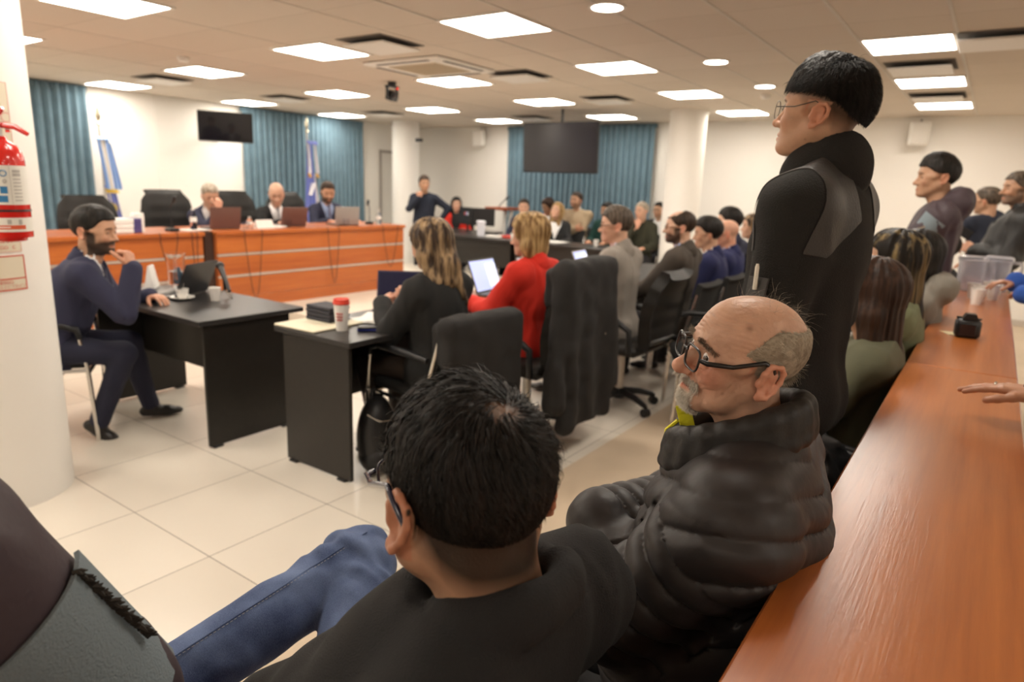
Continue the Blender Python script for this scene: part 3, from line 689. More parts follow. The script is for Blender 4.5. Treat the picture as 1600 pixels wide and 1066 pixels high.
# cables hanging over the bench front
for i, (ya, yb, dz) in enumerate([(3.2, 3.36, .0), (4.05, 4.25, .35), (5.1, 5.26, .28), (5.95, 6.2, .16), (3.5, 3.55, .15)]):
    pts = [(-6.118, ya, BZ+.004), (-6.10, ya, .96)]+[(-6.108, ya+(yb-ya)*q/6, .93-.02-(.28+dz)*math.sin(PI*q/6)) for q in range(0, 7)]+[(-6.10, yb, .96), (-6.118, yb, BZ+.004)]
    tag(G().tube(pts, .0035, 6).build('cable', M_black, None, 80), ['thin dark cable over the bench front below the books', 'dark cable looping over the bench front below the small bottle', 'dark cable looping over the bench front between the second and third laptop', 'dark cable over the bench front at its right end', 'dark cable over the bench front left of the dark post'][i], 'cable')

# ---- desk of the man in navy
DZ = .7505
laptop(-4.30, 2.32, DZ, .45, 'open black laptop on the desk of the man in navy, screen seen from the side', 2.0, .34, .23, (.02, .02, .024), (.08, .2, .5, .5), base=(.2, .19, .18))
jug(-4.52, 2.46, DZ, 2.6, 'clear glass water jug with a blue sticker behind the laptop', .235, .062, .5, label_=True)
jug(-5.05, 1.45, .75, 2.6, 'water jug seen over the shoulder of the man in navy', .22, .06, .5)
tag(G().cyl((-5.05, 1.45, 0), (-5.05, 1.45, .02), .2).cyl((-5.05, 1.45, .02), (-5.05, 1.45, .72), .03).cyl((-5.05, 1.45, .72), (-5.05, 1.45, .75), .28, n=32).build('side_table', M_desk), 'small dark table carrying the jug behind the man in navy', 'table')
tag(G().prism([(-.035, 0), (.035, 0), (.004, .15), (-.004, .15)], -.05, .05, axis=1, R=rotm(0, 0, .8), off=(-4.66, 2.36, DZ)).build('folded_card', M_paper), 'tall white folded card left of the glass jug', 'card')
tag(G().box((-4.6, 2.1, DZ), (-4.38, 2.24, DZ+.003), 0, R=rotm(0, 0, .5)).build('paper_sheet', M_paper), 'white paper between the laptop and the man in navy', 'paper')
t = empty('coffee_cup', (-4.08, 2.25, DZ), 0, 'white coffee cup on a saucer with a spoon', 'cup')
g = G().lathe([(.0001, .001), (.035, .001), (.06, .012), (.072, .016), (.071, .019), (.04, .008), (.0001, .008)], n=28, caps=False); g.build('saucer', M_cup, t)
g = G().lathe([(.0001, .0095), (.022, .0095), (.033, .03), (.037, .068), (.034, .068), (.03, .03), (.0001, .018)], n=24, caps=False); g.build('cup_body', M_cup, t)
G().tube([(-.034, 0, .058), (-.055, 0, .058), (-.058, 0, .035), (-.034, 0, .028)], .004, 8).build('handle', M_cup, t, 60)
G().tube([(-.05, .02, .02), (-.02, .02, .06), (-.012, .02, .1)], .002, 6).build('spoon', M_chrome, t)
cup(-3.90, 2.36, DZ, 'white plastic cup beside the microphone on the black desk', grp=None)
t = empty('table_microphone', (-3.97, 2.47, DZ), -.35, 'black handheld microphone on a small silver tripod on the black desk', 'microphone')
for a in (0.3, 2.4, 4.5): G().tube([(0, 0, .05), (.085*math.cos(a), .085*math.sin(a), .004)], .004, 6).build('tripod_leg', M_chrome, t)
G().cyl((0, 0, .05), (0, 0, .13), .009).build('stand_post', M_black, t)
G().tube([(-.08, 0, .185), (.13, .0, .06)], [.019, .011], 14).ball((-.095, 0, .195), .027).build('microphone_body', M_black, t)
t = empty('desk_phone_receiver', (-4.63, 2.2, .93), 0, None, None) if False else None
# ---- near desk
g = G()
t = empty('takeaway_cup', (-2.70, 2.33, DZ), .3, 'white paper cup with a red lid and red print on the near desk', 'cup')
G().lathe([(.0001, 0), (.029, 0), (.04, .145), (.0001, .145)], n=32, caps=False).build('cup_body', M_paper, t)
G().lathe([(.0425, .14), (.0435, .15), (.041, .153), (.040, .168), (.036, .168), (.034, .162), (.0001, .162)], n=32, caps=False).build('lid', mat('red_lid', (.75, .06, .03), .4), t)
for q, (zz, ww) in enumerate(((.094, .034), (.078, .040), (.062, .038))):
    gg = G()
    for j in range(7):
        a0 = -1.75+j*.13; gg.sheet(lambda u, v: ((.0385+(zz-.08)*.07)*math.cos(a0+u*.1), (.0385+(zz-.08)*.07)*math.sin(a0+u*.1), zz-.005+v*.01*(1-.3*(j % 2))), 2, 1, .0008)
    gg.build('red_lettering', M_ink, t)
for i in range(4):
    tag(G().box((-3.03+.004*(i % 2), 2.36, DZ+.013+i*.021), (-2.83+.004*(i % 2), 2.50, DZ+.032+i*.021), .004).build('dark_folder', mat('dark_folder', (.035, .035, .045), .7, bump=.3)), ['dark folder at the bottom of the stack left of the red-lidded cup', 'dark folder second from the bottom left of the red-lidded cup', 'dark folder second from the top left of the red-lidded cup', 'topmost dark folder of the stack left of the red-lidded cup'][i], 'folder', 'stacked dark folders')
tag(G().box((-3.05, 2.17, DZ), (-2.74, 2.52, DZ+.012), .004, R=rotm(0, 0, .04)).build('manila_folder', mat('manila', (.72, .66, .50), .6)), 'cream folder lying on the corner of the near desk', 'folder')
for i in range(5):
    a = [.3, .1, -.15, .5, .22][i]
    tag(G().box((-2.88, 2.54, DZ+.001+i*.005), (-2.62, 2.80, DZ+.004+i*.005), 0, R=rotm(.015*i, -.02*i, a)).build('paper_sheet', M_paper), ['sheet at the bottom of the loose papers under the woman\'s hands', 'lower sheet of the loose papers beside the folded laptop', 'middle sheet of the loose papers on the near desk', 'slanted sheet near the top of the loose papers', 'topmost curling sheet of the loose papers on the near desk'][i], 'paper', 'loose papers on the near desk')
laptop(-2.90, 2.98, DZ, 2.25, 'dark blue laptop in front of the woman in the black blazer', 1.95, .34, .22, (.02, .022, .06), None, base=(.05, .05, .06))
for i, (c_, lab) in enumerate((((.02, .03, .2), 'blue-cased phone under the black one on the near desk'), ((.03, .03, .03), 'black phone lying on the blue one'))):
    tag(G().box((-2.665, 2.40, DZ+.001+i*.0115), (-2.535, 2.47, DZ+.012+i*.0115), .004, R=rotm(0, 0, .75+.1*i)).build('smartphone', mat('phone_case_%d' % i, c_, .35)), lab, 'phone')
# backpack on the floor against the near desk
t = empty('backpack', (-2.52, 2.40, 0), .5, 'black backpack standing on the floor beside the near desk', 'backpack')
M_nyl = mat('black_nylon', (.015, .015, .016), .45, bump=.8, bscale=25)
G().ball((0, 0, .2), (.10, .15, .215), 24, 16).ball((.02, 0, .10), (.115, .155, .10), 20, 12).build('bag_body', M_nyl, t)
G().ball((.075, 0, .15), (.05, .11, .12), 18, 12).build('front_pocket', M_nyl, t)
G().tube([(-.02, -.03, .40), (-.02, -.02, .45), (-.02, .02, .45), (-.02, .03, .40)], .008).build('carry_loop', M_nyl, t)
for z in (.16, .2, .26): G().ball((.125, -.06, z), (.006, .008, .013)).build('buckle', M_chrome, t)
G().tube([(.0, -.15, .36), (.06, -.13, .32), (.1, -.07, .31), (.11, .06, .31)], .004).build('zip', M_chrome, t)
tag(G().tube([(-2.3, 2.9, .006), (-2.45, 3.0, .006), (-2.4, 3.12, .006), (-2.3, 3.05, .006), (-2.36, 2.98, .006), (-2.6, 3.2, .006)], .004, 6).build('cable', M_black, None, 80), 'thin cable lying on the tiles under the near desk', 'cable')
# red-brown table
laptop(-2.80, 3.93, DZ, PI+.1, 'laptop with a bright bluish screen beside the woman in red', 1.95, .35, .25, (.03, .03, .03), (.45, .55, .9, .62), base=(.1, .1, .1))
cup(-3.0, 4.30, DZ, 'tall blue cup with a white rim behind the bright laptop', .045, .15, None, 'blue_cup', mat('blue_plastic', (.02, .04, .32), .35))
for i in range(3):
    tag(G().box((-2.62, 3.68, DZ+.001+i*.009), (-2.46, 3.88, DZ+.009+i*.009), .001, R=rotm(0, 0, .2+.1*i)).build('paper_pad', M_paper), ['bottom paper pad by the bright laptop', 'middle paper pad by the bright laptop', 'top paper pad by the bright laptop'][i], 'papers', 'paper pads on the red-brown table')
laptop(-2.85, 4.62, DZ, PI, 'laptop in front of the man in the light grey suit', 2.1, .33, .23, (.3, .28, .27), (.5, .52, .62, .45), base=(.3, .28, .27), metal=.6)
laptop(-2.85, 5.45, DZ, PI+.15, 'small laptop with a pale screen in front of the man in the brown jacket', 2.0, .33, .23, (.3, .28, .27), (.5, .58, .9, .7), base=(.3, .28, .27), metal=.6)
laptop(-2.78, 5.85, DZ, PI+.9, 'grey tablet standing behind the microphone by the man in the brown jacket', 1.8, .26, .2, (.22, .22, .2), None, base=(.3, .28, .27), metal=.3)
desk_mic(-2.62, 5.28, DZ, 'black microphone in front of the man in the brown jacket', .22, .08, PI, None)
# far desks
jug(-6.45, 8.35, DZ, 2.5, 'white plastic water jug on the left far desk', .2, .07, m=mat('milky_plastic', (.72, .73, .80), .3), square=True)
cup(-5.74, 8.2, DZ, 'white cup at the middle of the far desks', .036, .09, None)
cup(-4.42, 8.3, DZ, 'white cup at the right end of the far desk', .036, .09, None)
tag(G().box((-5.32, 8.3, DZ), (-4.98, 8.55, DZ+.006), 0).build('paper_sheet', M_paper), 'white paper in front of the blonde woman', 'paper')
tag(G().box((-6.1, 8.35, DZ), (-5.85, 8.55, DZ+.03), .004).build('red_folder', mat('red_folder', (.6, .05, .03), .5)), 'red folder on the left far desk', 'folder')
tag(G().box((-6.25, 8.2, DZ), (-6.02, 8.32, DZ+.03), .006).build('paper_pack', M_paper), 'white pack in front of the red folder', 'papers')
tag(G().box((-7.95, 8.75, DZ), (-7.65, 9.0, DZ+.09), .004).build('document_box', M_paper), 'white document box on the clerk\'s desk', 'box')
for i, (x, rz, lab) in enumerate(((-7.30, -1.9, 'black monitor with a small blue and red sticker on its back'), (-6.98, -1.2, 'black monitor at the right on the clerk\'s desk'))):
    t = empty('computer_monitor', (x, 9.05, DZ), rz, lab, 'monitor', 'monitors on the clerk\'s desk')
    G().box((-.02, -.22, .1), (.015, .22, .39), .008).build('screen_casing', M_black, t)
    G().box((-.03, -.03, .01), (-.015, .03, .2), .004).box((-.09, -.1, 0), (.07, .1, .012), .004).build('stand', M_black, t)
    if i == 0:
        for q, c_ in ((-.03, (.6, .12, .05)), (.02, (.15, .25, .6)), (.05, (.7, .7, .7))): G().box((.0155, q-.022, .26), (.0165, q+.022, .31)).build('sticker', mat('sticker%.2f' % c_[0], c_, .5), t)
# ---- things on the counter
CZ = .9505
t = empty('photo_camera', (-.025, 3.50, CZ), .12, 'black photo camera standing on the counter', 'camera')
G().box((-.05, -.035, 0), (.045, .03, .082), .012).build('camera_body', M_black, t, 60)
G().prism([(-.03, .08), (.03, .08), (.02, .105), (-.015, .105)], -.03, .02, axis=1).build('viewfinder_hump', M_black, t)
G().cyl((0, .03, .045), (0, .095, .045), .035, .034, 24).build('lens', M_black, t)
for (a, b) in ((-.037, .088), (.034, .086)): G().cyl((a, 0, .08), (a, 0, b), .011).build('dial', M_black, t)
G().box((-.035, -.037, .012), (.025, -.0345, .06), .001).build('rear_screen', M_scr, t)
tag(G().prism([(-.13, 3.58), (-.06, 3.60), (-.05, 3.52), (-.09, 3.50)], CZ, CZ+.002).build('paper_note', mat('cream_note', (.75, .65, .42), .7)), 'small cream note under the left side of the photo camera', 'note')
CUPS = [(-.02, 4.70, 'nearest white plastic cup of the cluster on the counter'), (-.045, 5.0, 'leftmost white plastic cup of the cluster, by the jugs'), (-.01, 4.87, 'white plastic cup behind the nearest one, left of centre'),
        (.055, 5.02, 'rightmost white plastic cup of the cluster'), (.035, 5.16, 'white plastic cup at the back between the rightmost cup and the jug'), (.07, 5.3, 'white plastic cup at the back right touching the jug shadow')]
for x, y, lab in CUPS: cup(x, y, CZ, lab, .036, .092, 'white plastic cups on the counter')
M_jugp = mat('translucent_jug', (.86, .87, .93), .25, trans=.75, ior=1.15)
jug(-.08, 5.42, CZ, .3, 'translucent square plastic jug, left one of the pair on the counter', .2, .072, m=M_jugp, square=True)
jug(.06, 5.58, CZ, -.1, 'translucent square plastic jug with a handle, right one of the pair on the counter', .2, .075, m=M_jugp, square=True)
tag(G().box((-.16, 5.86, .97), (.13, 6.02, .985), .003).box((-.15, 5.9, .951), (-.12, 5.98, .97)).box((.08, 5.9, .951), (.11, 5.98, .97)).build('folder_stand', mat('pink_folder', (.55, .30, .26), .5)), 'pinkish folder raised at the far end of the counter', 'folder')

# ---- fire extinguisher and signs on the near column
cx, cy, cr = CL
ang = math.atan2(-cy, -cx)      # towards the camera
def on_col(a, z, off=0): return np.array([cx+(cr+off)*math.cos(a), cy+(cr+off)*math.sin(a), z])
t = empty('fire_extinguisher', (-3.235, 1.085, 1.24), -.32, 'red fire extinguisher hanging on the near round column', 'fire extinguisher')
G().lathe([(.0001, -.012), (.05, -.012), (.06, -.008), (.062, .004), (.082, .006), (.083, .012), (.083, .30), (.078, .335), (.06, .365), (.035, .38), (.03, .395), (.0001, .395)], n=48, caps=False).build('cylinder', M_red, t)
G().lathe([(.0838, .135), (.0838, .285)], n=48, caps=False).build('white_label', mat('label_white', (.78, .76, .70), .45), t)
G().lathe([(.0838, .03), (.0838, .085)], n=48, caps=False).build('lower_label', mat('label_white', (.78, .76, .70), .45), t)
G().lathe([(.0845, .108), (.0862, .112), (.0845, .116)], n=48, caps=False).build('strap', M_black, t)
M_lb = mat('label_blue', (.04, .20, .42), .5); M_lo = mat('label_orange', (.70, .12, .05), .5); M_lg = mat('label_grey', (.45, .43, .40), .5)
def patch(a0, a1, z0, z1, m, name, r=.0843, par=None):
    return G().sheet(lambda u, v: (r*math.cos(a0+(a1-a0)*u), r*math.sin(a0+(a1-a0)*u), z0+(z1-z0)*v), 8, 1, .0004).build(name, m, par or t)
for (a0, a1, z0, z1) in ((-.35, .14, .145, .17), (-.35, -.2, .178, .205), (-.12, .16, .178, .205)): patch(a0, a1, z0, z1, M_lb, 'blue_pictogram')
for q in range(9): patch(.42, .78, .150+q*.0135, .150+q*.0135+(.011 if q > 6 else .004), M_lg, 'small_print')
patch(.30, .315, .136, .284, M_lg, 'label_line')
for (a, z) in ((.05, .255), (.08, .225)):
    g = G()
    for q in range(16):
        u0, u1 = q*PI/8, (q+1)*PI/8; rr = .011 if z > .23 else .006
        g.tube([(.0846*math.cos(a+rr/.084*math.cos(u0)), .0846*math.sin(a+rr/.084*math.cos(u0)), z+rr*math.sin(u0)), (.0846*math.cos(a+rr/.084*math.cos(u1)), .0846*math.sin(a+rr/.084*math.cos(u1)), z+rr*math.sin(u1))], .0018, 5)
    g.build('round_seal', M_lb if z > .23 else M_lg, t)
patch(-.5, .75, .04, .056, M_lo, 'orange_band'); patch(-.5, .1, .046, .050, M_paper, 'band_lettering', .0846); patch(.0, .16, .06, .078, M_lg, 'crest'); patch(.45, .6, .058, .078, M_lg, 'code_mark')
G().cyl((0, 0, .39), (0, 0, .43), .02).box((-.02, -.015, .42), (.03, .015, .455), .005).build('valve', M_steel, t)
G().tube([(-.05, 0, .425), (.0, .0, .44), (.05, .06, .432), (.075, .1, .405)], [.008, .009, .008, .006], 8, flat=1.3).build('lower_handle', M_red, t)
G().tube([(-.05, 0, .445), (.0, .0, .465), (.04, .03, .50)], [.012, .012, .007], 8, flat=1.3).prism([(-.03, .43), (.03, .43), (.035, .475), (.0, .47)], -.012, .012, axis=1).build('trigger', M_red, t)
G().tube([(-.03, 0, .43), (-.09, -.05, .40), (-.1, -.06, .25), (-.095, -.05, .05)], .012, 10).build('hose', M_black, t)
G().cyl((-.02, .03, .43), (-.02, .045, .43), .02, n=20).build('gauge', M_chrome, t)
tag(G().box((-3.43, 1.08, 1.5), (-3.33, 1.11, 1.62), .004).build('extinguisher_bracket', M_red), 'red bracket on the column behind the fire extinguisher', 'bracket')
# signs curved around the column
M_sgn = mat('sign_cream', (.72, .66, .52), .5); M_sred = mat('sign_red', (.60, .07, .04), .5); M_spink = mat('sign_pink_line', (.70, .42, .34), .5)
def colsign(a0, a1, z0, z1, lab, red, border=.005):
    t = empty('wall_sign', on_col((a0+a1)/2, (z0+z1)/2, .001), 0, lab, 'sign', None); o = np.array(t.location)
    def sh(b0, b1, y0, y1, m, nm, off):
        return G().sheet(lambda u, v: on_col(b0+(b1-b0)*u, y0+(y1-y0)*v, off)-o, 10, 1, .0006).build(nm, m, t)
    sh(a0, a1, z0, z1, M_sgn, 'plate', .0015); da = border/cr; mm = M_sred if red else M_spink
    sh(a0, a1, z0, z0+border, mm, 'border', .0022); sh(a0, a1, z1-border, z1, mm, 'border', .0022); sh(a0, a0+da, z0, z1, mm, 'border', .0022); sh(a1-da, a1, z0, z1, mm, 'border', .0022)
    return t, sh
t, sh = colsign(-.35, .42, 1.00, 1.15, 'cream sign with a red outline and a dividing line, lowest on the near column', True)
sh(-.35, .42, 1.048, 1.053, M_sred, 'divider', .0022)
def curved_text(body, size, a_c, z, m, par):
    """lettering wrapped around the column"""
    c = bpy.data.curves.new('lettering', 'FONT'); c.body = body; c.size = size; c.align_x = 'CENTER'; c.extrude = 0
    o = bpy.data.objects.new('tmp', c); COL.objects.link(o); dg = bpy.context.evaluated_depsgraph_get()
    me = bpy.data.meshes.new_from_object(o.evaluated_get(dg)); bpy.data.objects.remove(o); me.name = 'lettering'
    lo = np.array(par.location)
    for v in me.vertices: v.co = Vector(on_col(a_c+v.co.x/cr, z+v.co.y, .0028)-lo)
    me.materials.clear(); return link_mesh('lettering', me, m, par, None)
curved_text('RIESGO', .02, .12, 1.03, M_sred, t); curved_text('ELECTRICA', .024, .22, 1.008, M_spink, t)
t, sh = colsign(-.35, .40, 1.165, 1.24, 'small pale sign with two red lines of writing, just below the fire extinguisher', False, .003)
curved_text('CLASE DE', .02, .14, 1.205, M_sred, t); curved_text('FUEGO   C', .02, .16, 1.178, M_sred, t)
t, sh = colsign(-.35, .47, 1.60, 1.86, 'tall pale sign with a circled C, behind the top of the fire extinguisher', False, .003)
curved_text('C', .06, .39, 1.70, M_spink, t)
# ================================================================ ORGANIC SHAPES: smooth blended solids -> one surface
_LAT = np.random.default_rng(3).random((32, 32, 32)).astype(np.float32)*2-1
def noise3(P):
    P = np.asarray(P, np.float32); i = np.floor(P).astype(np.int32); f = P-i; f = f*f*(3-2*f); i0 = i & 31; i1 = (i+1) & 31
    x0, y0, z0 = i0[..., 0], i0[..., 1], i0[..., 2]; x1, y1, z1 = i1[..., 0], i1[..., 1], i1[..., 2]; fx, fy, fz = f[..., 0], f[..., 1], f[..., 2]
    c00 = _LAT[x0, y0, z0]*(1-fx)+_LAT[x1, y0, z0]*fx; c10 = _LAT[x0, y1, z0]*(1-fx)+_LAT[x1, y1, z0]*fx
    c01 = _LAT[x0, y0, z1]*(1-fx)+_LAT[x1, y0, z1]*fx; c11 = _LAT[x0, y1, z1]*(1-fx)+_LAT[x1, y1, z1]*fx
    return (c00*(1-fy)+c10*fy)*(1-fz)+(c01*(1-fy)+c11*fy)*fz
class SDF:
    def __init__(s, h): s.h = h; s.ops = []; s.post = []
    def _a(s, f, lo, hi, k, mode): s.ops.append((f, np.array(lo, float), np.array(hi, float), k, mode)); return s
    def cone(s, a, b, ra, rb, k=.02, mode='u', flat=None):
        """tapered capsule; flat=(dir, factor): squash along dir"""
        a = np.array(a, np.float32); b = np.array(b, np.float32); ab = b-a; L2 = float(ab@ab)+1e-9; R = max(ra, rb)
        if flat is not None: fd = np.array(flat[0], np.float32); fd /= np.linalg.norm(fd); ff = flat[1]
        def f(P):
            q = P-a; t = np.clip((q@ab)/L2, 0, 1); q = q-t[..., None]*ab
            if flat is not None:
                w = (q@fd)[..., None]; q = q+fd*w*(ff-1)
            return np.sqrt((q*q).sum(-1))-(ra+(rb-ra)*t)
        return s._a(f, np.minimum(a, b)-R, np.maximum(a, b)+R, k, mode)
    def ell(s, c, r, k=.02, mode='u', R=None):
        c = np.array(c, np.float32); r = np.array([r]*3 if np.isscalar(r) else r, np.float32); RR = None if R is None else np.array(R, np.float32)
        m = r.max() if R is not None else r
        def f(P):
            q = P-c
            if RR is not None: q = q@RR
            k0 = np.sqrt(((q/r)**2).sum(-1)); k1 = np.sqrt(((q/(r*r))**2).sum(-1))+1e-6
            return k0*(k0-1)/k1
        return s._a(f, c-m, c+m, k, mode)
    def rbox(s, c, hs, rd, k=.01, mode='u', R=None):
        c = np.array(c, np.float32); hs = np.array(hs, np.float32)-rd; RR = None if R is None else np.array(R, np.float32)
        m = np.linalg.norm(hs)+rd if R is not None else hs+rd
        def f(P):
            q = P-c
            if RR is not None: q = q@RR
            q = np.abs(q)-hs
            return np.sqrt((np.maximum(q, 0)**2).sum(-1))+np.minimum(q.max(-1), 0)-rd
        return s._a(f, c-m, c+m, k, mode)
    def fn(s, f, lo, hi, k=.01, mode='s'): return s._a(f, lo, hi, k, mode)
    def cut(s, f): s.post.append(('cut', f)); return s       # keep where f<0
    def disp(s, f): s.post.append(('disp', f)); return s     # outward displacement in metres
    def mesh(s):
        h = s.h; U = [o for o in s.ops if o[4] == 'u']
        lo = np.min([o[1] for o in U], 0)-3*h-.012; hi = np.max([o[2] for o in U], 0)+3*h+.012
        n = np.ceil((hi-lo)/h).astype(int)+1
        F = np.full(n, .5, np.float32); ax = [(lo[i]+h*np.arange(n[i])).astype(np.float32) for i in range(3)]
        def grid(a, b): return np.stack(np.meshgrid(ax[0][a[0]:b[0]], ax[1][a[1]:b[1]], ax[2][a[2]:b[2]], indexing='ij'), -1)
        for f, l, u, k, mode in s.ops:
            a = np.clip(np.floor((l-k-2*h-lo)/h).astype(int), 0, n); b = np.clip(np.ceil((u+k+2*h-lo)/h).astype(int)+1, 0, n)
            if (b <= a).any(): continue
            d = f(grid(a, b)).astype(np.float32); S = F[a[0]:b[0], a[1]:b[1], a[2]:b[2]]
            if mode == 'u': hh = np.clip(.5+.5*(S-d)/k, 0, 1); S[...] = S*(1-hh)+d*hh-k*hh*(1-hh)
            elif mode == 's': d = -d; hh = np.clip(.5-.5*(S-d)/k, 0, 1); S[...] = S*(1-hh)+d*hh+k*hh*(1-hh)
        for kind, f in s.post:
            m = np.abs(F) < .045 if kind == 'disp' else F < .045
            I = np.argwhere(m); P = (lo+h*I).astype(np.float32)
            if kind == 'disp': F[m] -= f(P).astype(np.float32)
            else: F[m] = np.maximum(F[m], f(P).astype(np.float32))
        F[0] = F[-1] = .5; F[:, 0] = F[:, -1] = .5; F[:, :, 0] = F[:, :, -1] = .5
        return nets(F, lo, h)
def nets(F, lo, h):
    S = F < 0; n = F.shape
    c = np.zeros(tuple(q-1 for q in n), np.int8)
    for i in (0, 1):
        for j in (0, 1):
            for k in (0, 1): c += S[i:n[0]-1+i, j:n[1]-1+j, k:n[2]-1+k]
    I = np.argwhere((c > 0) & (c < 8)); idm = np.full(c.shape, -1, np.int32); idm[I[:, 0], I[:, 1], I[:, 2]] = np.arange(len(I))
    corners = np.array([[i, j, k] for i in (0, 1) for j in (0, 1) for k in (0, 1)])
    V = np.stack([F[I[:, 0]+q[0], I[:, 1]+q[1], I[:, 2]+q[2]] for q in corners], 1)
    acc = np.zeros((len(I), 3), np.float32); cnt = np.zeros(len(I), np.float32)
    for a in range(8):
        for b in range(a+1, 8):
            if np.abs(corners[a]-corners[b]).sum() != 1: continue
            m = (V[:, a] < 0) != (V[:, b] < 0); t = V[m, a]/(V[m, a]-V[m, b])
            acc[m] += corners[a]+t[:, None]*(corners[b]-corners[a]); cnt[m] += 1
    P = lo+h*(I+acc/cnt[:, None]); Q = []
    for ax in range(3):
        o1, o2 = (ax+1) % 3, (ax+2) % 3
        sl0 = [slice(None)]*3; sl1 = [slice(None)]*3; sl0[ax] = slice(0, -1); sl1[ax] = slice(1, None)
        A = S[tuple(sl0)]; B = S[tuple(sl1)]; E = np.argwhere(A != B)
        E = E[(E[:, o1] > 0) & (E[:, o2] > 0) & (E[:, o1] < n[o1]-1) & (E[:, o2] < n[o2]-1)]
        ins = A[E[:, 0], E[:, 1], E[:, 2]]
        def cell(d1, d2): e = E.copy(); e[:, o1] += d1; e[:, o2] += d2; return idm[e[:, 0], e[:, 1], e[:, 2]]
        q = np.stack([cell(-1, -1), cell(0, -1), cell(0, 0), cell(-1, 0)], 1); q[~ins] = q[~ins][:, ::-1]; Q.append(q)
    Q = np.vstack(Q); Q = Q[(Q >= 0).all(1)]
    return P.astype(np.float64), Q
def smooth_mesh(V, Q, it=1, lam=.5):
    """light Laplacian relaxation: takes the voxel ripple out"""
    e = np.vstack([Q[:, [0, 1]], Q[:, [1, 2]], Q[:, [2, 3]], Q[:, [3, 0]]]); e = np.vstack([e, e[:, ::-1]])
    n = np.bincount(e[:, 0], minlength=len(V))[:, None]
    for _ in range(it):
        s = np.stack([np.bincount(e[:, 0], V[e[:, 1], i], minlength=len(V)) for i in range(3)], 1)
        V = V+lam*(s/np.maximum(n, 1)-V)
    return V
def np_mesh(name, parts, m, parent=None, tint=None, smooth=True, sharp=None):
    """parts: list of (verts, quads)"""
    vs, qs, n = [], [], 0
    for v, q in parts: vs.append(v); qs.append(q+n); n += len(v)
    V = np.vstack(vs); Q = np.vstack(qs); me = bpy.data.meshes.new(name); k = Q.shape[1]
    me.vertices.add(len(V)); me.vertices.foreach_set('co', V.astype(np.float32).ravel())
    me.loops.add(Q.size); me.loops.foreach_set('vertex_index', Q.astype(np.int32).ravel())
    me.polygons.add(len(Q)); me.polygons.foreach_set('loop_start', np.arange(0, Q.size, k, dtype=np.int32)); me.polygons.foreach_set('loop_total', np.full(len(Q), k, np.int32))
    me.update(calc_edges=True)
    if smooth: me.polygons.foreach_set('use_smooth', np.ones(len(Q), bool))
    if tint is not None:
        a = me.color_attributes.new('tint', 'FLOAT_COLOR', 'POINT'); c = np.ones((len(V), 4), np.float32); c[:, :3] = tint; a.data.foreach_set('color', c.ravel())
    me.materials.append(m); o = bpy.data.objects.new(name, me); COL.objects.link(o)
    if parent is not None: o.parent = parent
    return o
# ================================================================ PEOPLE  (local frame: facing +X, left hand +Y)
def unit(v): v = np.array(v, float); return v/(np.linalg.norm(v)+1e-12)
def frame(x, z):
    """rotation whose columns are x-dir, y, z-dir(approx)"""
    x = unit(x); y = unit(np.cross(z, x)); return np.stack([x, y, np.cross(x, y)], 1)
def ik(S, W, a, b, pole):
    S = np.array(S, float); W = np.array(W, float); d = W-S; L = np.linalg.norm(d)
    if L > (a+b)*.995: W = S+d/L*(a+b)*.995; d = W-S; L = np.linalg.norm(d)
    u = d/L; x = (a*a-b*b+L*L)/(2*L); r = math.sqrt(max(1e-5, a*a-x*x)); p = np.array(pole, float); p = p-u*(p@u); p = unit(p)
    return S+u*x+p*r, W
SKIN = {'fair': (.60, .36, .25), 'tan': (.47, .27, .17), 'warm': (.54, .31, .20), 'red': (.60, .30, .20), 'olive': (.42, .25, .155)}
M_skin = mat('skin', (.5, .3, .2), .42, var=.05, vscale=60, bump=.12, bscale=350, sss=.12, attr=True, spec=.4)
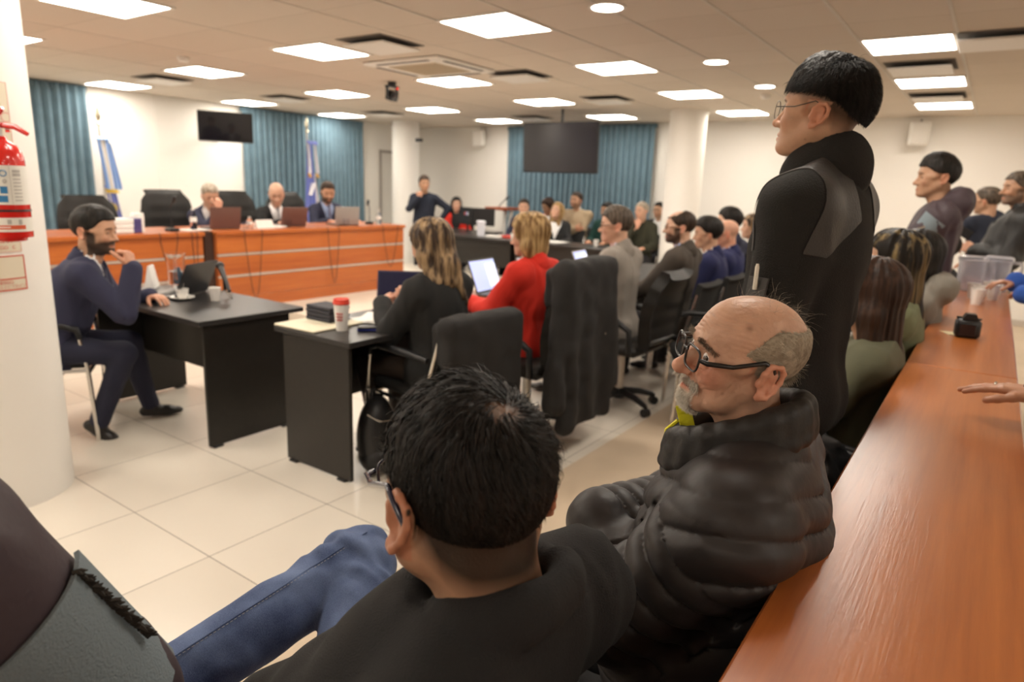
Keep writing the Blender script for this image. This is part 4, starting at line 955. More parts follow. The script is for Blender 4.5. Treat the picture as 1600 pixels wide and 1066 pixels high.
def head_sdf(h, o):
    """o: jaw, nose, chin, age, lids, neck(target local point), neck_r, ears, mouth"""
    s = SDF(h); jw = o.get('jaw', 1.0); ns = o.get('nose', 1.0); fat = o.get('fat', 0.0)
    s.ell((-.014, 0, .036), (.099, .077, .083), .02)                       # skull
    s.ell((.026, 0, .03), (.066, .066, .07), .03)                           # forehead
    s.ell((.034, 0, -.040), (.052, .058*jw+fat*.4, .064), .03)              # face
    for y in (-1, 1):
        s.cone((-.006, y*.054*jw, -.045), (.062, y*.020, -.094), .022+fat*.5, .020, .03)   # jaw line
        s.ell((.062, y*.040, -.028), (.026+fat*.5, .024, .024+fat*.5), .022)     # cheek
        s.cone((.066, y*.05, .004), (.03, y*.068, .004), .012, .012, .02)        # cheek bone
    s.ell((.077, 0, -.098), (.019, .022, .017), .02)                        # chin
    s.ell((.060, 0, -.060), (.034, .036, .034), .02)                        # muzzle
    s.cone((.083, -.030, .022), (.083, .030, .022), .011, .011, .018)       # brow ridge
    for y in (-1, 1): s.ell((.098, y*.034, .000), (.016, .020, .013), .018, 's')
    s.cone((.086, 0, .010), (.103*1+.007*ns, 0, -.034), .0075, .0105*ns, .012)      # nose
    s.ell((.106+.006*ns, 0, -.037), (.0115*ns, .0115*ns, .010*ns), .008)
    for y in (-1, 1):
        s.ell((.097, y*.0125*ns, -.040), (.012, .0085, .0085), .007)
    if h < .005:
        for y in (-1, 1): s.ell((.104, y*.007, -.048), (.006, .0038, .004), .003, 's')
    # lips
    for y in (-1, 1):
        s.cone((.0945, 0, -.0655), (.084, y*.023, -.0685), .0058, .003, .006)
        s.cone((.0935, 0, -.0775), (.084, y*.021, -.0715), .0065, .003, .006)
    if h < .006: s.fn(lambda P: np.maximum(np.abs(P[..., 2]+.0705+.25*(np.abs(P[..., 1]))**1.5)-.0009, np.maximum(np.abs(P[..., 1])-.026, .078-P[..., 0])), (.078, -.028, -.08), (.11, .028, -.06), .003, 's')
    # eyelids and eye opening
    for y in (-1, 1):
        s.ell((.0745, y*.032, .000), (.0155, .0165, .0135), .006)
        if h < .005:
            e = o.get('eye', .0048)
            s.ell((.089, y*.0325, -.001), (.012, .0125, e), .0025, 's')
    # ears
    for y in (-1, 1):
        if h > .007: s.ell((-.010, y*.078, -.012), (.018, .008, .031), .008)
        else:
            es = o.get('ear', 1.0); R = rotm(0, -.18, y*.38); c = np.array([-.012, y*.077, -.010])
            pts = [(.012, -.004), (.014, .012), (.006, .027), (-.008, .031), (-.019, .022), (-.021, .005), (-.015, -.012), (-.004, -.026), (.006, -.031)]
            for (p, q) in zip(pts[:-1], pts[1:]):
                A = c+R@np.array([p[0]*es, y*(.008+(.010 if p[0] < 0 else .0)), p[1]*es]); B = c+R@np.array([q[0]*es, y*(.008+(.010 if q[0] < 0 else .0)), q[1]*es]); s.cone(A, B, .0042*es, .0042*es, .004)
            s.ell(c+R@np.array([-.003, y*.007, .002]), (.018*es, .0065, .028*es), .006, 'u', R)
            s.cone(c+R@np.array([-.010, y*.013, .016]), c+R@np.array([-.011, y*.013, -.012]), .0035*es, .0035*es, .004)
            s.ell(c+R@np.array([.004, y*.011, -.026*es]), (.008*es, .0055, .009*es), .006, 'u', R)
            s.ell(c+R@np.array([.002, y*.017, -.003]), (.0085*es, .0085, .0125*es), .004, 's', R)
            s.ell(c+R@np.array([.014, y*.004, -.006]), (.005, .005, .008), .005, 'u', R)
    N = np.array(o['neck'], float); nr = o.get('neck_r', .053)
    s.cone((-.032, 0, -.055), N+np.array([0, 0, .0]), nr*.96, nr*1.08, .03)
    s.cone((.02, 0, -.075), N*.6+np.array([.014, 0, -.02]), .030, .036, .03)
    if 'extra' in o: o['extra'](s)
    return s
def head_tint(P, o):
    base = np.array(SKIN[o.get('skin', 'warm')]); T = np.tile(base, (len(P), 1)); x, y, z = P[:, 0], P[:, 1], P[:, 2]; ay = np.abs(y)
    def mixc(w, c): 
        nonlocal T
        w = np.clip(w, 0, 1)[:, None]; T = T*(1-w)+np.array(c)*w
    g = lambda cx, cy, cz, r: np.exp(-((x-cx)**2+(ay-cy)**2+(z-cz)**2)/(r*r))
    mixc(.35*g(.075, .045, -.03, .022)+.4*g(.11, 0, -.04, .014), base*np.array([1.05, .72, .68]))
    mixc(.55*((ay > .0775) & (x < .02) & (np.abs(z+.01) < .04) & (x > -.045)), base*np.array([1.12, .72, .66]))
    lip = np.exp(-((z+.0715)/.0075)**2-(ay/.022)**4)*(x > .079); mixc(.75*lip, base*np.array([1.0, .55, .52]))
    mixc(1.0*np.exp(-((ay-.032)/.0105)**2-((z+.0005)/.0042)**2)*(x > .06)*(0 if o.get('eyes') else 1), (.02, .012, .01))
    bc = o.get('brow', (.03, .02, .015)); arch = .0225-.012*np.clip((ay-.034)/.02, 0, 1)**2
    mixc(o.get('browk', .9)*np.exp(-((z-arch)/.0045)**2)*np.clip((ay-.010)/.006, 0, 1)*np.clip((.052-ay)/.008, 0, 1)*(x > .05), bc)
    b = o.get('beard', 0)
    if b:
        zone = np.clip((-.048-z+.2*(x-.07))/.012+.5, 0, 1); zone = np.maximum(zone, np.clip((.045-x)/.012, 0, 1)*np.clip((x+.01)/.01, 0, 1)*(z < .0)*(z > -.11)*(ay > .045))
        zone *= (x > -.012)*(z > -.125)*(z < .0)*(1-np.clip(lip*1.3, 0, 1)); mixc(b*zone, o.get('beardc', (.03, .02, .015)))
    st = o.get('scalp', 0)
    if st:
        zl = np.interp(x, [-.12, -.05, -.02, .03, .055, .075], [-.075, -.055, -.0, .01, .055, .062])
        mixc(st*np.clip((z-zl)/.012, 0, 1)*(x < .078)*(1-((ay > .074) & (x > -.04) & (z < .02))), o.get('scalpc', (.09, .06, .045)))
    if 'tintf' in o: T = o['tintf'](P, T)
    return T
def hair_cap(h, o):
    """cap of short hair following the skull"""
    th = o.get('th', .012); up = o.get('top', 0); s = SDF(h)
    s.ell((-.015-th*.2, 0, .038), (.099+th, .077+th*.9, .083+th), .02)
    s.ell((.022, 0, .048+up*.3), (.066+th*.5, .064+th*.7, .066+th+up*.5), .03)
    if up: s.ell((-.005, 0, .06+up), (.085, .066, .068), .03)
    xs, zs = o.get('line', ([-.13, -.07, -.045, -.028, -.018, .02, .035, .058, .072, .1], [-.075, -.070, -.055, -.03, .012, .006, .020, .052, .064, .066]))
    nar = o.get('side', 0)
    def keep(P):
        zl = np.interp(P[:, 0], xs, zs); d = zl-P[:, 2]
        if o.get('receding'): d = np.maximum(d, (P[:, 0]-.055+.9*np.abs(P[:, 1])*0)*1.0-(.0))
        if o.get('baldtop'):
            r = o['baldtop']; d = np.maximum(d, r[3]-np.sqrt(((P[:, 0]-r[0])/1.1)**2+P[:, 1]**2+(P[:, 2]-r[2])**2)) if len(r) > 3 else d
        if o.get('fringeonly'): d = np.maximum(d, P[:, 2]-o['fringeonly']-.25*(-P[:, 0]))
        if 'cutf' in o: d = np.maximum(d, o['cutf'](P))
        return d*.8
    s.cut(keep)
    fr = o.get('strand', 190.); am = o.get('sa', .0022)
    def dsp(P):
        a = np.arctan2(P[:, 1], P[:, 0]+.02); Q = np.stack([a*fr*.1, P[:, 2]*28, P[:, 0]*28], -1)
        return am*noise3(Q)*1.2+am*.8*noise3(P*np.array([60, 160, 60]))
    s.disp(dsp); return s
def long_hair(h, o):
    """o: len (z of the ends), vol, back(x of hair mass), part"""
    s = hair_cap(h, dict(th=o.get('th', .016), top=o.get('top', .0), sa=0, line=([-.3, -.02, .0, .03, .05, .065, .08, .1], [-2, -2, -1.5, -.9, -.5, .050, .066, .07])))
    z1 = o.get('len', -.25); v = o.get('vol', .03); bx = o.get('back', -.06)
    for y in (-1, 1):
        s.cone((-.01, y*.066, .03), (-.015, y*.078, -.06), .03, .026+v*.3, .03)
        s.cone((-.015, y*.076, -.06), (bx+.02, y*(.072+o.get('flare', 0)), z1), .026+v*.3, .018+v*.4, .03)
    s.cone((-.06, 0, .03), (bx-.01, 0, z1*.6), .062, .06, .03)
    s.cone((bx-.01, 0, z1*.6), (bx-.02, 0, z1), .06, .045, .03)
    for y in (-.04, .04): s.cone((-.06, y, .0), (bx-.01, y*1.1, z1*1.0), .045, .03, .03)
    for q in o.get('locks', []): s.cone(q[0], q[1], q[2], q[3], .012)
    am = o.get('sa', .005)
    def dsp(P):
        a = np.arctan2(P[:, 1], P[:, 0]+.03); w = P[:, 2]*6
        return am*(noise3(np.stack([a*9+np.sin(w*1.3)*.35*o.get('wave', 1), w*.6, P[:, 0]*0+3], -1))+.6*noise3(np.stack([a*24+np.sin(w*2)*.5*o.get('wave', 1), w*.8, P[:, 0]*0+9], -1)))
    s.disp(dsp); 
    s.ops.append((lambda P: np.sqrt(((P[..., 0]-.10)/.9)**2+(P[..., 1]/.78)**2+((P[..., 2]+.03)/1.15)**2)-.078, np.array([-.0, -.09, -.14]), np.array([.2, .09, .07]), .008, 's'))
    return s
def hand_sdf(h, side, curl=.35, spread=.12, thumb=(.75, .55), curls=None):
    """wrist at the origin, fingers +X, back of the hand +Z; side=+1: thumb at +Y"""
    s = SDF(h); sd = side
    s.cone((-.02, 0, 0), (.012, 0, 0), .024, .025, .015, 'u', ((0, 0, 1), 1.25))
    for i, y in enumerate((.029, .010, -.009, -.027)):
        s.cone((.01, sd*y*.62, 0), (.088-(.004 if i in (0, 2) else 0)-(.014 if i == 3 else 0), sd*y, .002), .014, .0118, .012, 'u', ((0, 0, 1), 1.15))
    s.ell((.035, sd*.026, -.008), (.030, .015, .015), .012); s.ell((.04, -sd*.022, -.007), (.034, .014, .013), .012)
    L = [(.040, .024, .021), (.045, .028, .022), (.041, .026, .021), (.032, .020, .019)]
    for i, y in enumerate((.029, .010, -.009, -.027)):
        p = np.array([.088-(.004 if i in (0, 2) else 0)-(.014 if i == 3 else 0), sd*y, .002]); a = 0.; yaw = sd*spread*(1.5-i)/1.5*.6; c = (curls[i] if curls is not None else curl)
        for j, l in enumerate(L[i]):
            a += c*(1.0 if j == 0 else 1.15 if j == 1 else .75); d = np.array([math.cos(a)*math.cos(yaw), math.cos(a)*math.sin(yaw), -math.sin(a)]); q = p+d*l
            r0 = .0094-.0009*j-.0009*(i == 3); s.cone(p, q, r0, r0-.0009, .0045); p = q
    tb, tc = thumb; p = np.array([.022, sd*.024, -.006]); a = tb
    for j, l in enumerate((.044, .032, .026)):
        d = unit([math.cos(a), sd*math.sin(a), -tc*(.5+.35*j)]); q = p+d*l; s.cone(p, q, (.0135, .0112, .0102)[j], (.0115, .0102, .0088)[j], .008); p = q; a -= .22
    return s
def rect_loop(cy, cz, w, hgt, n=28, p=3.2):
    return [(cy+w*np.sign(math.cos(t))*abs(math.cos(t))**(2/p), cz+hgt*np.sign(math.sin(t))*abs(math.sin(t))**(2/p)) for t in [2*PI*k/n for k in range(n)]]
def glasses(parent, Rh, Hc, m, round_=False, x0=.103, lens=True, r=.0016, zc=-.004, tint=None, temple=None, wide=1.0, lh=.0175):
    """frames on the face, in head-local coordinates mapped by Rh,Hc"""
    T = lambda p: Rh@np.array(p, float)+Hc
    g = G(); w, hh = (.023, .0235) if round_ else (.0265, lh); p = 2.0 if round_ else 3.6
    for y in (-1, 1):
        lp = rect_loop(y*.0335, zc, w, hh, 30, p); pts = [T((x0-.45*max(0, abs(a)-.03)**1*.35, a, b)) for a, b in lp]; g.tube(pts, r, 6, closed=True)
        if lens:
            me = G(); c = T((x0-.002, y*.0335, zc)); me.add([c]+[T((x0-.45*max(0, abs(a)-.03)*.35, a, b)) for a, b in lp], [(0, 1+k, 1+(k+1) % 30) for k in range(30)]); me.build('lens', mat('lens_pane', (.95, .96, .97), .02, trans=1, ior=1.02, alpha=.22), parent, None)
        tt = temple or r*1.2; W_ = wide
        g.tube([T((x0-.006, y*.060*W_, zc+.006)), T((x0-.016, y*.071*W_, zc+.006)), T((x0-.06, y*.0795*W_, zc+.010)), T((-.002, y*.083*W_, .024)), T((-.020, y*.084*W_, .015)), T((-.035, y*.078*W_, -.010))], [tt, tt*1.2, tt, tt, tt*1.1, tt*1.1], 6)
    g.tube([T((x0, -.0105, zc+.006)), T((x0+.004, 0, zc+.008)), T((x0, .0105, zc+.006))], r, 6)
    return g.build('glasses_frame', m, parent, 80)
def place(VQ, R, T):
    V, Q = VQ; return V@np.array(R).T+np.array(T), Q
def cloth_folds(amp, f=9., seed=0., dirv=(1, 1, .45)):
    dv = np.array(dirv, float)
    def d(P):
        Q = P*f*dv+seed; w = noise3(Q*.6+5.)
        n = noise3(Q+w[:, None]*1.3); return amp*(1-2*np.abs(n))*.9+amp*.4*noise3(Q*2.3)
    return d
def person(name_pos, rz, label, o):
    """o keys: head (world xyz), hyaw/hpitch/hroll rel body, pose, hands targets (local), clothes, hair..."""
    hx, hy, hz = name_pos; q = o.get('q', 'far'); z0 = o.get('floor', 0.0)
    hb, hc, hh, hn = {'far': (.026, .017, .0085, .0085), 'mid': (.022, .011, .0052, .0055), 'near': (.018, .0075, .0026, .0032)}[q]
    hb, hc, hh, hn = o.get('res', (hb, hc, hh, hn))
    lean = o.get('lean', .05); tall = o.get('pose', 'sit') == 'stand'; sc = o.get('sc', 1.0)
    cr_, sr_ = math.cos(rz), math.sin(rz)
    t = empty('person', (hx-cr_*lean, hy-sr_*lean, z0), rz, label, 'person', o.get('group'))
    Hc = np.array([lean, o.get('hside', 0.0), hz-z0])
    Rh = np.array(Matrix.Rotation(o.get('hyaw', 0), 3, 'Z') @ Matrix.Rotation(o.get('hpitch', 0), 3, 'Y') @ Matrix.Rotation(o.get('hroll', 0), 3, 'X'))
    Nb = Hc+np.array(o.get('neckoff', (-.045-.3*max(0, o.get('hpitch', 0))*.1, 0, -.172)))           # neck base
    pz = o.get('pz', .93*sc if tall else .555); P0 = np.array([o.get('px', 0.0), o.get('py', 0.0), pz])
    sw = o.get('sw', .168); sd = o.get('sdrop', .058)
    ty = o.get('tyaw', 0.0); ry = np.array([-math.sin(ty), math.cos(ty), 0])
    Sh = {s: Nb+ry*sw*s+np.array([-.01, 0, -sd-(o.get('shd', {}).get(s, 0))]) for s in (-1, 1)}
    up = Nb-P0; fat = o.get('fat', 0.0)
    UA, FA = .285*sc, .255*sc
    hands = o.get('hands', {}); J = {}
    for s in (-1, 1):
        hd = hands.get(s, None)
        if hd is None:
            hd = dict(w=(P0[0]+.34, s*.16, pz+.17), pole=(-.3, s*.5, -1)) if not tall else dict(w=(P0[0]+.05, s*.27, pz+.0), pole=(-1, s*.3, 0), d=(.1, 0, -1), n=(0, s, 0))
        E_, W_ = ik(Sh[s], hd['w'], UA, FA, hd.get('pole', (-.3, s*.6, -1))); J[s] = (Sh[s], E_, W_, hd)
    legs = {}
    for s in (-1, 1):
        hp = P0+np.array([0, s*.09, -.02])
        lg = o.get('legs', {}).get(s)
        if tall: kn, an = (np.array([P0[0]+.03, s*.10, .50*sc]), np.array([P0[0]-.02, s*.11, .085])) if lg is None else (np.array(lg[0]), np.array(lg[1]))
        else: kn, an = (np.array([P0[0]+.43, s*.12, .52]), np.array([P0[0]+.42, s*.13, .09])) if lg is None else (np.array(lg[0]), np.array(lg[1]))
        legs[s] = (hp, kn, an)
    # ---------- body: one continuous surface
    def torso(s_, g, arms=True, sl=1.0, hem=None, noleg=True):
        u = unit(up); R = frame(np.cross(ry, u)*1.0, u)
        L = np.linalg.norm(up)
        s_.ell(P0+u*.03, (.125+g+fat*.5, .165+g+fat*.5, .12+g), .05, 'u', R)
        s_.ell(P0+u*L*.36+R[:, 0]*(.01+fat), (.115+g+fat, .150+g+fat, .17), .06, 'u', R)
        s_.ell(P0+u*L*.68, (.115+g+fat*.5, .165+g+fat*.4, .17+g), .06, 'u', R)
        s_.cone(Sh[-1]-(Sh[-1]-Nb)*.12+R[:, 2]*-.01, Sh[1]-(Sh[1]-Nb)*.12+R[:, 2]*-.01, .062+g, .062+g, .05)
        for s in (-1, 1): s_.cone(Nb+np.array([-.01, s*.03, -.015]), Sh[s], .045+g*.8, .050+g*.8, .04)
        if arms:
            for s in (-1, 1):
                S_, E_, W_, hd = J[s]; s_.cone(S_, E_, .056*sl+g, .043*sl+g, .025); s_.cone(E_, E_+(W_-E_)*(1 if g <= 0 else .97), .045*sl+g, .031*sl+g, .02)
    body = SDF(hb); torso(body, -.018)
    for s in (-1, 1):
        hp, kn, an = legs[s]; body.cone(hp, kn, .075, .052, .03); body.cone(kn, an, .050, .036, .02)
    parts = [body.mesh()]; tints = [np.tile(np.array(SKIN[o.get('skin', 'warm')]), (len(parts[0][0]), 1))]
    ho = dict(o.get('face', {})); ho['skin'] = o.get('skin', 'warm'); ho['neck'] = Rh.T@(Nb-Hc+np.array([0, 0, -.02]))
    hs = head_sdf(hh, ho); V, Q = hs.mesh(); V = smooth_mesh(V, Q, 1, .4)
    sch = o.get('hsc', 1.0)
    tints.append(head_tint(V, ho)); parts.append((V*sch@Rh.T+Hc, Q))
    for s in (-1, 1):
        S_, E_, W_, hd = J[s]
        if hd.get('none'): continue
        d = unit(hd['d']) if 'd' in hd else unit(W_-E_); nrm = np.array(hd.get('n', (0, 0, 1)), float)
        R = frame(d, nrm); hv = hand_sdf(hn, hd.get('ts', -s), hd.get('curl', .35), hd.get('spread', .12), hd.get('thumb', (.7, .5)), hd.get('curls')).mesh()
        parts.append(place(hv, R*sc, W_)); base = np.array(SKIN[ho['skin']]); tints.append(np.tile(base*np.array([1.05, .92, .9]), (len(hv[0]), 1)))
    np_mesh('body', parts, M_skin, t, np.vstack(tints))
    # ---------- clothes
    cl = o.get('cloth', {}); m = cl.get('m') or M_black; g = cl.get('g', .012); kind = cl.get('kind', 'sweater')
    c = SDF(hc); torso(c, g, True, cl.get('sl', 1.0))
    if cl.get('skirt', kind in ('suit', 'coat')):
        c.cone(P0+np.array([.0, -.05, -.05]), P0+np.array([.0, .05, -.05]), .14+g, .14+g, .05)
        if tall:
            for s in (-1, 1): c.cone(P0+np.array([0, s*.07, .0]), P0+np.array([0, s*.07, -.12]), .12, .12, .04)
    nc = Nb+np.array([.012, 0, .035]); R0 = cl.get('neck', .062)
    if kind in ('suit', 'coat', 'zip'):
        u = unit(up); zv = cl.get('v', .24)
        def vee(P):
            a = P-Nb; zz = a@u; yy = a@ry; xx = a[..., 0]-.015
            return np.maximum(np.abs(yy)-np.clip((zz+zv)*.36, -.02, .085), -xx)*.9
        c.fn(vee, Nb-np.array([.05, .2, zv+.1]), Nb+np.array([.3, .2, .2]), .006, 's')
    c.cone(nc+np.array([-.02, 0, .03]), nc+np.array([.05, 0, cl.get('ncf', .06)]), R0, R0+.02, cl.get('nk', .01), 's')
    if cl.get('hood'):
        hm = cl['hood']; c.cone(Nb+np.array([-.09, -.05, .03]), Nb+np.array([-.09, .05, .03]), .07*hm, .07*hm, .03); c.cone(Nb+np.array([-.06, -.10, .02]), Nb+np.array([.05, -.09, -.03]), .035*hm, .028, .03); c.cone(Nb+np.array([-.06, .10, .02]), Nb+np.array([.05, .09, -.03]), .035*hm, .028, .03)
    if 'extra' in cl: cl['extra'](c, dict(Nb=Nb, Sh=Sh, J=J, P0=P0, ry=ry, Hc=Hc))
    c.disp(cl['disp'](dict(Nb=Nb, Sh=Sh, J=J, P0=P0)) if 'disp' in cl else cloth_folds(cl.get('fold', .009), cl.get('ff', 11.), hx*3))
    V, Q = c.mesh(); V = smooth_mesh(V, Q, 1, .4 if not cl.get('crisp') else .12)
    top = np_mesh(cl.get('name', {'suit': 'suit_jacket', 'coat': 'coat', 'zip': 'open_jacket'}.get(kind, kind)), [(V, Q)], m, t)
    if kind in ('suit', 'coat', 'zip', 'shirtcollar') or cl.get('shirt'):
        sm = cl.get('shirt') or mat('shirt_white', (.75, .74, .74), .7)
        sh = SDF(min(hc, .012)); torso(sh, g-.012, False); u = unit(up)
        sh.cut(lambda P: np.maximum(-(P@u-(Nb@u)+.34), -(P[:, 0]-Nb[0]+.10)))
        sh.cone(Nb+np.array([-.012, 0, .0]), Nb+np.array([.008, 0, .048]), .068, .064, .02)
        sh.cone(Nb+np.array([.0, 0, .02]), Nb+np.array([.03, 0, .12]), .0575, .060, .004, 's')
        np_mesh('shirt', [sh.mesh()], sm, t)
        if cl.get('tie'):
            gt = G(); x1 = Nb+np.array([.075, 0, .0]); gt.tube([x1+np.array([.0, 0, .005]), x1+np.array([.02, 0, -.03])], [.016, .011], 10).tube([x1+np.array([.02, 0, -.03]), x1+np.array([.045, 0, -.12]), x1+np.array([.05, 0, -.24])], [.010, .02, .026], 8, flat=.4).build('tie', cl['tie'], t, 60)
        if kind == 'suit' and q != 'far':
            lp = G()
            for s in (-1, 1): lp.sheet(lambda a, b: tuple(Nb+np.array([.065+.07*b*(1-.3*b), s*(.055-.045*b+.045*a*math.sin(PI*min(1, b*1.15))*(1-a*.2)), .01-.24*b])), 4, 10, .005)
            lp.build('lapels', m, top, 60)
        if kind in ('suit',):
            cg = SDF(max(.006, hc*.7)); cg.cone(Nb+np.array([-.025, 0, .0]), Nb+np.array([-.012, 0, .032]), .083, .073, .01); cg.cone(Nb+np.array([-.02, 0, -.05]), Nb+np.array([.015, 0, .08]), .068, .066, .004, 's'); cg.cut(lambda P: (P[:, 0]-Nb[0])-.035)
            np_mesh('jacket_collar', [cg.mesh()], m, top)
    if cl.get('collar'):
        cg = SDF(max(.004, hc*.7)); a, b = cl['collar']; cg.cone(Nb+np.array([-.02, 0, -.01]), Nb+np.array([-.005, 0, b]), a+.004, a, .01); cg.cone(Nb+np.array([-.02, 0, -.05]), Nb+np.array([.01, 0, b+.05]), a-.012, a-.010, .004, 's')
        if cl.get('collarcut', 1): cg.cut(lambda P: np.minimum((P[:, 0]-Nb[0])-.04, .01-np.abs(P[:, 1])))
        np_mesh('collar', [cg.mesh()], cl.get('collarm') or m, top)
    # cuffs
    if cl.get('cuff'):
        for s in (-1, 1):
            S_, E_, W_, hd = J[s]; d = unit(W_-E_); G().tube([W_-d*.03, W_+d*.006], [.034, .033], 14).build('shirt_cuff', cl['cuff'], t)
    # ---------- trousers and shoes
    tm = o.get('legm') or mat('dark_trousers', (.015, .015, .02), .8); lr = o.get('legr', 1.0)
    if not o.get('nolegs'):
        tr = SDF(o.get('legres', hc)); tr.ell(P0+np.array([.0, 0, -.0]), (.13, .165, .125), .05)
        for s in (-1, 1):
            hp, kn, an = legs[s]; tr.cone(hp, kn, .088*lr, .066*lr, .03); tr.cone(kn, an+(kn-an)*.02, .066*lr, .052*lr, .02)
        tr.disp(o['legdisp'](legs) if 'legdisp' in o else cloth_folds(.006, 10., 4.))
        V, Q = tr.mesh(); V = smooth_mesh(V, Q, 1, .4); np_mesh(o.get('legname', 'trousers'), [(V, Q)], tm, t)
        for s in (-1, 1):
            hp, kn, an = legs[s]; sh = SDF(max(.007, hc*.7)); td = o.get('toes', {}).get(s, (1, s*.15, 0)); R = frame(td, (0, 0, 1) if abs(td[2]) < .9 else (1, 0, 0)); b = an+np.array([0, 0, 0.0])
            L2 = lambda x, y, z: b+R@np.array([x, y, z])
            sh.cone(L2(-.03, 0, -.045), L2(.10, 0, -.055), .035, .036, .02, 'u', (R[:, 2], 1.1)); sh.cone(L2(.1, 0, -.055), L2(.16, 0, -.06), .038, .028, .02, 'u', (R[:, 2], 1.3)); sh.cone(L2(0, 0, .0), L2(.03, 0, -.04), .042, .04, .02)
            sh.cut(lambda P: -((P-b)@R[:, 2]+.082)); np_mesh('shoe', [sh.mesh()], o.get('shoem') or mat('black_shoe', (.02, .018, .017), .35), t)
    # ---------- hair, glasses
    hr = o.get('hair')
    if hr:
        hs = (long_hair if hr.get('long') else hair_cap)(hr.get('h', hh*1.15), hr); V, Q = hs.mesh(); V = smooth_mesh(V, Q, 1, .3)
        np_mesh('hair', [(V*sch@Rh.T+Hc, Q)], hr['m'], t)
    bd = o.get('beardgeo')
    if bd:
        s = SDF(hh*1.1); s.cone((.072, -.02, -.092), (.072, .02, -.092), .027, .027, .02); s.ell((.055, 0, -.1), (.045, .045, .03), .02)
        for y in (-1, 1): s.cone((.0, y*.060, -.03), (.06, y*.035, -.09), .017, .024, .02); s.cone((.098, 0, -.056), (.088, y*.026, -.066), .006, .006, .01)
        s.cone((.085, -.018, -.074), (.085, .018, -.074), .0085, .0085, .006, 's'); s.disp(lambda P: .0015*noise3(P*260)); np_mesh('beard', [(s.mesh()[0]@Rh.T+Hc, s.mesh()[1])], bd, t)
    if o.get('glasses') is not None:
        g_ = o['glasses']; glasses(t, Rh*sch, Hc, g_.get('m', M_black), g_.get('round', False), r=g_.get('r', .0016), temple=g_.get('temple'), x0=g_.get('x0', .103), wide=g_.get('wide', 1.0), lh=g_.get('lh', .0175), lens=q != 'far')
    return t, dict(Rh=Rh*sch, Hc=Hc, Nb=Nb, J=J, Sh=Sh, P0=P0, legs=legs, up=up)
# ================================================================ THE CROWD
def hair_mat(name, c0, c1, rough=.5, sc=(70, 70, 5), p0=.40, p1=.62):
    m = bpy.data.materials.new(name); m.use_nodes = True; nt = m.node_tree; B = nt.nodes['Principled BSDF']; L = nt.links.new
    tc = nt.nodes.new('ShaderNodeTexCoord'); mp = nt.nodes.new('ShaderNodeMapping'); mp.inputs['Scale'].default_value = sc; L(tc.outputs['Object'], mp.inputs['Vector'])
    n = nt.nodes.new('ShaderNodeTexNoise'); n.inputs['Scale'].default_value = 1; n.inputs['Detail'].default_value = 6; L(mp.outputs[0], n.inputs['Vector'])
    cr = nt.nodes.new('ShaderNodeValToRGB'); cr.color_ramp.elements[0].position = p0; cr.color_ramp.elements[1].position = p1; cr.color_ramp.elements[0].color = (*c0, 1); cr.color_ramp.elements[1].color = (*c1, 1)
    L(n.outputs['Fac'], cr.inputs[0]); L(cr.outputs[0], B.inputs['Base Color']); B.inputs['Roughness'].default_value = rough; B.inputs['Specular IOR Level'].default_value = .22
    bp = nt.nodes.new('ShaderNodeBump'); bp.inputs['Strength'].default_value = .6; bp.inputs['Distance'].default_value = .004; L(n.outputs['Fac'], bp.inputs['Height']); L(bp.outputs[0], B.inputs['Normal'])
    _M[name] = m; return m
H_black = hair_mat('hair_black', (.006, .005, .004), (.018, .014, .012), .5)
H_brown = hair_mat('hair_brown', (.02, .012, .008), (.06, .036, .022))
H_grey = hair_mat('hair_grey_brown', (.045, .033, .025), (.13, .10, .075))
H_lgrey = hair_mat('hair_light_grey', (.25, .20, .15), (.5, .44, .36))
H_blond = hair_mat('hair_blond', (.16, .085, .03), (.50, .33, .15), .5, (45, 45, 3))
H_streak = hair_mat('hair_streaked', (.035, .02, .012), (.42, .28, .15), .5, (38, 38, 2.5), .42, .7)
H_dstreak = hair_mat('hair_dark_streaked', (.010, .007, .005), (.28, .20, .09), .5, (34, 34, 2), .52, .74)
H_dbrown = hair_mat('hair_reddish_dark', (.018, .009, .006), (.05, .024, .014))
def fab(name, c, r=.85, b=.35, s=260, sheen=.0): return mat(name, c, r, bump=b, bscale=s, sheen=sheen)
F_navy = fab('navy_wool', (.024, .027, .055)); F_navy2 = fab('blue_wool', (.014, .018, .075)); F_black = fab('black_wool', (.012, .012, .013)); F_blazer = fab('blazer_black', (.014, .014, .014))
F_red = fab('red_wool', (.62, .025, .012)); F_grey = fab('grey_tweed', (.27, .24, .21)); F_brown = fab('brown_tweed', (.060, .048, .038)); F_tan = fab('beige_coat', (.40, .28, .20)); F_beige = fab('beige_knit', (.42, .32, .21), .9)
F_green = fab('dark_green', (.01, .05, .042)); F_olive = fab('olive_jacket', (.035, .035, .02)); F_ckn = fab('dark_navy_knit', (.010, .014, .028)); F_ghood = fab('grey_hoodie', (.22, .20, .17)); F_blue = fab('royal_blue', (.03, .10, .42)); F_char = fab('charcoal', (.035, .037, .038))
F_police = mat('uniform_softshell', (.065, .046, .055), .62, bump=.2, bscale=120); F_patch = mat('velcro_patch_grey', (.21, .26, .29), .85, bump=.6, bscale=300)
S_white = mat('shirt_white', (.75, .74, .74), .7); S_blue = mat('shirt_blue', (.30, .38, .58), .7)
def cross_on_chest(hx): pass
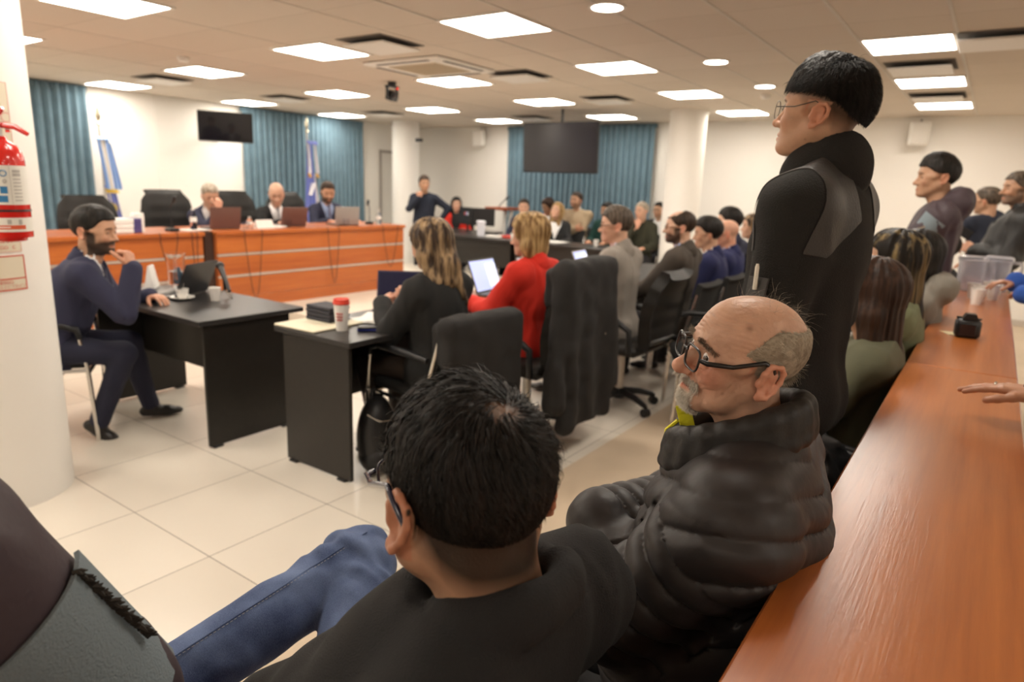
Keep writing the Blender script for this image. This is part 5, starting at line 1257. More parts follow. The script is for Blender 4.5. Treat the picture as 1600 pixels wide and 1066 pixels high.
# ---- the three men at the bench
def sitter(*a, **k): return person(*a, k)
person((-7.249, 4.398, 1.292), -.15, 'grey-haired man in a navy suit at the bench, hand at his mouth',
       dict(q='far', floor=.2, px=-.08, hpitch=.42, hyaw=-.15, lean=.22, hsc=1.05, hair=dict(m=H_lgrey, baldtop=None, th=.007), skin='fair', face=dict(browk=.6), cloth=dict(kind='suit', m=F_navy, shirt=S_white, tie=F_black),
            hands={-1: dict(w=(.42, -.0, .955), d=(-.15, .25, 1), n=(1, 0, .3), pole=(0, -.5, -1), curl=.8), 1: dict(w=(.56, .28, .80), d=(1, -.2, 0), n=(0, 0, 1), pole=(-.2, .6, -1))}))
person((-7.166, 5.212, 1.319), -.25, 'bald man in a black suit and grey tie at the bench, looking down',
       dict(q='far', floor=.2, px=-.06, hpitch=.38, hyaw=-.35, lean=.18, hsc=1.08, skin='fair', face=dict(scalp=.12, scalpc=(.3, .2, .15)), cloth=dict(kind='suit', m=F_black, shirt=S_white, tie=mat('grey_tie', (.25, .24, .25), .5)),
            hands={-1: dict(w=(.52, -.12, .80), d=(1, .3, 0), n=(0, 0, 1)), 1: dict(w=(.52, .18, .80), d=(1, -.3, 0), n=(0, 0, 1))}))
person((-7.192, 6.015, 1.352), -.25, 'dark-haired bearded man in a navy suit at the bench behind the silver laptop',
       dict(q='far', floor=.2, px=-.06, hpitch=.30, hyaw=-.25, lean=.16, hsc=1.08, skin='warm', fat=.015, hair=dict(m=H_brown, th=.008), face=dict(beard=.85), cloth=dict(kind='suit', m=F_navy, shirt=S_blue, tie=mat('striped_tie', (.12, .12, .2), .5)),
            hands={-1: dict(w=(.50, -.16, .80), d=(1, .3, 0), n=(0, 0, 1)), 1: dict(w=(.52, .22, .80), d=(1, -.2, 0), n=(0, 0, 1))}))
# ---- man in navy at the near black desk
_, A = person((-4.13, 1.80, 1.185), 1.02, 'dark-haired bearded man in a navy suit seen from behind, fist at his chin',
       dict(q='mid', px=-.14, pz=.56, lean=.16, hyaw=-.42, hpitch=.06, hsc=1.06, hair=dict(m=H_black, th=.011, top=.006), face=dict(beard=.95, browk=1), skin='warm', sw=.175, fat=.012,
            cloth=dict(kind='suit', m=fab('navy_suit_blue', (.030, .032, .068)), shirt=S_white, cuff=S_white, g=.016, fold=.008), legm=fab('navy_trousers', (.02, .022, .045)),
            hands={-1: dict(w=(.35, -.20, 1.0), d=(-.25, .25, 1), n=(.9, -.5, 0.2), pole=(.6, -.3, -1.5), curl=1.15), 1: dict(w=(.40, .12, .79), d=(.6, -.8, 0), n=(0, 0, 1), pole=(0, .6, -1))},
            legs={-1: ((.26, -.13, .50), (.10, -.12, .10)), 1: ((.26, .16, .50), (.34, .18, .09))}, toes={-1: (.75, -.2, -.5)}))
# ---- woman in the black blazer
person((-2.42, 2.70, 1.20), PI-.05, 'woman in a black blazer with long wavy streaked hair, seen from behind',
       dict(q='mid', px=-.02, lean=.06, pz=.56, hyaw=.1, hpitch=.25, hsc=1.02, sw=.155, skin='fair', hair=dict(m=H_streak, long=1, len=-.20, vol=.05, back=-.075, flare=.015, th=.018, sa=.007, wave=1.6, locks=[((-.10, -.03, -.17), (-.10, -.075, -.33), .03, .013), ((-.105, -.01, -.17), (-.12, -.045, -.30), .028, .012)]),
            cloth=dict(kind='suit', m=F_blazer, shirt=F_black, g=.018, fold=.008), legm=mat('sheer_tights', (.035, .024, .018), .6), legr=.85,
            hands={-1: dict(w=(.27, -.08, .89), d=(.3, .9, .4), n=(1, -.3, .5), curl=.7), 1: dict(w=(.33, .10, .86), d=(.5, -.8, .3), n=(.6, .2, 1), curl=.6)},
            legs={-1: ((.44, -.10, .50), (.40, -.08, .09)), 1: ((.40, .16, .52), (.22, .20, .09))}))
# ---- woman in red
person((-2.33, 3.50, 1.225), PI-.1, 'woman in a red jacket with a blond bob, seen from behind',
       dict(q='mid', px=-.0, lean=.05, hyaw=.35, hpitch=.12, sw=.158, skin='fair', hair=dict(m=H_blond, long=1, len=-.105, vol=.05, back=-.04, th=.022, sa=.006, wave=.7), hsc=1.02,
            cloth=dict(kind='suit', m=F_red, shirt=F_black, g=.020, fold=.010, name='red_jacket'),
            hands={1: dict(w=(.36, .22, .80), d=(1, -.2, 0), n=(0, 0, 1))}))
# ---- man in light grey
person((-2.171, 4.353, 1.275), PI, 'greying dark-haired man in a light grey suit with glasses, profile to the left',
       dict(q='mid', px=-.0, lean=.05, hyaw=.45, hpitch=.03, skin='fair', hair=dict(m=H_grey, th=.012, top=.008), glasses=dict(), cloth=dict(kind='suit', m=F_grey, shirt=mat('pale_shirt', (.60, .52, .58), .7), g=.018, fold=.008)))
person((-1.93, 4.93, 1.262), PI, 'balding bearded man in a brown tweed jacket and blue collar',
       dict(q='mid', px=.02, lean=.0, hyaw=.42, hpitch=.0, skin='fair', hair=dict(m=H_brown, th=.008, baldtop=(.045, 0, .13, .072)), face=dict(beard=.9, beardc=(.04, .022, .014)), glasses=dict(m=mat('brown_frame', (.12, .05, .02), .3)), cloth=dict(kind='suit', m=F_brown, shirt=S_blue, g=.018, fold=.008)))
person((-1.93, 5.55, 1.195), PI+.1, 'man with thick dark hair in a navy jacket, face hidden behind the brown-jacketed man',
       dict(q='far', px=.0, lean=.08, hyaw=.45, hpitch=.1, skin='warm', hair=dict(m=H_black, th=.02, top=.01), cloth=dict(kind='suit', m=F_navy2, shirt=S_white, g=.016)))
person((-1.95, 6.10, 1.174), PI, 'bald man with a reddish head in a blue suit', dict(q='far', px=.0, lean=.06, hyaw=.42, hpitch=.1, skin='red', face=dict(scalp=.25, scalpc=(.45, .33, .24)), cloth=dict(kind='suit', m=F_navy2, shirt=S_blue, g=.014)))
person((-2.1, 6.62, 1.25), PI-.2, 'dark-haired bearded man with glasses in a navy suit, beside the beige coat', dict(q='far', px=-.02, lean=.0, hyaw=.5, hsc=1.1, skin='fair', hair=dict(m=H_black, th=.009, top=.012), face=dict(beard=.95), glasses=dict(), cloth=dict(kind='suit', m=F_navy, shirt=mat('pale_shirt', (.60, .52, .58), .7), g=.012)))
person((-2.02, 7.15, 1.20), PI, 'woman with a long brown ponytail behind the bearded man', dict(q='far', px=.0, lean=.0, hyaw=.5, skin='fair', hair=dict(m=H_streak, long=1, len=-.25, vol=.02, back=-.09), cloth=dict(kind='sweater', m=F_black)))
person((-1.90, 7.75, 1.20), PI, 'dark-haired person mostly hidden behind the standing man\'s chest', dict(q='far', px=.0, lean=.0, hyaw=.4, skin='warm', hair=dict(m=H_brown, th=.012), cloth=dict(kind='sweater', m=F_black)))
for x, y, lab in ((-1.92, 6.62, 'bearded man in glasses by the beige coat'), (-1.96, 7.15, 'woman with the ponytail'), (-1.85, 7.75, 'person hidden behind the standing man')): visitor_chair(x, y, PI, 'black visitor chair under the '+lab)
# ---- far row
person((-7.53, 8.24, 1.50), -.95, 'standing man in a dark navy sweater by the far door, one hand on his hip',
       dict(q='far', pose='stand', sc=.93, lean=.02, hyaw=.35, skin='tan', hair=dict(m=H_brown, th=.010, top=.006), cloth=dict(kind='sweater', m=F_ckn, sl=.95), hsc=1.0,
            hands={1: dict(w=(.02, .27, .93), d=(.6, -.6, -.4), n=(0, 1, .2), pole=(-.4, 1.4, -.1), curl=.5), -1: dict(w=(.20, -.06, 1.28), d=(-.3, .3, 1), n=(1, 0, 0), pole=(.2, -.7, -1), curl=.9)}))
person((-7.95, 9.55, 1.16), -.9, 'dark-haired woman in a red cardigan at the clerk\'s desk behind the monitor', dict(q='far', lean=.06, px=.0, sw=.145, hyaw=.1, skin='fair', hair=dict(m=H_black, long=1, len=-.22, vol=.02, back=-.05), cloth=dict(kind='zip', m=F_red, shirt=F_black, v=.4)))
person((-6.10, 8.98, 1.20), -1.45, 'short-haired man in a dark suit at the left end of the far desks', dict(q='far', lean=.04, hyaw=.45, skin='fair', hair=dict(m=H_brown, th=.009), cloth=dict(kind='suit', m=F_navy, shirt=S_white, tie=F_navy2)))
person((-6.12, 9.72, 1.215), -1.5, 'long-haired dark girl in red looking down, behind the blonde woman', dict(q='far', lean=.10, hyaw=-.4, hpitch=.4, sw=.14, skin='olive', hair=dict(m=H_dbrown, long=1, len=-.24, vol=.02, back=-.05), cloth=dict(kind='zip', m=F_red, shirt=S_white)))
person((-5.47, 8.96, 1.17), -1.2, 'blonde woman in a black blazer and white blouse at the far desk, face lifted', dict(q='far', lean=.0, px=.0, hyaw=-.35, hpitch=-.25, hroll=-.1, sw=.145, skin='fair', hair=dict(m=H_blond, long=1, len=-.20, vol=.02, back=-.05), cloth=dict(kind='suit', m=F_black, shirt=S_white, v=.28)))
person((-5.50, 9.58, 1.33), -1.35, 'big man in a beige sweater with folded arms by the back curtain', dict(q='far', lean=.02, hyaw=-.3, hpitch=-.03, fat=.045, sw=.20, hsc=1.04, skin='warm', hair=dict(m=H_brown, th=.008), face=dict(beard=.5, fat=.012), cloth=dict(kind='sweater', m=F_beige, collar=(.068, .05), collarm=S_white),
            hands={1: dict(w=(.26, -.05, .86), d=(0, -1, 0), n=(1, 0, 0), pole=(0, .8, -1)), -1: dict(w=(.24, .05, .90), d=(0, 1, 0), n=(1, 0, 0), pole=(0, -.8, -1))}))
person((-4.95, 9.6, 1.20), -1.5, 'person in dark green mostly hidden behind the grey-suited man\'s head', dict(q='far', lean=.05, hyaw=-.5, hpitch=.1, skin='warm', hair=dict(m=H_black, th=.010), cloth=dict(kind='sweater', m=F_green)))
person((-4.20, 9.22, 1.235), -1.45, 'grey-haired man in an olive jacket resting his chin on a hand', dict(q='far', lean=.06, hyaw=-.35, skin='fair', hair=dict(m=H_lgrey, th=.009), face=dict(browk=.5), cloth=dict(kind='zip', m=F_olive, shirt=F_olive),
            hands={-1: dict(w=(.20, .0, 1.02), d=(-.3, .1, 1), n=(1, 0, 0), pole=(.2, -.7, -1), curl=.9)}))
person((-4.25, 9.96, 1.235), -1.5, 'short-haired man in a black vest over a white shirt beside the round column', dict(q='far', lean=.0, hyaw=-.2, skin='warm', hair=dict(m=H_black, th=.008), face=dict(beard=.4), glasses=dict(), cloth=dict(kind='zip', m=F_black, shirt=S_white, v=.42)))
# ---- row in front of the counter beyond the standing man
person((-.33, 3.28, 1.265), PI, 'woman with long streaked dark hair beside the counter, seen from behind', dict(q='mid', lean=.0, px=-.0, hyaw=.15, sw=.15, skin='warm', hair=dict(m=H_dstreak, long=1, len=-.36, vol=.06, back=-.07, flare=.02, th=.02, sa=.006, wave=.5), cloth=dict(kind='sweater', m=fab('sage_top', (.16, .18, .10)))))
person((-.34, 2.74, 1.18), PI, 'person with long dark reddish hair just behind the standing man', dict(q='mid', lean=.0, hyaw=.2, sw=.15, skin='warm', hair=dict(m=H_dbrown, long=1, len=-.36, vol=.06, back=-.07, flare=.02, th=.022, wave=.6), cloth=dict(kind='sweater', m=fab('khaki_top', (.10, .10, .06)))))
person((-.30, 3.90, 1.25), PI, 'person with very dark hair between the streaked hair and the officer', dict(q='far', lean=.0, hyaw=.2, sw=.16, skin='warm', hair=dict(m=H_black, long=1, len=-.22, vol=.04), cloth=dict(kind='sweater', m=F_ghood, hood=1.1)))
person((-.30, 5.9, 1.18), PI, 'seated person with very dark hair beyond the officer', dict(q='far', lean=.0, sw=.16, skin='warm', hair=dict(m=H_black, th=.014), cloth=dict(kind='sweater', m=F_black)))
visitor_chair(-.42, 5.9, PI, 'black visitor chair beyond the officer in the hooded jacket')
visitor_chair(-.46, 4.3, PI, 'empty dark visitor chair between the grey hoodie and the officer')
# standing officer in the hooded softshell
t, A = person((-.333, 4.88, 1.66), PI+.05, 'standing young officer in a dark purple-grey hooded jacket with a grey sleeve patch',
       dict(q='mid', pose='stand', lean=.02, hyaw=.3, skin='tan', hair=dict(m=H_black, th=.013, top=.022, line=([-.13, -.07, -.045, -.02, .02, .04, .06, .1], [-.05, -.04, -.02, .018, .025, .035, .054, .066])), face=dict(browk=.8), sw=.175,
            cloth=dict(kind='hooded_jacket', m=F_police, hood=1.25, g=.026, fold=.012), legm=fab('uniform_trousers', (.02, .02, .024)),
            hands={1: dict(w=(.30, -.02, 1.18), d=(0, -1, 0), n=(1, 0, 0), pole=(0, .9, -1)), -1: dict(w=(.26, .04, 1.23), d=(0, 1, 0), n=(1, 0, 0), pole=(0, -.9, -1))}))
def sleeve_patch(t, A, s, m, f0=.12, f1=.5, r=.092, a0=-.9, a1=.9, name='sleeve_patch', ov=None):
    S_, E_, W_, _ = A['J'][s]; d = unit(E_-S_); out = unit(np.cross(np.cross(d, np.array([0, s, .35]) if ov is None else np.array(ov)), d)); sd = np.cross(d, out)
    L = np.linalg.norm(E_-S_)
    return G().sheet(lambda u, v: tuple(S_+d*L*(f0+(f1-f0)*v)+(r-.014*v)*(out*math.cos(a0+(a1-a0)*u)+sd*math.sin(a0+(a1-a0)*u))), 12, 8, .006).build(name, m, t, 60)
o = sleeve_patch(t, A, 1, F_patch, .05, .32, .096, -.8, .8)
S_, E_, W_, _ = A['J'][1]; d = unit(E_-S_); out = unit(np.cross(np.cross(d, np.array([0, 1, .35])), d))
G().tube([tuple(S_+d*(.08+.02*q)+out*(.10+.012*(q % 2))+np.array([.03*math.sin(q), 0, 0])) for q in range(8)], .006, 6).build('silver_braid', M_chrome, t)
# photographer by the back wall
t, A = person((-.10, 8.19, 1.545), PI-.9, 'grey-haired man in a dark navy sweater leaning on the wall and filming with a phone', dict(q='far', pose='stand', lean=.05, px=-.08, hyaw=.55, hpitch=.05, hsc=1.05, skin='tan', hair=dict(m=H_grey, th=.011), cloth=dict(kind='sweater', m=F_ckn, g=.016), legm=F_ckn,
            hands={1: dict(w=(.36, -.03, 1.50), d=(.35, -.2, 1), n=(.2, 1, 0), pole=(.2, .8, -.6), curl=.7), -1: dict(w=(.40, -.25, 1.46), d=(.3, .6, .8), n=(.6, -1, 0), pole=(.2, -1, -.2), curl=.7)}))
t2 = empty('smartphone', (-.40, 8.12, 1.57), PI-.9, 'gold-backed phone held up by the filming man at the back wall', 'phone')
G().box((-.004, -.075, -.037), (.004, .075, .037), .004).build('phone_back', mat('gold_back', (.55, .45, .18), .35), t2); G().box((-.0055, .04, .005), (-.004, .065, .03), 0).build('camera_lenses', M_black, t2)
# man at the right edge with a dark jacket, holding a phone
t, A = person((.10, 6.42, 1.635), PI+.1, 'bearded greying man in a black jacket cut by the right edge of the picture', dict(q='mid', pose='stand', lean=.02, px=.12, hyaw=.35, skin='tan', hair=dict(m=H_grey, th=.010), face=dict(beard=.7, beardc=(.12, .09, .07), nose=1.25), cloth=dict(kind='coat', m=mat('black_leather_coat', (.02, .02, .02), .5, bump=.3, bscale=40), shirt=F_char, g=.024, fold=.012, collar=(.08, .05)),
            hands={1: dict(w=(.22, .07, 1.16), d=(.9, -.3, .3), n=(0, 1, .6), pole=(-.5, .5, -1), curl=.7), -1: dict(w=(.16, -.2, 1.05), d=(1, 0, 0), n=(0, 0, 1), pole=(-.6, -.4, -1))}))
t2 = empty('smartphone', (-.20, 6.38, 1.30), PI, 'dark phone in the hand of the man in the black jacket at right', 'phone')
G().box((-.035, -.004, -.07), (.035, .004, .07), .004, R=rotm(0, 1.1, .3)).build('phone_case', M_black, t2)
# person in royal blue at the right edge
person((.41, 4.80, 1.50), PI+.1, 'person in a royal blue jacket at the right edge, hands near the cups', dict(q='mid', pose='stand', sc=.93, lean=.05, px=-.02, skin='tan', hair=dict(m=H_black, th=.012), cloth=dict(kind='coat', m=F_blue, g=.022, fold=.014), legm=F_black,
            hands={1: dict(w=(.28, .12, 1.04), d=(.3, -1, 0), n=(.3, 0, 1), pole=(-.8, .5, -1)), -1: dict(w=(.30, -.10, 1.08), d=(1, .3, 0), n=(0, 0, 1), pole=(-.8, -.3, -1))}))
# person whose hand rests on the counter
t, A = person((.525, 2.05, 1.55), PI-.35, 'person in charcoal outside the right edge, ringed hand resting on the counter', dict(q='mid', pose='stand', lean=.05, px=-.0, skin='tan', hair=dict(m=H_black, th=.012), cloth=dict(kind='coat', m=F_char, g=.018, fold=.010, skirt=True), res=(.024, .010, .006, .0028),
            hands={-1: dict(w=(.51, .055, .990), d=(.97, .22, -.05), n=(.05, 0, 1), pole=(-.5, -.6, -.4), curl=.12, spread=.16, thumb=(.55, .25), ts=1)}))
S_, E_, W_, hd_ = A['J'][-1]; R = frame(unit(hd_['d']), hd_['n']); c = np.array(W_)+R@np.array([.105, -.009, .001])
G().lathe([(.0108, -.003), (.0122, -.003), (.0122, .003), (.0108, .003), (.0108, -.003)], tuple(c), 20, R=R@rotm(0, PI/2, 0), caps=False).build('ring', mat('silver_ring', (.8, .77, .7), .25, 1), t)
# ---- coats
def draped_coat(loc, rz, lab, m, top=1.08, w=.27, hem=.28, seed=0, full=True):
    t = empty('draped_coat', loc, rz, lab, 'coat'); s = SDF(.011)
    # shoulders over the chair back, body falling behind; local -X is the back side
    s.cone((-.36, -w+.05, top-.05), (-.36, w-.05, top-.05), .058, .058, .03)
    s.rbox((-.395, 0, (top+hem)/2), (.045, w, (top-hem)/2), .035, .04); s.rbox((-.33, 0, top-.22), (.09, w*.93, .18), .04, .05)
    if full:
        for y in (-1, 1): s.cone((-.37, y*(w-.02), top-.1), (-.40, y*(w+.06), hem+.2), .055, .06, .05)
    ph = seed*1.7
    def f(P): return .013*np.sin(P[:, 1]*27+ph+4*noise3(P*np.array([1, 3, 3])+seed))*np.clip((top-.1-P[:, 2])/.4, 0, 1)+.008*noise3(P*14+seed)
    s.disp(f); s.cut(lambda P: hem+.025*np.sin(P[:, 1]*13+ph)-P[:, 2]); s.rbox((-.31, 0, (top+hem)/2-.25), (.06, w*.9, (top-hem)/2), .02, .02, 's')
    V, Q = s.mesh(); np_mesh('coat_cloth', [(smooth_mesh(V, Q, 1, .4), Q)], m, t)
    G().cyl((-.44, .04, top-.42), (-.447, .04, top-.42), .008).build('button', M_chrome, t); G().cyl((-.44, -.14, top-.44), (-.447, -.14, top-.44), .008).build('button', M_chrome, t)
    return t
M_coat = fab('long_black_coat', (.014, .013, .013), .8)
draped_coat((-2.22, 3.38, 0), PI, 'long black coat hanging over the back of the office chair behind the woman in red', M_coat, 1.13, .27, .16, 1)
draped_coat((-2.40, 2.70, 0), PI-.12, 'black coat over the back of the chair of the woman in the black blazer', M_coat, .89, .26, .40, 2, False)
draped_coat((-1.62, 6.05, 0), PI, 'beige coat draped over the office chair back beside the bearded man in glasses', F_tan, 1.12, .25, .45, 3)
# dark jacket lying on the seat by the counter
t = empty('folded_jacket', (-.52, 2.2, 0), 0, 'dark jackets heaped on a seat between the standing man and the counter', 'jacket'); s = SDF(.013)
s.ell((.12, .02, .62), (.17, .20, .16), .05); s.ell((.02, .05, .58), (.16, .17, .12), .05); s.ell((.05, -.05, .56), (.2, .18, .1), .05); s.disp(lambda P: .022*(1-2*np.abs(noise3(P*11)))+.01*noise3(P*30)); s.cut(lambda P: .485-P[:, 2])
V, Q = s.mesh(); np_mesh('jacket_cloth', [(V, Q)], mat('dark_nylon', (.012, .012, .013), .5, bump=.3, bscale=60), t)
visitor_chair(-.50, 2.2, PI, 'black visitor chair with dark jackets beside the standing man')
# ================================================================ THE NEAR PEOPLE
def ribbons(roots, dirs, lens, w, segs, bend, cen, rad, out=.0, jitter=.25, w_end=.25, seed=1):
    """thin tapering hair ribbons: start at roots along dirs, curve by bend(P, D) and stay outside the ellipsoid (cen, rad)"""
    rg = np.random.default_rng(seed); P = roots.copy(); D = dirs/np.linalg.norm(dirs, axis=1, keepdims=True); N = len(P)
    pts = [P.copy()]; st = (lens/segs)[:, None]
    D = D+rg.normal(0, jitter, D.shape)*.5
    for i in range(segs):
        D = D+bend(P, D, i/segs); D /= np.linalg.norm(D, axis=1, keepdims=True)+1e-9; P = P+D*st
        q = (P-cen)/rad; r = np.linalg.norm(q, axis=1, keepdims=True); lim = 1.0+out*(i+1)/segs
        P = np.where(r < lim, cen+q/r*lim*rad, P); pts.append(P.copy())
    pts = np.stack(pts, 1); T = np.gradient(pts, axis=1); nn = (pts-cen)/rad**2; side = np.cross(T, nn); side /= np.linalg.norm(side, axis=2, keepdims=True)+1e-9
    side = side+rg.normal(0, .3, (N, 1, 3)); side /= np.linalg.norm(side, axis=2, keepdims=True)
    ww = (w*np.linspace(1, w_end, segs+1))[None, :, None]; A = pts-side*ww; B = pts+side*ww
    V = np.stack([A, B], 2).reshape(-1, 3); base = (np.arange(N)*(segs+1)*2)[:, None]; k = np.arange(segs)*2
    Q = np.stack([base+k, base+k+1, base+k+3, base+k+2], 2).reshape(-1, 4)
    return V, Q
def mesh_normals(V, Q):
    n = np.cross(V[Q[:, 2]]-V[Q[:, 0]], V[Q[:, 3]]-V[Q[:, 1]]); N = np.zeros_like(V)
    for i in range(4): np.add.at(N, Q[:, i], n)
    return N/(np.linalg.norm(N, axis=1, keepdims=True)+1e-12)
SK_C, SK_R = np.array([-.014, 0, .036]), np.array([.099, .077, .083])
def scalp_hair(n, o, seed=3):
    """strands rooted on a hair cap; returns local verts and quads"""
    rg = np.random.default_rng(seed); cap = hair_cap(.005, dict(th=o.get('rth', .004), top=0, sa=0, line=o['line'], baldtop=o.get('bald'))); V, Q = cap.mesh(); N = mesh_normals(V, Q)
    ok = np.ones(len(V), bool)
    if 'mask' in o: ok &= o['mask'](V)
    ok &= (np.abs(N[:, 2]) < 2); idx = np.flatnonzero(ok); idx = idx[rg.integers(0, len(idx), n)]
    R = V[idx]+rg.normal(0, .0016, (n, 3)); Nn = N[idx]; W = np.array(o.get('whorl', (-.07, 0, .10)))
    d = R-W; tang = d-Nn*(d*Nn).sum(1, keepdims=True); tang /= np.linalg.norm(tang, axis=1, keepdims=True)+1e-6; sw = np.cross(Nn, tang)
    lift = o.get('lift', .5); D = tang*1.0+sw*o.get('swirl', .35)+Nn*lift*(1+.4*rg.normal(size=(n, 1)))
    L = o['len'](R)*rg.uniform(.7, 1.15, n) if callable(o['len']) else o['len']*rg.uniform(.7, 1.15, n)
    g = o.get('grav', .10)
    def bend(P, D_, t):
        nn = (P-SK_C)/SK_R**2; nn /= np.linalg.norm(nn, axis=1, keepdims=True)
        b = -nn*o.get('hug', .35)+np.array([0, 0, -g])
        if 'comb' in o: b = b+o['comb'](P)
        return b+.12*np.stack([noise3(P*45+q*7.) for q in range(3)], 1)
    return ribbons(R, D, L, o.get('w', .0007), o.get('segs', 5), bend, SK_C, SK_R*1.0+o.get('rth', .004), o.get('out', .02), o.get('jit', .35), .3, seed)
def shirt_seam(*a): pass

# ---------------------------------------------------------------- man in black sweater and jeans (seen from behind)
M_knit = mat('black_knit', (.016, .016, .017), .9, bump=.7, bscale=420, sheen=0)
def denim():
    m = bpy.data.materials.new('blue_denim'); m.use_nodes = True; nt = m.node_tree; B = nt.nodes['Principled BSDF']; L = nt.links.new
    tc = nt.nodes.new('ShaderNodeTexCoord'); n = nt.nodes.new('ShaderNodeTexNoise'); n.inputs['Scale'].default_value = 7; n.inputs['Detail'].default_value = 4; L(tc.outputs['Object'], n.inputs['Vector'])
    mp = nt.nodes.new('ShaderNodeMapping'); mp.inputs['Scale'].default_value = (700, 700, 260); L(tc.outputs['Object'], mp.inputs['Vector'])
    n2 = nt.nodes.new('ShaderNodeTexNoise'); n2.inputs['Scale'].default_value = 1; n2.inputs['Detail'].default_value = 2; L(mp.outputs[0], n2.inputs['Vector'])
    ad = nt.nodes.new('ShaderNodeMath'); ad.operation = 'MULTIPLY_ADD'; ad.inputs[1].default_value = .55; L(n2.outputs['Fac'], ad.inputs[0]); L(n.outputs['Fac'], ad.inputs[2])
    cr = nt.nodes.new('ShaderNodeValToRGB'); e = cr.color_ramp.elements; e[0].position = .55; e[0].color = (.035, .06, .15, 1); e[1].position = .95; e[1].color = (.14, .20, .36, 1)
    L(ad.outputs[0], cr.inputs[0]); L(cr.outputs[0], B.inputs['Base Color']); B.inputs['Roughness'].default_value = .85
    bp = nt.nodes.new('ShaderNodeBump'); bp.inputs['Strength'].default_value = .35; bp.inputs['Distance'].default_value = .001; L(n2.outputs['Fac'], bp.inputs['Height']); L(bp.outputs[0], B.inputs['Normal']); return m
M_denim = denim(); M_thread = mat('denim_thread', (.36, .38, .42), .8)
LINE_F = ([-.13, -.075, -.05, -.030, -.018, .02, .035, .058, .072, .1], [-.098, -.092, -.075, -.04, .012, .006, .020, .052, .064, .066])
WH = np.array([-.072, -.010, .104])
def front_tint(P, T):
    x, y, z = P[:, 0], P[:, 1], P[:, 2]; ay = np.abs(y); zl = np.interp(x, LINE_F[0], LINE_F[1]); ear = (ay > .0765) & (x > -.045) & (x < .02) & (z < .026)
    k = np.clip((z-zl+.002)/.034, 0, 1)*(x < .075)*(~ear)*.96; k = k*(1-.42*np.exp(-(np.linalg.norm(P-WH, axis=1)/.024)**2)); k = k[:, None]
    return T*(1-k)+np.array([.022, .014, .010])*k
def jdisp(legs):
    f0 = cloth_folds(.004, 14., 2.)
    hp, kn, an = legs[-1]
    def f(P):
        d = np.linalg.norm(P-kn, axis=1); u = unit(an-kn); s = (P-kn)@u
        r = .007*np.sin(s*95+3*noise3(P*12))*np.exp(-((s-.02)/.10)**2)*np.exp(-(d/.2)**2)
        return f0(P)+r+.006*np.sin((P-kn)@unit(hp-kn)*70+2*noise3(P*10))*np.exp(-(d/.17)**2)
    return f
t, A = person((-.462, .585, 1.164), PI+.02, 'man in a black sweater and blue jeans, back of his dark head to the camera',
    dict(q='near', px=.22, pz=.52, lean=-.04, hyaw=-.46, hpitch=.12, hsc=1.09, sw=.172, sdrop=.06, shd={1: .03}, fat=.02, skin='tan', neckoff=(-.05, 0, -.135),
         face=dict(neck_r=.057, fat=.012, tintf=front_tint, jaw=1.08, ear=1.05), res=(.018, .0065, .0024, .004),
         glasses=dict(m=mat('dark_blue_frame', (.02, .022, .05), .25, coat=.5), r=.0022, temple=.0036, x0=.128, wide=1.09),
         cloth=dict(kind='sweater', m=M_knit, neck=.061, ncf=.02, g=.020, fold=.007, ff=9, nk=.02, extra=lambda c, a: [c.cone(a['Nb']+np.array([-.012+.068*math.cos(q), .068*math.sin(q), .032-.032*math.cos(q)+dz]), a['Nb']+np.array([-.012+.068*math.cos(q+.35), .068*math.sin(q+.35), .032-.032*math.cos(q+.35)+dz]), .011+rr, .011+rr, .02) for q in [2*PI*k_/18 for k_ in range(18)] for dz, rr in ((0, 0), (-.022, .006))], name='black_sweater'),
         legm=M_denim, legname='jeans', legr=1.2, legres=.007, legdisp=jdisp, shoem=mat('dark_boot', (.05, .04, .025), .5),
         legs={-1: ((.60, -.42, .635), (.62, .10, .585)), 1: ((.64, .10, .50), (.66, .12, .10))}, toes={-1: (.3, .9, .2)},
         hands={1: dict(w=(.32, .0, .64), d=(1, -.8, 0), n=(0, 0, 1), pole=(-.5, .6, -1)), -1: dict(w=(.34, .06, .70), d=(.6, 1, 0), n=(0, 0, 1), pole=(-.2, -.6, -1))}))
Rh, Hc = A['Rh'], A['Hc']
rgm = np.random.default_rng(5)
def lenf(R): return np.interp(R[:, 2], [-.07, -.02, .03, .08], [.006, .013, .026, .034])
V, Q = scalp_hair(44000, dict(line=LINE_F, len=lenf, whorl=WH, swirl=.65, lift=.55, hug=.30, grav=.04, w=.00062, out=.06, rth=.003,
     mask=lambda V: (rgm.random(len(V)) < np.clip((np.linalg.norm(V-WH, axis=1)-.006)/.036, .30, 1))), 3)
np_mesh('hair_strands', [place((V, Q), Rh, Hc)], H_black, t, smooth=False)['kind'] = 'stuff'
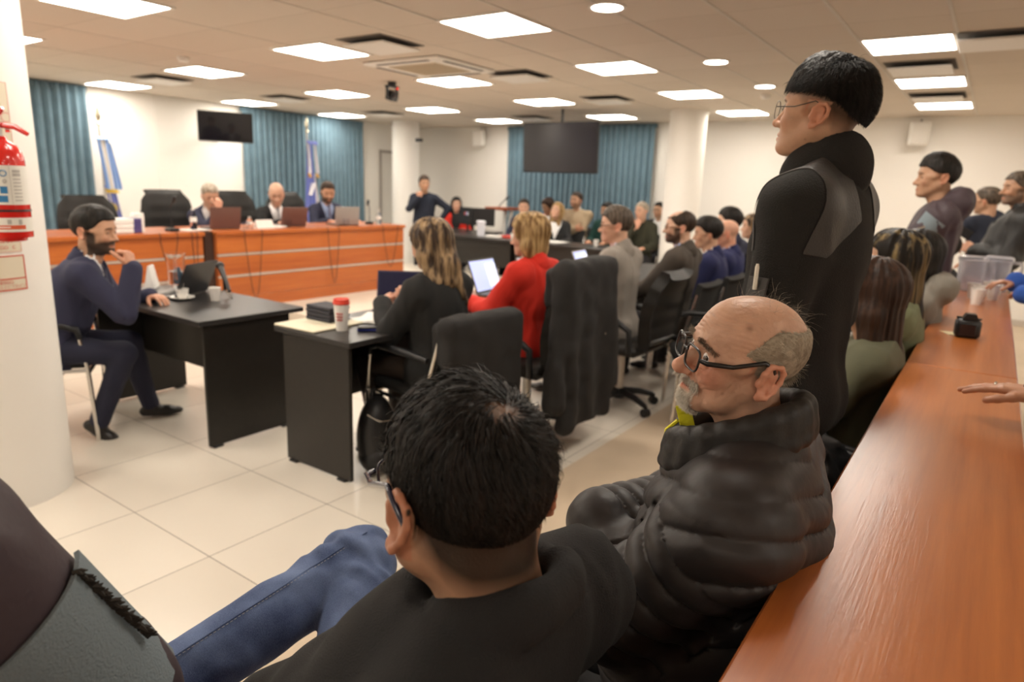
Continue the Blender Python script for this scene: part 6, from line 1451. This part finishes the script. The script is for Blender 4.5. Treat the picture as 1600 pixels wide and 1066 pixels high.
# denim seam and stitches along the raised leg
hp, kn, an = A['legs'][-1]; ax_ = unit(an-kn); upv = unit(np.array([0, 0, 1.])-ax_*ax_[2]); sdv = np.cross(ax_, upv)
g = G(); g2 = G(); L_ = np.linalg.norm(an-kn)
def legpt(s_, a_, off=.0): r_ = .079+(.0625-.079)*min(1, max(0, s_/L_))+off; return kn+ax_*s_+r_*(upv*math.cos(a_)+sdv*math.sin(a_))
sg = 1 if sdv[0] < 0 else -1
g.tube([legpt(-.02+L_*q/24, sg*.25, .003) for q in range(25)], .0022, 6)
for q in range(60): g2.tube([legpt(L_*q/60, sg*.32, .0045), legpt(L_*(q+.55)/60, sg*.32, .0045)], .0009, 4)
g.build('leg_seam', M_denim, t, 60); g2.build('seam_stitches', M_thread, t, 60)
g = G(); e1, e2 = upv, sdv; g.tube([an-ax_*.0+(.0655)*(e1*math.cos(2*PI*q/20)+e2*math.sin(2*PI*q/20)) for q in range(20)], .0045, 6, closed=True); g.build('cuff_hem', M_denim, t, 60)

# ---------------------------------------------------------------- old man in the puffer jacket
M_puff = mat('puffer_nylon', (.024, .020, .020), .50, bump=.15, bscale=70, sheen=0); M_puff2 = mat('puffer_collar_nylon', (.013, .012, .012), .5, bump=.4, bscale=60)
M_yel = mat('yellow_tape', (.72, .68, .02), .6, bump=.5, bscale=150)
def puff_disp(A_):
    S_, E_, W_, _ = A_['J'][1]; S2, E2, W2, _ = A_['J'][-1]; Nb_ = A_['Nb']
    def seg(P, a, b):
        ab = b-a; L = np.linalg.norm(ab); tt = np.clip((P-a)@ab/L**2, 0, 1); return np.linalg.norm(P-a-tt[:, None]*ab, axis=1), tt*L
    def f(P):
        out = np.zeros(len(P)); best = np.full(len(P), .118)
        zt = P[:, 2]-.30*np.abs(P[:, 1])*np.clip((P[:, 2]-Nb_[2]+.35)/.3, -.3, 1)+.10*P[:, 0]
        s0 = zt/.056
        tor = s0.copy(); isarm = np.zeros(len(P), bool)
        for (a, b, c) in ((S_, E_, W_), (S2, E2, W2)):
            d1, l1 = seg(P, a, b); d2, l2 = seg(P, b, c); L1 = np.linalg.norm(b-a)
            m1 = (d1 <= d2) & (d1 < best) & (l1 > .06); m2 = (d2 < d1) & (d2 < best)
            tor[m1] = l1[m1]/.054; tor[m2] = (L1+l2[m2])/.048; isarm |= m1 | m2
        w = .35*noise3(P*4); ph = tor+w*.35
        b = np.abs(np.sin(PI*ph))**.5; amp = np.where(isarm, .017, .017)
        out = amp*(b-.5)
        # puckers radiating from the stitched seams
        out += .0016*(1-b)**2*np.sin(150*(P[:, 1]+P[:, 0])+7*noise3(P*12))+.0016*noise3(P*np.array([16, 16, 40]))+.0008*noise3(P*60)
        return out*np.clip((Nb_[2]-.035-P[:, 2])/.03, .3, 1)
    return f
def old_extra(s):
    # heavier nose, nasolabial folds, eye bags, jowls, forehead wrinkles come from the displacement below
    for y in (-1, 1):
        s.cone((.098, y*.018, -.040), (.080, y*.038, -.072), .0035, .004, .006, 's')
        s.ell((.086, y*.033, -.016), (.007, .015, .0055), .006)
        s.ell((.040, y*.050, -.078), (.022, .014, .018), .02)
        s.cone((.092, y*.014, .0235), (.082, y*.046, .020), .006, .005, .008)
    def wr(P):
        x, y, z = P[:, 0], P[:, 1], P[:, 2]; ay = np.abs(y)
        m = np.clip((z-.032)/.012, 0, 1)*np.clip((.088-z)/.02, 0, 1)*np.clip((x-.02)/.02, 0, 1)
        zz = z+.0035*np.sin(ay*70)+.002*noise3(P*40)
        w = -.0019*np.abs(np.sin(zz*PI/.0085))**3*m*np.clip(.65+1.1*noise3(P*np.array([22, 22, 60])+7), .05, 1.1)
        cf = np.exp(-((ay-.056)/.012)**2-((z)/.014)**2)*(x > .04); w += -.0009*cf*np.abs(np.sin(np.arctan2(z, ay-.04)*9))**3
        bag = np.exp(-((ay-.032)/.016)**2-((z+.017)/.006)**2)*(x > .06); w += .0012*bag*np.sin(z*900)
        ck = np.exp(-((ay-.05)/.02)**2-((z+.05)/.03)**2)*(x > .0); w += -.0008*ck*np.abs(np.sin((z*.7+x)*200+3*noise3(P*30)))**4
        return w+.00035*noise3(P*220)+.0004*noise3(P*90)
    s.disp(wr)
def old_tint(P, T):
    x, y, z = P[:, 0], P[:, 1], P[:, 2]; ay = np.abs(y)
    n = noise3(P*55); T = T*(1+.07*n[:, None]); red = np.clip(np.exp(-((x-.075)**2+(ay-.045)**2+(z+.028)**2)/.0009)*.5+np.exp(-((x-.11)**2+ay**2+(z+.04)**2)/.0004)*.6, 0, .7)[:, None]
    gz = np.clip((-.076-z)/.006, 0, 1)*np.clip((.030-ay)/.006, 0, 1)*(x > .058); gz = np.maximum(gz, np.exp(-((z+.058+.25*ay)/.006)**2)*(ay < .03)*(x > .08)); gz = (gz*.75)[:, None]
    T = T*(1-gz)+np.array([.60, .53, .44])*gz
    T = T*(1-red)+T*np.array([1.15, .66, .60])*red
    for (a, b, c, r) in ((.06, .052, -.03, .0022), (.045, .06, -.055, .0018), (.035, .058, .075, .003), (.04, .066, .03, .002), (.066, .056, .002, .0018)):
        w = (np.exp(-((x-a)**2+(y-b)**2+(z-c)**2)/(r*r*4)))[:, None]*.6; T = T*(1-w)+np.array([.16, .06, .03])*w
    return T
def old_collar(c, a):
    Nb = a['Nb']
    for zz, k_ in ((-.012, 1.03), (.012, 1.0), (.034, .96)):
        P_ = [Nb+np.array([.034+.112*k_*math.cos(q_), .096*k_*math.sin(q_), zz-.046*math.cos(q_)+.004]) for q_ in [.42+(2*PI-.84)*i_/18 for i_ in range(19)]]
        for p_, q_ in zip(P_[:-1], P_[1:]): c.cone(p_, q_, .0175, .0175, .012)
LINE_O = ([-.14, -.075, -.05, -.030, -.018, .026, .036, .044, .06, .1], [-.085, -.080, -.065, -.035, .006, .004, .022, .3, .3, .3])
def fringe_cut(P): return np.maximum(P[:, 2]-.080, P[:, 2]-(.066-.95*P[:, 0]))
def fringe_mask(V): return (V[:, 2] < .084) & (V[:, 2] < .070-.95*V[:, 0]) & (np.abs(V[:, 1]) > .0)
t, A = person((-.324, 1.173, 1.244), PI+.12, 'old bald man with grey goatee and black glasses in a black puffer jacket',
    dict(q='near', px=.02, pz=.50, lean=.0, hyaw=.60, hpitch=-.14, hroll=-.17, hsc=.92, sw=.195, sdrop=.078, fat=.035, skin='fair', neckoff=(-.035, 0, -.150), res=(.018, .0042, .0018, .005),
         face=dict(neck_r=.056, fat=.002, nose=1.30, jaw=.97, ear=1.08, eyes=1, browk=.35, brow=(.12, .09, .07), extra=old_extra, tintf=old_tint, eye=.0078, scalp=0), hair=dict(m=hair_mat('old_grey_hair_base', (.24, .20, .15), (.36, .31, .235), .6, (40, 200, 200), .35, .6), th=.0035, sa=.0008, line=LINE_O, cutf=fringe_cut, h=.0035),
         glasses=dict(m=mat('black_matte_frame', (.012, .011, .012), .3, coat=.3), r=.0021, temple=.0040, x0=.1125, lh=.021),
         cloth=dict(kind='puffer_jacket', crisp=1, m=M_puff, neck=.072, g=.032, sl=1.06, disp=puff_disp, ), legm=fab('dark_grey_trousers', (.02, .02, .022)),
         hands={1: dict(w=(.22, -.06, .835), d=(-.5, -1, -.2), n=(1, .1, 0), pole=(.25, .8, -.9), curl=.7), -1: dict(w=(.24, .00, .86), d=(-.2, .3, -1), n=(1, 0, 0), pole=(.4, -.7, -.8), curl=.7)}))
Rh, Hc = A['Rh'], A['Hc']; OLD = (Rh, Hc)
# eyeballs with iris, turned to his left
M_eye = mat('eyeball', (.72, .66, .62), .12, coat=1); M_iris = mat('iris_brown', (.035, .015, .008), .15, coat=1)
for y in (-1, 1):
    c = np.array([.0772, y*.0325, -.0005]); e = G().ball(Rh@c+Hc, .0125*.95, 28, 20).build('eyeball', M_eye, t); gd = unit([.86, .50, .02])
    G().lathe([(.0001, .0014), (.003, .0012), (.0056, 0)], tuple(Rh@(c+gd*.0118)+Hc), 20, R=Rh@frame(np.cross([0, 1, 0.], gd), gd), caps=False).build('iris', M_iris, e)
# grey side hair, goatee, moustache, eyebrows as strands
H_og = hair_mat('old_grey_hair', (.30, .25, .19), (.62, .55, .44), .5, (14, 90, 90), .35, .65)
H_ow = hair_mat('old_white_beard', (.62, .55, .45), (.9, .85, .76), .6, (300, 300, 300), .3, .6); H_ob = hair_mat('old_eyebrow', (.10, .08, .06), (.34, .29, .23), .6, (400, 400, 400), .35, .6)
def comb(P): k_ = np.clip((P[:, 0]+.07)/.05, 0, 1); return np.stack([-.32*k_, 0*k_, -.05-.30*(1-k_)], 1)
V, Q = scalp_hair(24000, dict(line=LINE_O, len=.052, whorl=(.12, 0, .10), swirl=.0, lift=.03, jit=.14, hug=.34, grav=.05, w=.0003, out=.05, rth=.001, comb=comb, mask=fringe_mask), 8)
np_mesh('grey_side_hair', [place((V, Q), Rh, Hc)], H_og, t, smooth=False)['kind'] = 'stuff'
rg = np.random.default_rng(12)
def wisps():
    n = 130; u = rg.uniform(-1, 1, n); R_ = np.stack([rg.uniform(-.08, .05, n), u*.05, np.zeros(n)], 1); q = (R_-SK_C)/SK_R; R_[:, 2] = SK_C[2]+SK_R[2]*np.sqrt(np.clip(1-q[:, 0]**2-q[:, 1]**2, 0, 1))
    D = np.stack([-.6+rg.normal(0, .5, n), rg.normal(0, .5, n), rg.uniform(.2, .9, n)], 1)
    return ribbons(R_, D, rg.uniform(.015, .05, n), .00016, 7, lambda P, D_, t_: np.array([-.1, 0, -.12])+rg.normal(0, .08, P.shape), SK_C, SK_R, .02, .3, .5, 3)
np_mesh('wispy_hairs', [place(wisps(), Rh, Hc)], H_og, t, smooth=False)['kind'] = 'stuff'
hsV, hsQ = head_sdf(.003, dict(neck=(-.03, 0, -.17), nose=1.30, jaw=.97, fat=.002)).mesh(); hsN = mesh_normals(hsV, hsQ)
def face_hair(mask, n, ln, dirf, w, seed, lift=.5, segs=4, bendv=(0, 0, -.15)):
    r = np.random.default_rng(seed); idx = np.flatnonzero(mask(hsV)); idx = idx[r.integers(0, len(idx), n)]; R_ = hsV[idx]+r.normal(0, .0012, (n, 3)); N_ = hsN[idx]
    D = dirf(R_)+N_*lift; return ribbons(R_, D, ln*r.uniform(.5, 1.15, n), w, segs, lambda P, D_, t_: np.array(bendv)+r.normal(0, .10, P.shape), np.array([0, 0, 0.]), np.array([.001]*3), 0, .35, .3, seed)
lipm = lambda V: ~((np.abs(V[:, 2]+.0715) < .0075) & (np.abs(V[:, 1]) < .024) & (V[:, 0] > .07))
gm = lambda V: (V[:, 0] > .060) & (V[:, 2] < -.078) & (np.abs(V[:, 1]) < .026) & (V[:, 2] > -.122) & lipm(V)
ms = lambda V: (V[:, 0] > .078) & (V[:, 2] < -.050-.10*np.abs(V[:, 1])) & (V[:, 2] > -.066-.55*np.maximum(0, np.abs(V[:, 1])-.018)) & (np.abs(V[:, 1]) < .036) & (np.abs(V[:, 1]) > .0)
sd_ = lambda V: (np.abs(V[:, 1]) > .022) & (np.abs(V[:, 1]) < .031) & (V[:, 2] < -.066) & (V[:, 2] > -.10) & (V[:, 0] > .058)
dn = lambda R_: np.tile(np.array([.25, 0, -1.]), (len(R_), 1))
def mdir(R_): return np.stack([.3+0*R_[:, 1], np.sign(R_[:, 1])*.6, -.8+0*R_[:, 1]], 1)
B_ = [face_hair(gm, 5200, .009, dn, .00028, 1), face_hair(ms, 2600, .008, mdir, .00028, 2, .35), face_hair(sd_, 900, .006, dn, .00028, 4, .3)]
np_mesh('white_goatee', [place(b, Rh, Hc) for b in B_], H_ow, t, smooth=False)['kind'] = 'stuff'
st_ = lambda V: (V[:, 2] < -.05) & (V[:, 2] > -.125) & (V[:, 0] > .0) & (np.abs(V[:, 1]) > .03)
def brow(V): ay = np.abs(V[:, 1]); a = .0255-.010*np.clip((ay-.030)/.022, 0, 1)**1.5; return (np.abs(V[:, 2]-a) < .0042) & (ay > .010) & (ay < .056) & (V[:, 0] > .055)
def bdir(R_): return np.stack([.3+0*R_[:, 1], np.sign(R_[:, 1])*1., .45-12*np.maximum(0, np.abs(R_[:, 1])-.025)], 1)
np_mesh('eyebrow_hair', [place(face_hair(brow, 1500, .011, bdir, .00028, 5, .35, 4, (0, 0, -.05)), Rh, Hc)], H_ob, t, smooth=False)['kind'] = 'stuff'
# stand-up collar, yellow zip edge and tab
Nb = A['Nb']; cs = SDF(.004); old_collar(cs, A); cs.disp(lambda P: .0022*noise3(P*np.array([30, 30, 12]))+.0012*noise3(P*55)); V, Q = cs.mesh(); np_mesh('jacket_collar', [(smooth_mesh(V, Q, 1, .4), Q)], M_puff2, t); g = G()
g.tube([Nb+np.array([.126, .040, .026]), Nb+np.array([.144, .042, .006]), Nb+np.array([.146, .046, -.032])], .0036, 6); g.build('yellow_zip_edge', M_yel, t, 60)
G().box(tuple(Nb+np.array([.104, .018, .0])), tuple(Nb+np.array([.130, .0215, .052])), .001, R=rotm(0, .3, .25)).build('yellow_tab', M_yel, t)
G().box(tuple(Nb+np.array([.06, .0, .04])), tuple(Nb+np.array([.065, .03, .06])), .001).build('shirt_edge', S_white, t)

# ---------------------------------------------------------------- standing young officer
M_fleece = mat('black_fleece', (.017, .016, .015), .95, bump=.9, bscale=330); M_yoke = mat('shoulder_yoke_nylon', (.040, .037, .035), .5, bump=.35, bscale=200)
LINE_S = ([-.16, -.11, -.09, -.06, -.03, .0, .03, .05, .07, .1], [-.014, -.012, .002, .028, .043, .049, .051, .052, .058, .062])
LINE_S2 = ([-.16, -.105, -.06, .0, .04, .058, .072, .1], [-.01, .008, .032, .044, .048, .05, .056, .062])
def stand_tint(P, T):
    x, y, z = P[:, 0], P[:, 1], P[:, 2]; ay = np.abs(y)
    zl = np.interp(x, [-.14, -.08, -.05, -.03, .0, .035, .05, .07], [-.065, -.06, -.05, -.01, .006, .012, .03, .05]); k = np.clip((z-zl)/.055, 0, 1)**.8*(x < .066); ear = (ay > .073) & (x > -.045) & (x < .02) & (z < .026) & (z > -.05)
    k = k*(~ear)*.88; T = T*(1-k[:, None])+np.array([.035, .024, .018])*k[:, None]
    for (a, b, c) in ((.02, .06, -.06), (.005, .064, -.07), (.0, .058, -.085), (.05, .05, -.05), (.04, .056, -.035)):
        w = (np.exp(-((x-a)**2+(y-b)**2+(z-c)**2)/(.0022**2)))[:, None]*.55; T = T*(1-w)+np.array([.12, .04, .02])*w
    return T
_o = dict(q='near', pose='stand', lean=.05, px=.05, pz=.98, sc=1.02, hyaw=.05, hpitch=-.14, hsc=.935, sw=.148, sdrop=.080, skin='warm', neckoff=(-.022, 0, -.150), res=(.02, .0065, .0020, .005),
          face=dict(neck_r=.054, nose=.95, jaw=1.0, tintf=stand_tint, browk=.9), hair=dict(m=H_black, th=.012, top=.022, sa=.004, line=LINE_S, h=.0035),
          glasses=dict(round=True, m=mat('gunmetal_frame', (.10, .09, .08), .3, .8), r=.0011, temple=.0013, x0=.108),
          cloth=dict(kind='fleece_jacket', m=M_fleece, neck=.066, g=.022, sl=1.08, fold=.009, ff=7, skirt=False), legm=fab('charcoal_trousers', (.024, .023, .023)),
          hands={1: dict(w=(.16, .20, .98), d=(.4, -.2, -1), n=(0, 1, 0), pole=(-1, .4, 0)), -1: dict(w=(.16, -.20, .98), d=(.4, .2, -1), n=(0, -1, 0), pole=(-1, -.4, 0))})
t, A = person((-.396, 1.884, 1.722), PI-.12, 'tall young standing man with round glasses in a black fleece, profile to the left', _o)
Rh, Hc, Nb = A['Rh'], A['Hc'], A['Nb']
# longer hair on top, combed back and down in a bowl line
def slen(R): return np.interp(R[:, 2], [.0, .04, .07, .14], [.011, .016, .032, .042])
V, Q = scalp_hair(20000, dict(line=LINE_S, rth=.012, len=slen, whorl=(-.045, 0, .14), swirl=.15, lift=.25, hug=.40, grav=.10, w=.0006, out=.10, jit=.6), 9)
V[:, 2] += .014*np.clip((V[:, 2]-.04)/.06, 0, 1)
np_mesh('hair_strands', [place((V, Q), Rh, Hc)], H_black, t, smooth=False)['kind'] = 'stuff'
# folded-down collar
s = SDF(.0045); c0 = Nb+np.array([-.008, 0, .000])
s.cone(c0+np.array([-.018, 0, .010]), c0+np.array([.018, 0, -.004]), .088, .092, .02); s.cone(c0+np.array([-.02, 0, .045]), c0+np.array([-.012, 0, .052]), .068, .066, .03)
s.cone(c0+np.array([.05, .02, -.03]), c0+np.array([.09, .03, -.055]), .030, .012, .03); s.cone(c0+np.array([.05, -.02, -.03]), c0+np.array([.09, -.03, -.055]), .030, .012, .03)
s.cone(c0+np.array([-.02, 0, -.09]), c0+np.array([.012, 0, .13]), .062, .056, .006, 's'); s.cut(lambda P: (c0[2]-.055)-P[:, 2]-.25*(P[:, 0]-c0[0])); s.disp(cloth_folds(.002, 16., 3.)); V, Q = s.mesh()
np_mesh('fleece_collar', [(smooth_mesh(V, Q, 1, .4), Q)], M_fleece, t)
# nylon shoulder yokes: straight-edged panels lying on the fleece
fl = [c for c in t.children if c.name.startswith('fleece_jacket')][0]
def surface_panel(src, planes, off, name, m, parent):
    bm = bmesh.new(); bm.from_mesh(src.data)
    for co, no in planes:
        bmesh.ops.bisect_plane(bm, geom=bm.verts[:]+bm.edges[:]+bm.faces[:], plane_co=Vector(co), plane_no=Vector(no), clear_outer=True)
    bm.normal_update(); mv = [(v, v.co+v.normal*off) for v in bm.verts]
    for v, c in mv: v.co = c
    e = [q for q in bm.edges if q.is_boundary]; r = bmesh.ops.extrude_edge_only(bm, edges=e)
    for v in [q for q in r['geom'] if isinstance(q, bmesh.types.BMVert)]: v.co -= v.normal*off*1.2 if v.normal.length > .1 else Vector((0, 0, 0))
    me = bpy.data.meshes.new(name); bm.to_mesh(me); bm.free(); return link_mesh(name, me, m, parent, 60)
for sgn in (1, -1):
    N_ = Nb; pl = [(N_+np.array([0, sgn*.055, 0]), (0, -sgn, 0)), (N_+np.array([-.02, sgn*.205, -.10]), (.15, sgn*1.0, .25)), (N_+np.array([.055, 0, 0]), (1, -sgn*.2, 0)), (N_+np.array([-.06, sgn*.17, -.185]), (0, sgn*.15, -1)), (N_+np.array([-.07, sgn*.07, -.12]), (-.2, -sgn*.65, -1))]
    surface_panel(fl, pl, .003, 'shoulder_yoke', M_yoke, t)
# sleeve pocket with a white pen
S_, E_, W_, _ = A['J'][1]; d = unit(E_-S_); L_ = np.linalg.norm(E_-S_); out = unit(np.array([.35, 1, .1])-d*(np.array([.35, 1, .1])@d)); sdv = np.cross(d, out); R = np.stack([sdv, out, -d], 1); c = S_+d*L_*.72+out*.083
G().box((-.028, -.003, -.03), (.028, .003, .03), .001, R=R, piv=(0, 0, 0)).build('sleeve_pocket', M_yoke, t).location = tuple(c)
G().tube([(0, 0, 0), (0, 0, .052), (0, 0, .060)], [.0052, .0048, .003], 12).build('pen_cap', mat('pen_white', (.80, .76, .66), .4), t).location = tuple(c+out*.006-d*.0)
# ---------------------------------------------------------------- officer at the lower left corner, only a sleeve and shoulder in view
t, A = person((-.89, -.04, 1.365), PI+.15, 'shoulder of a person in a dark purple-grey uniform jacket at the lower left corner',
    dict(q='mid', px=.02, pz=.58, lean=.02, sw=.20, sdrop=.06, skin='tan', hair=dict(m=H_black, th=.012), neckoff=(-.04, 0, -.20), res=(.022, .009, .006, .006),
         cloth=dict(kind='hooded_jacket', m=F_police, g=.034, fold=.012, ff=8, sl=1.2, hood=1.1), legm=fab('uniform_trousers', (.02, .02, .024)),
         hands={-1: dict(w=(.12, -.30, .72), d=(1, .2, 0), n=(0, 0, 1), pole=(-1, -.6, -.3))}))
o = sleeve_patch(t, A, -1, F_patch, .35, 1.05, .113, -.9, .9, ov=(-1.0, -.2, .3))
S_, E_, W_, _ = A['J'][-1]; d = unit(E_-S_); out = unit(np.cross(np.cross(d, np.array([-.5, -.34, .6])), d)); sdv = np.cross(d, out); rg = np.random.default_rng(2); g = G()
for q in range(44):
    a = S_+d*(.10+.003*q)+.112*out; v = unit(out*.8+rg.normal(0, .5, 3)); g.tube([tuple(a-v*.004), tuple(a+v*.005), tuple(a+v*.010+d*.003)], [.004, .003, .0006], 5)
g.build('frayed_velcro_edge', mat('frayed_black', (.03, .025, .02), .8), t, 60)
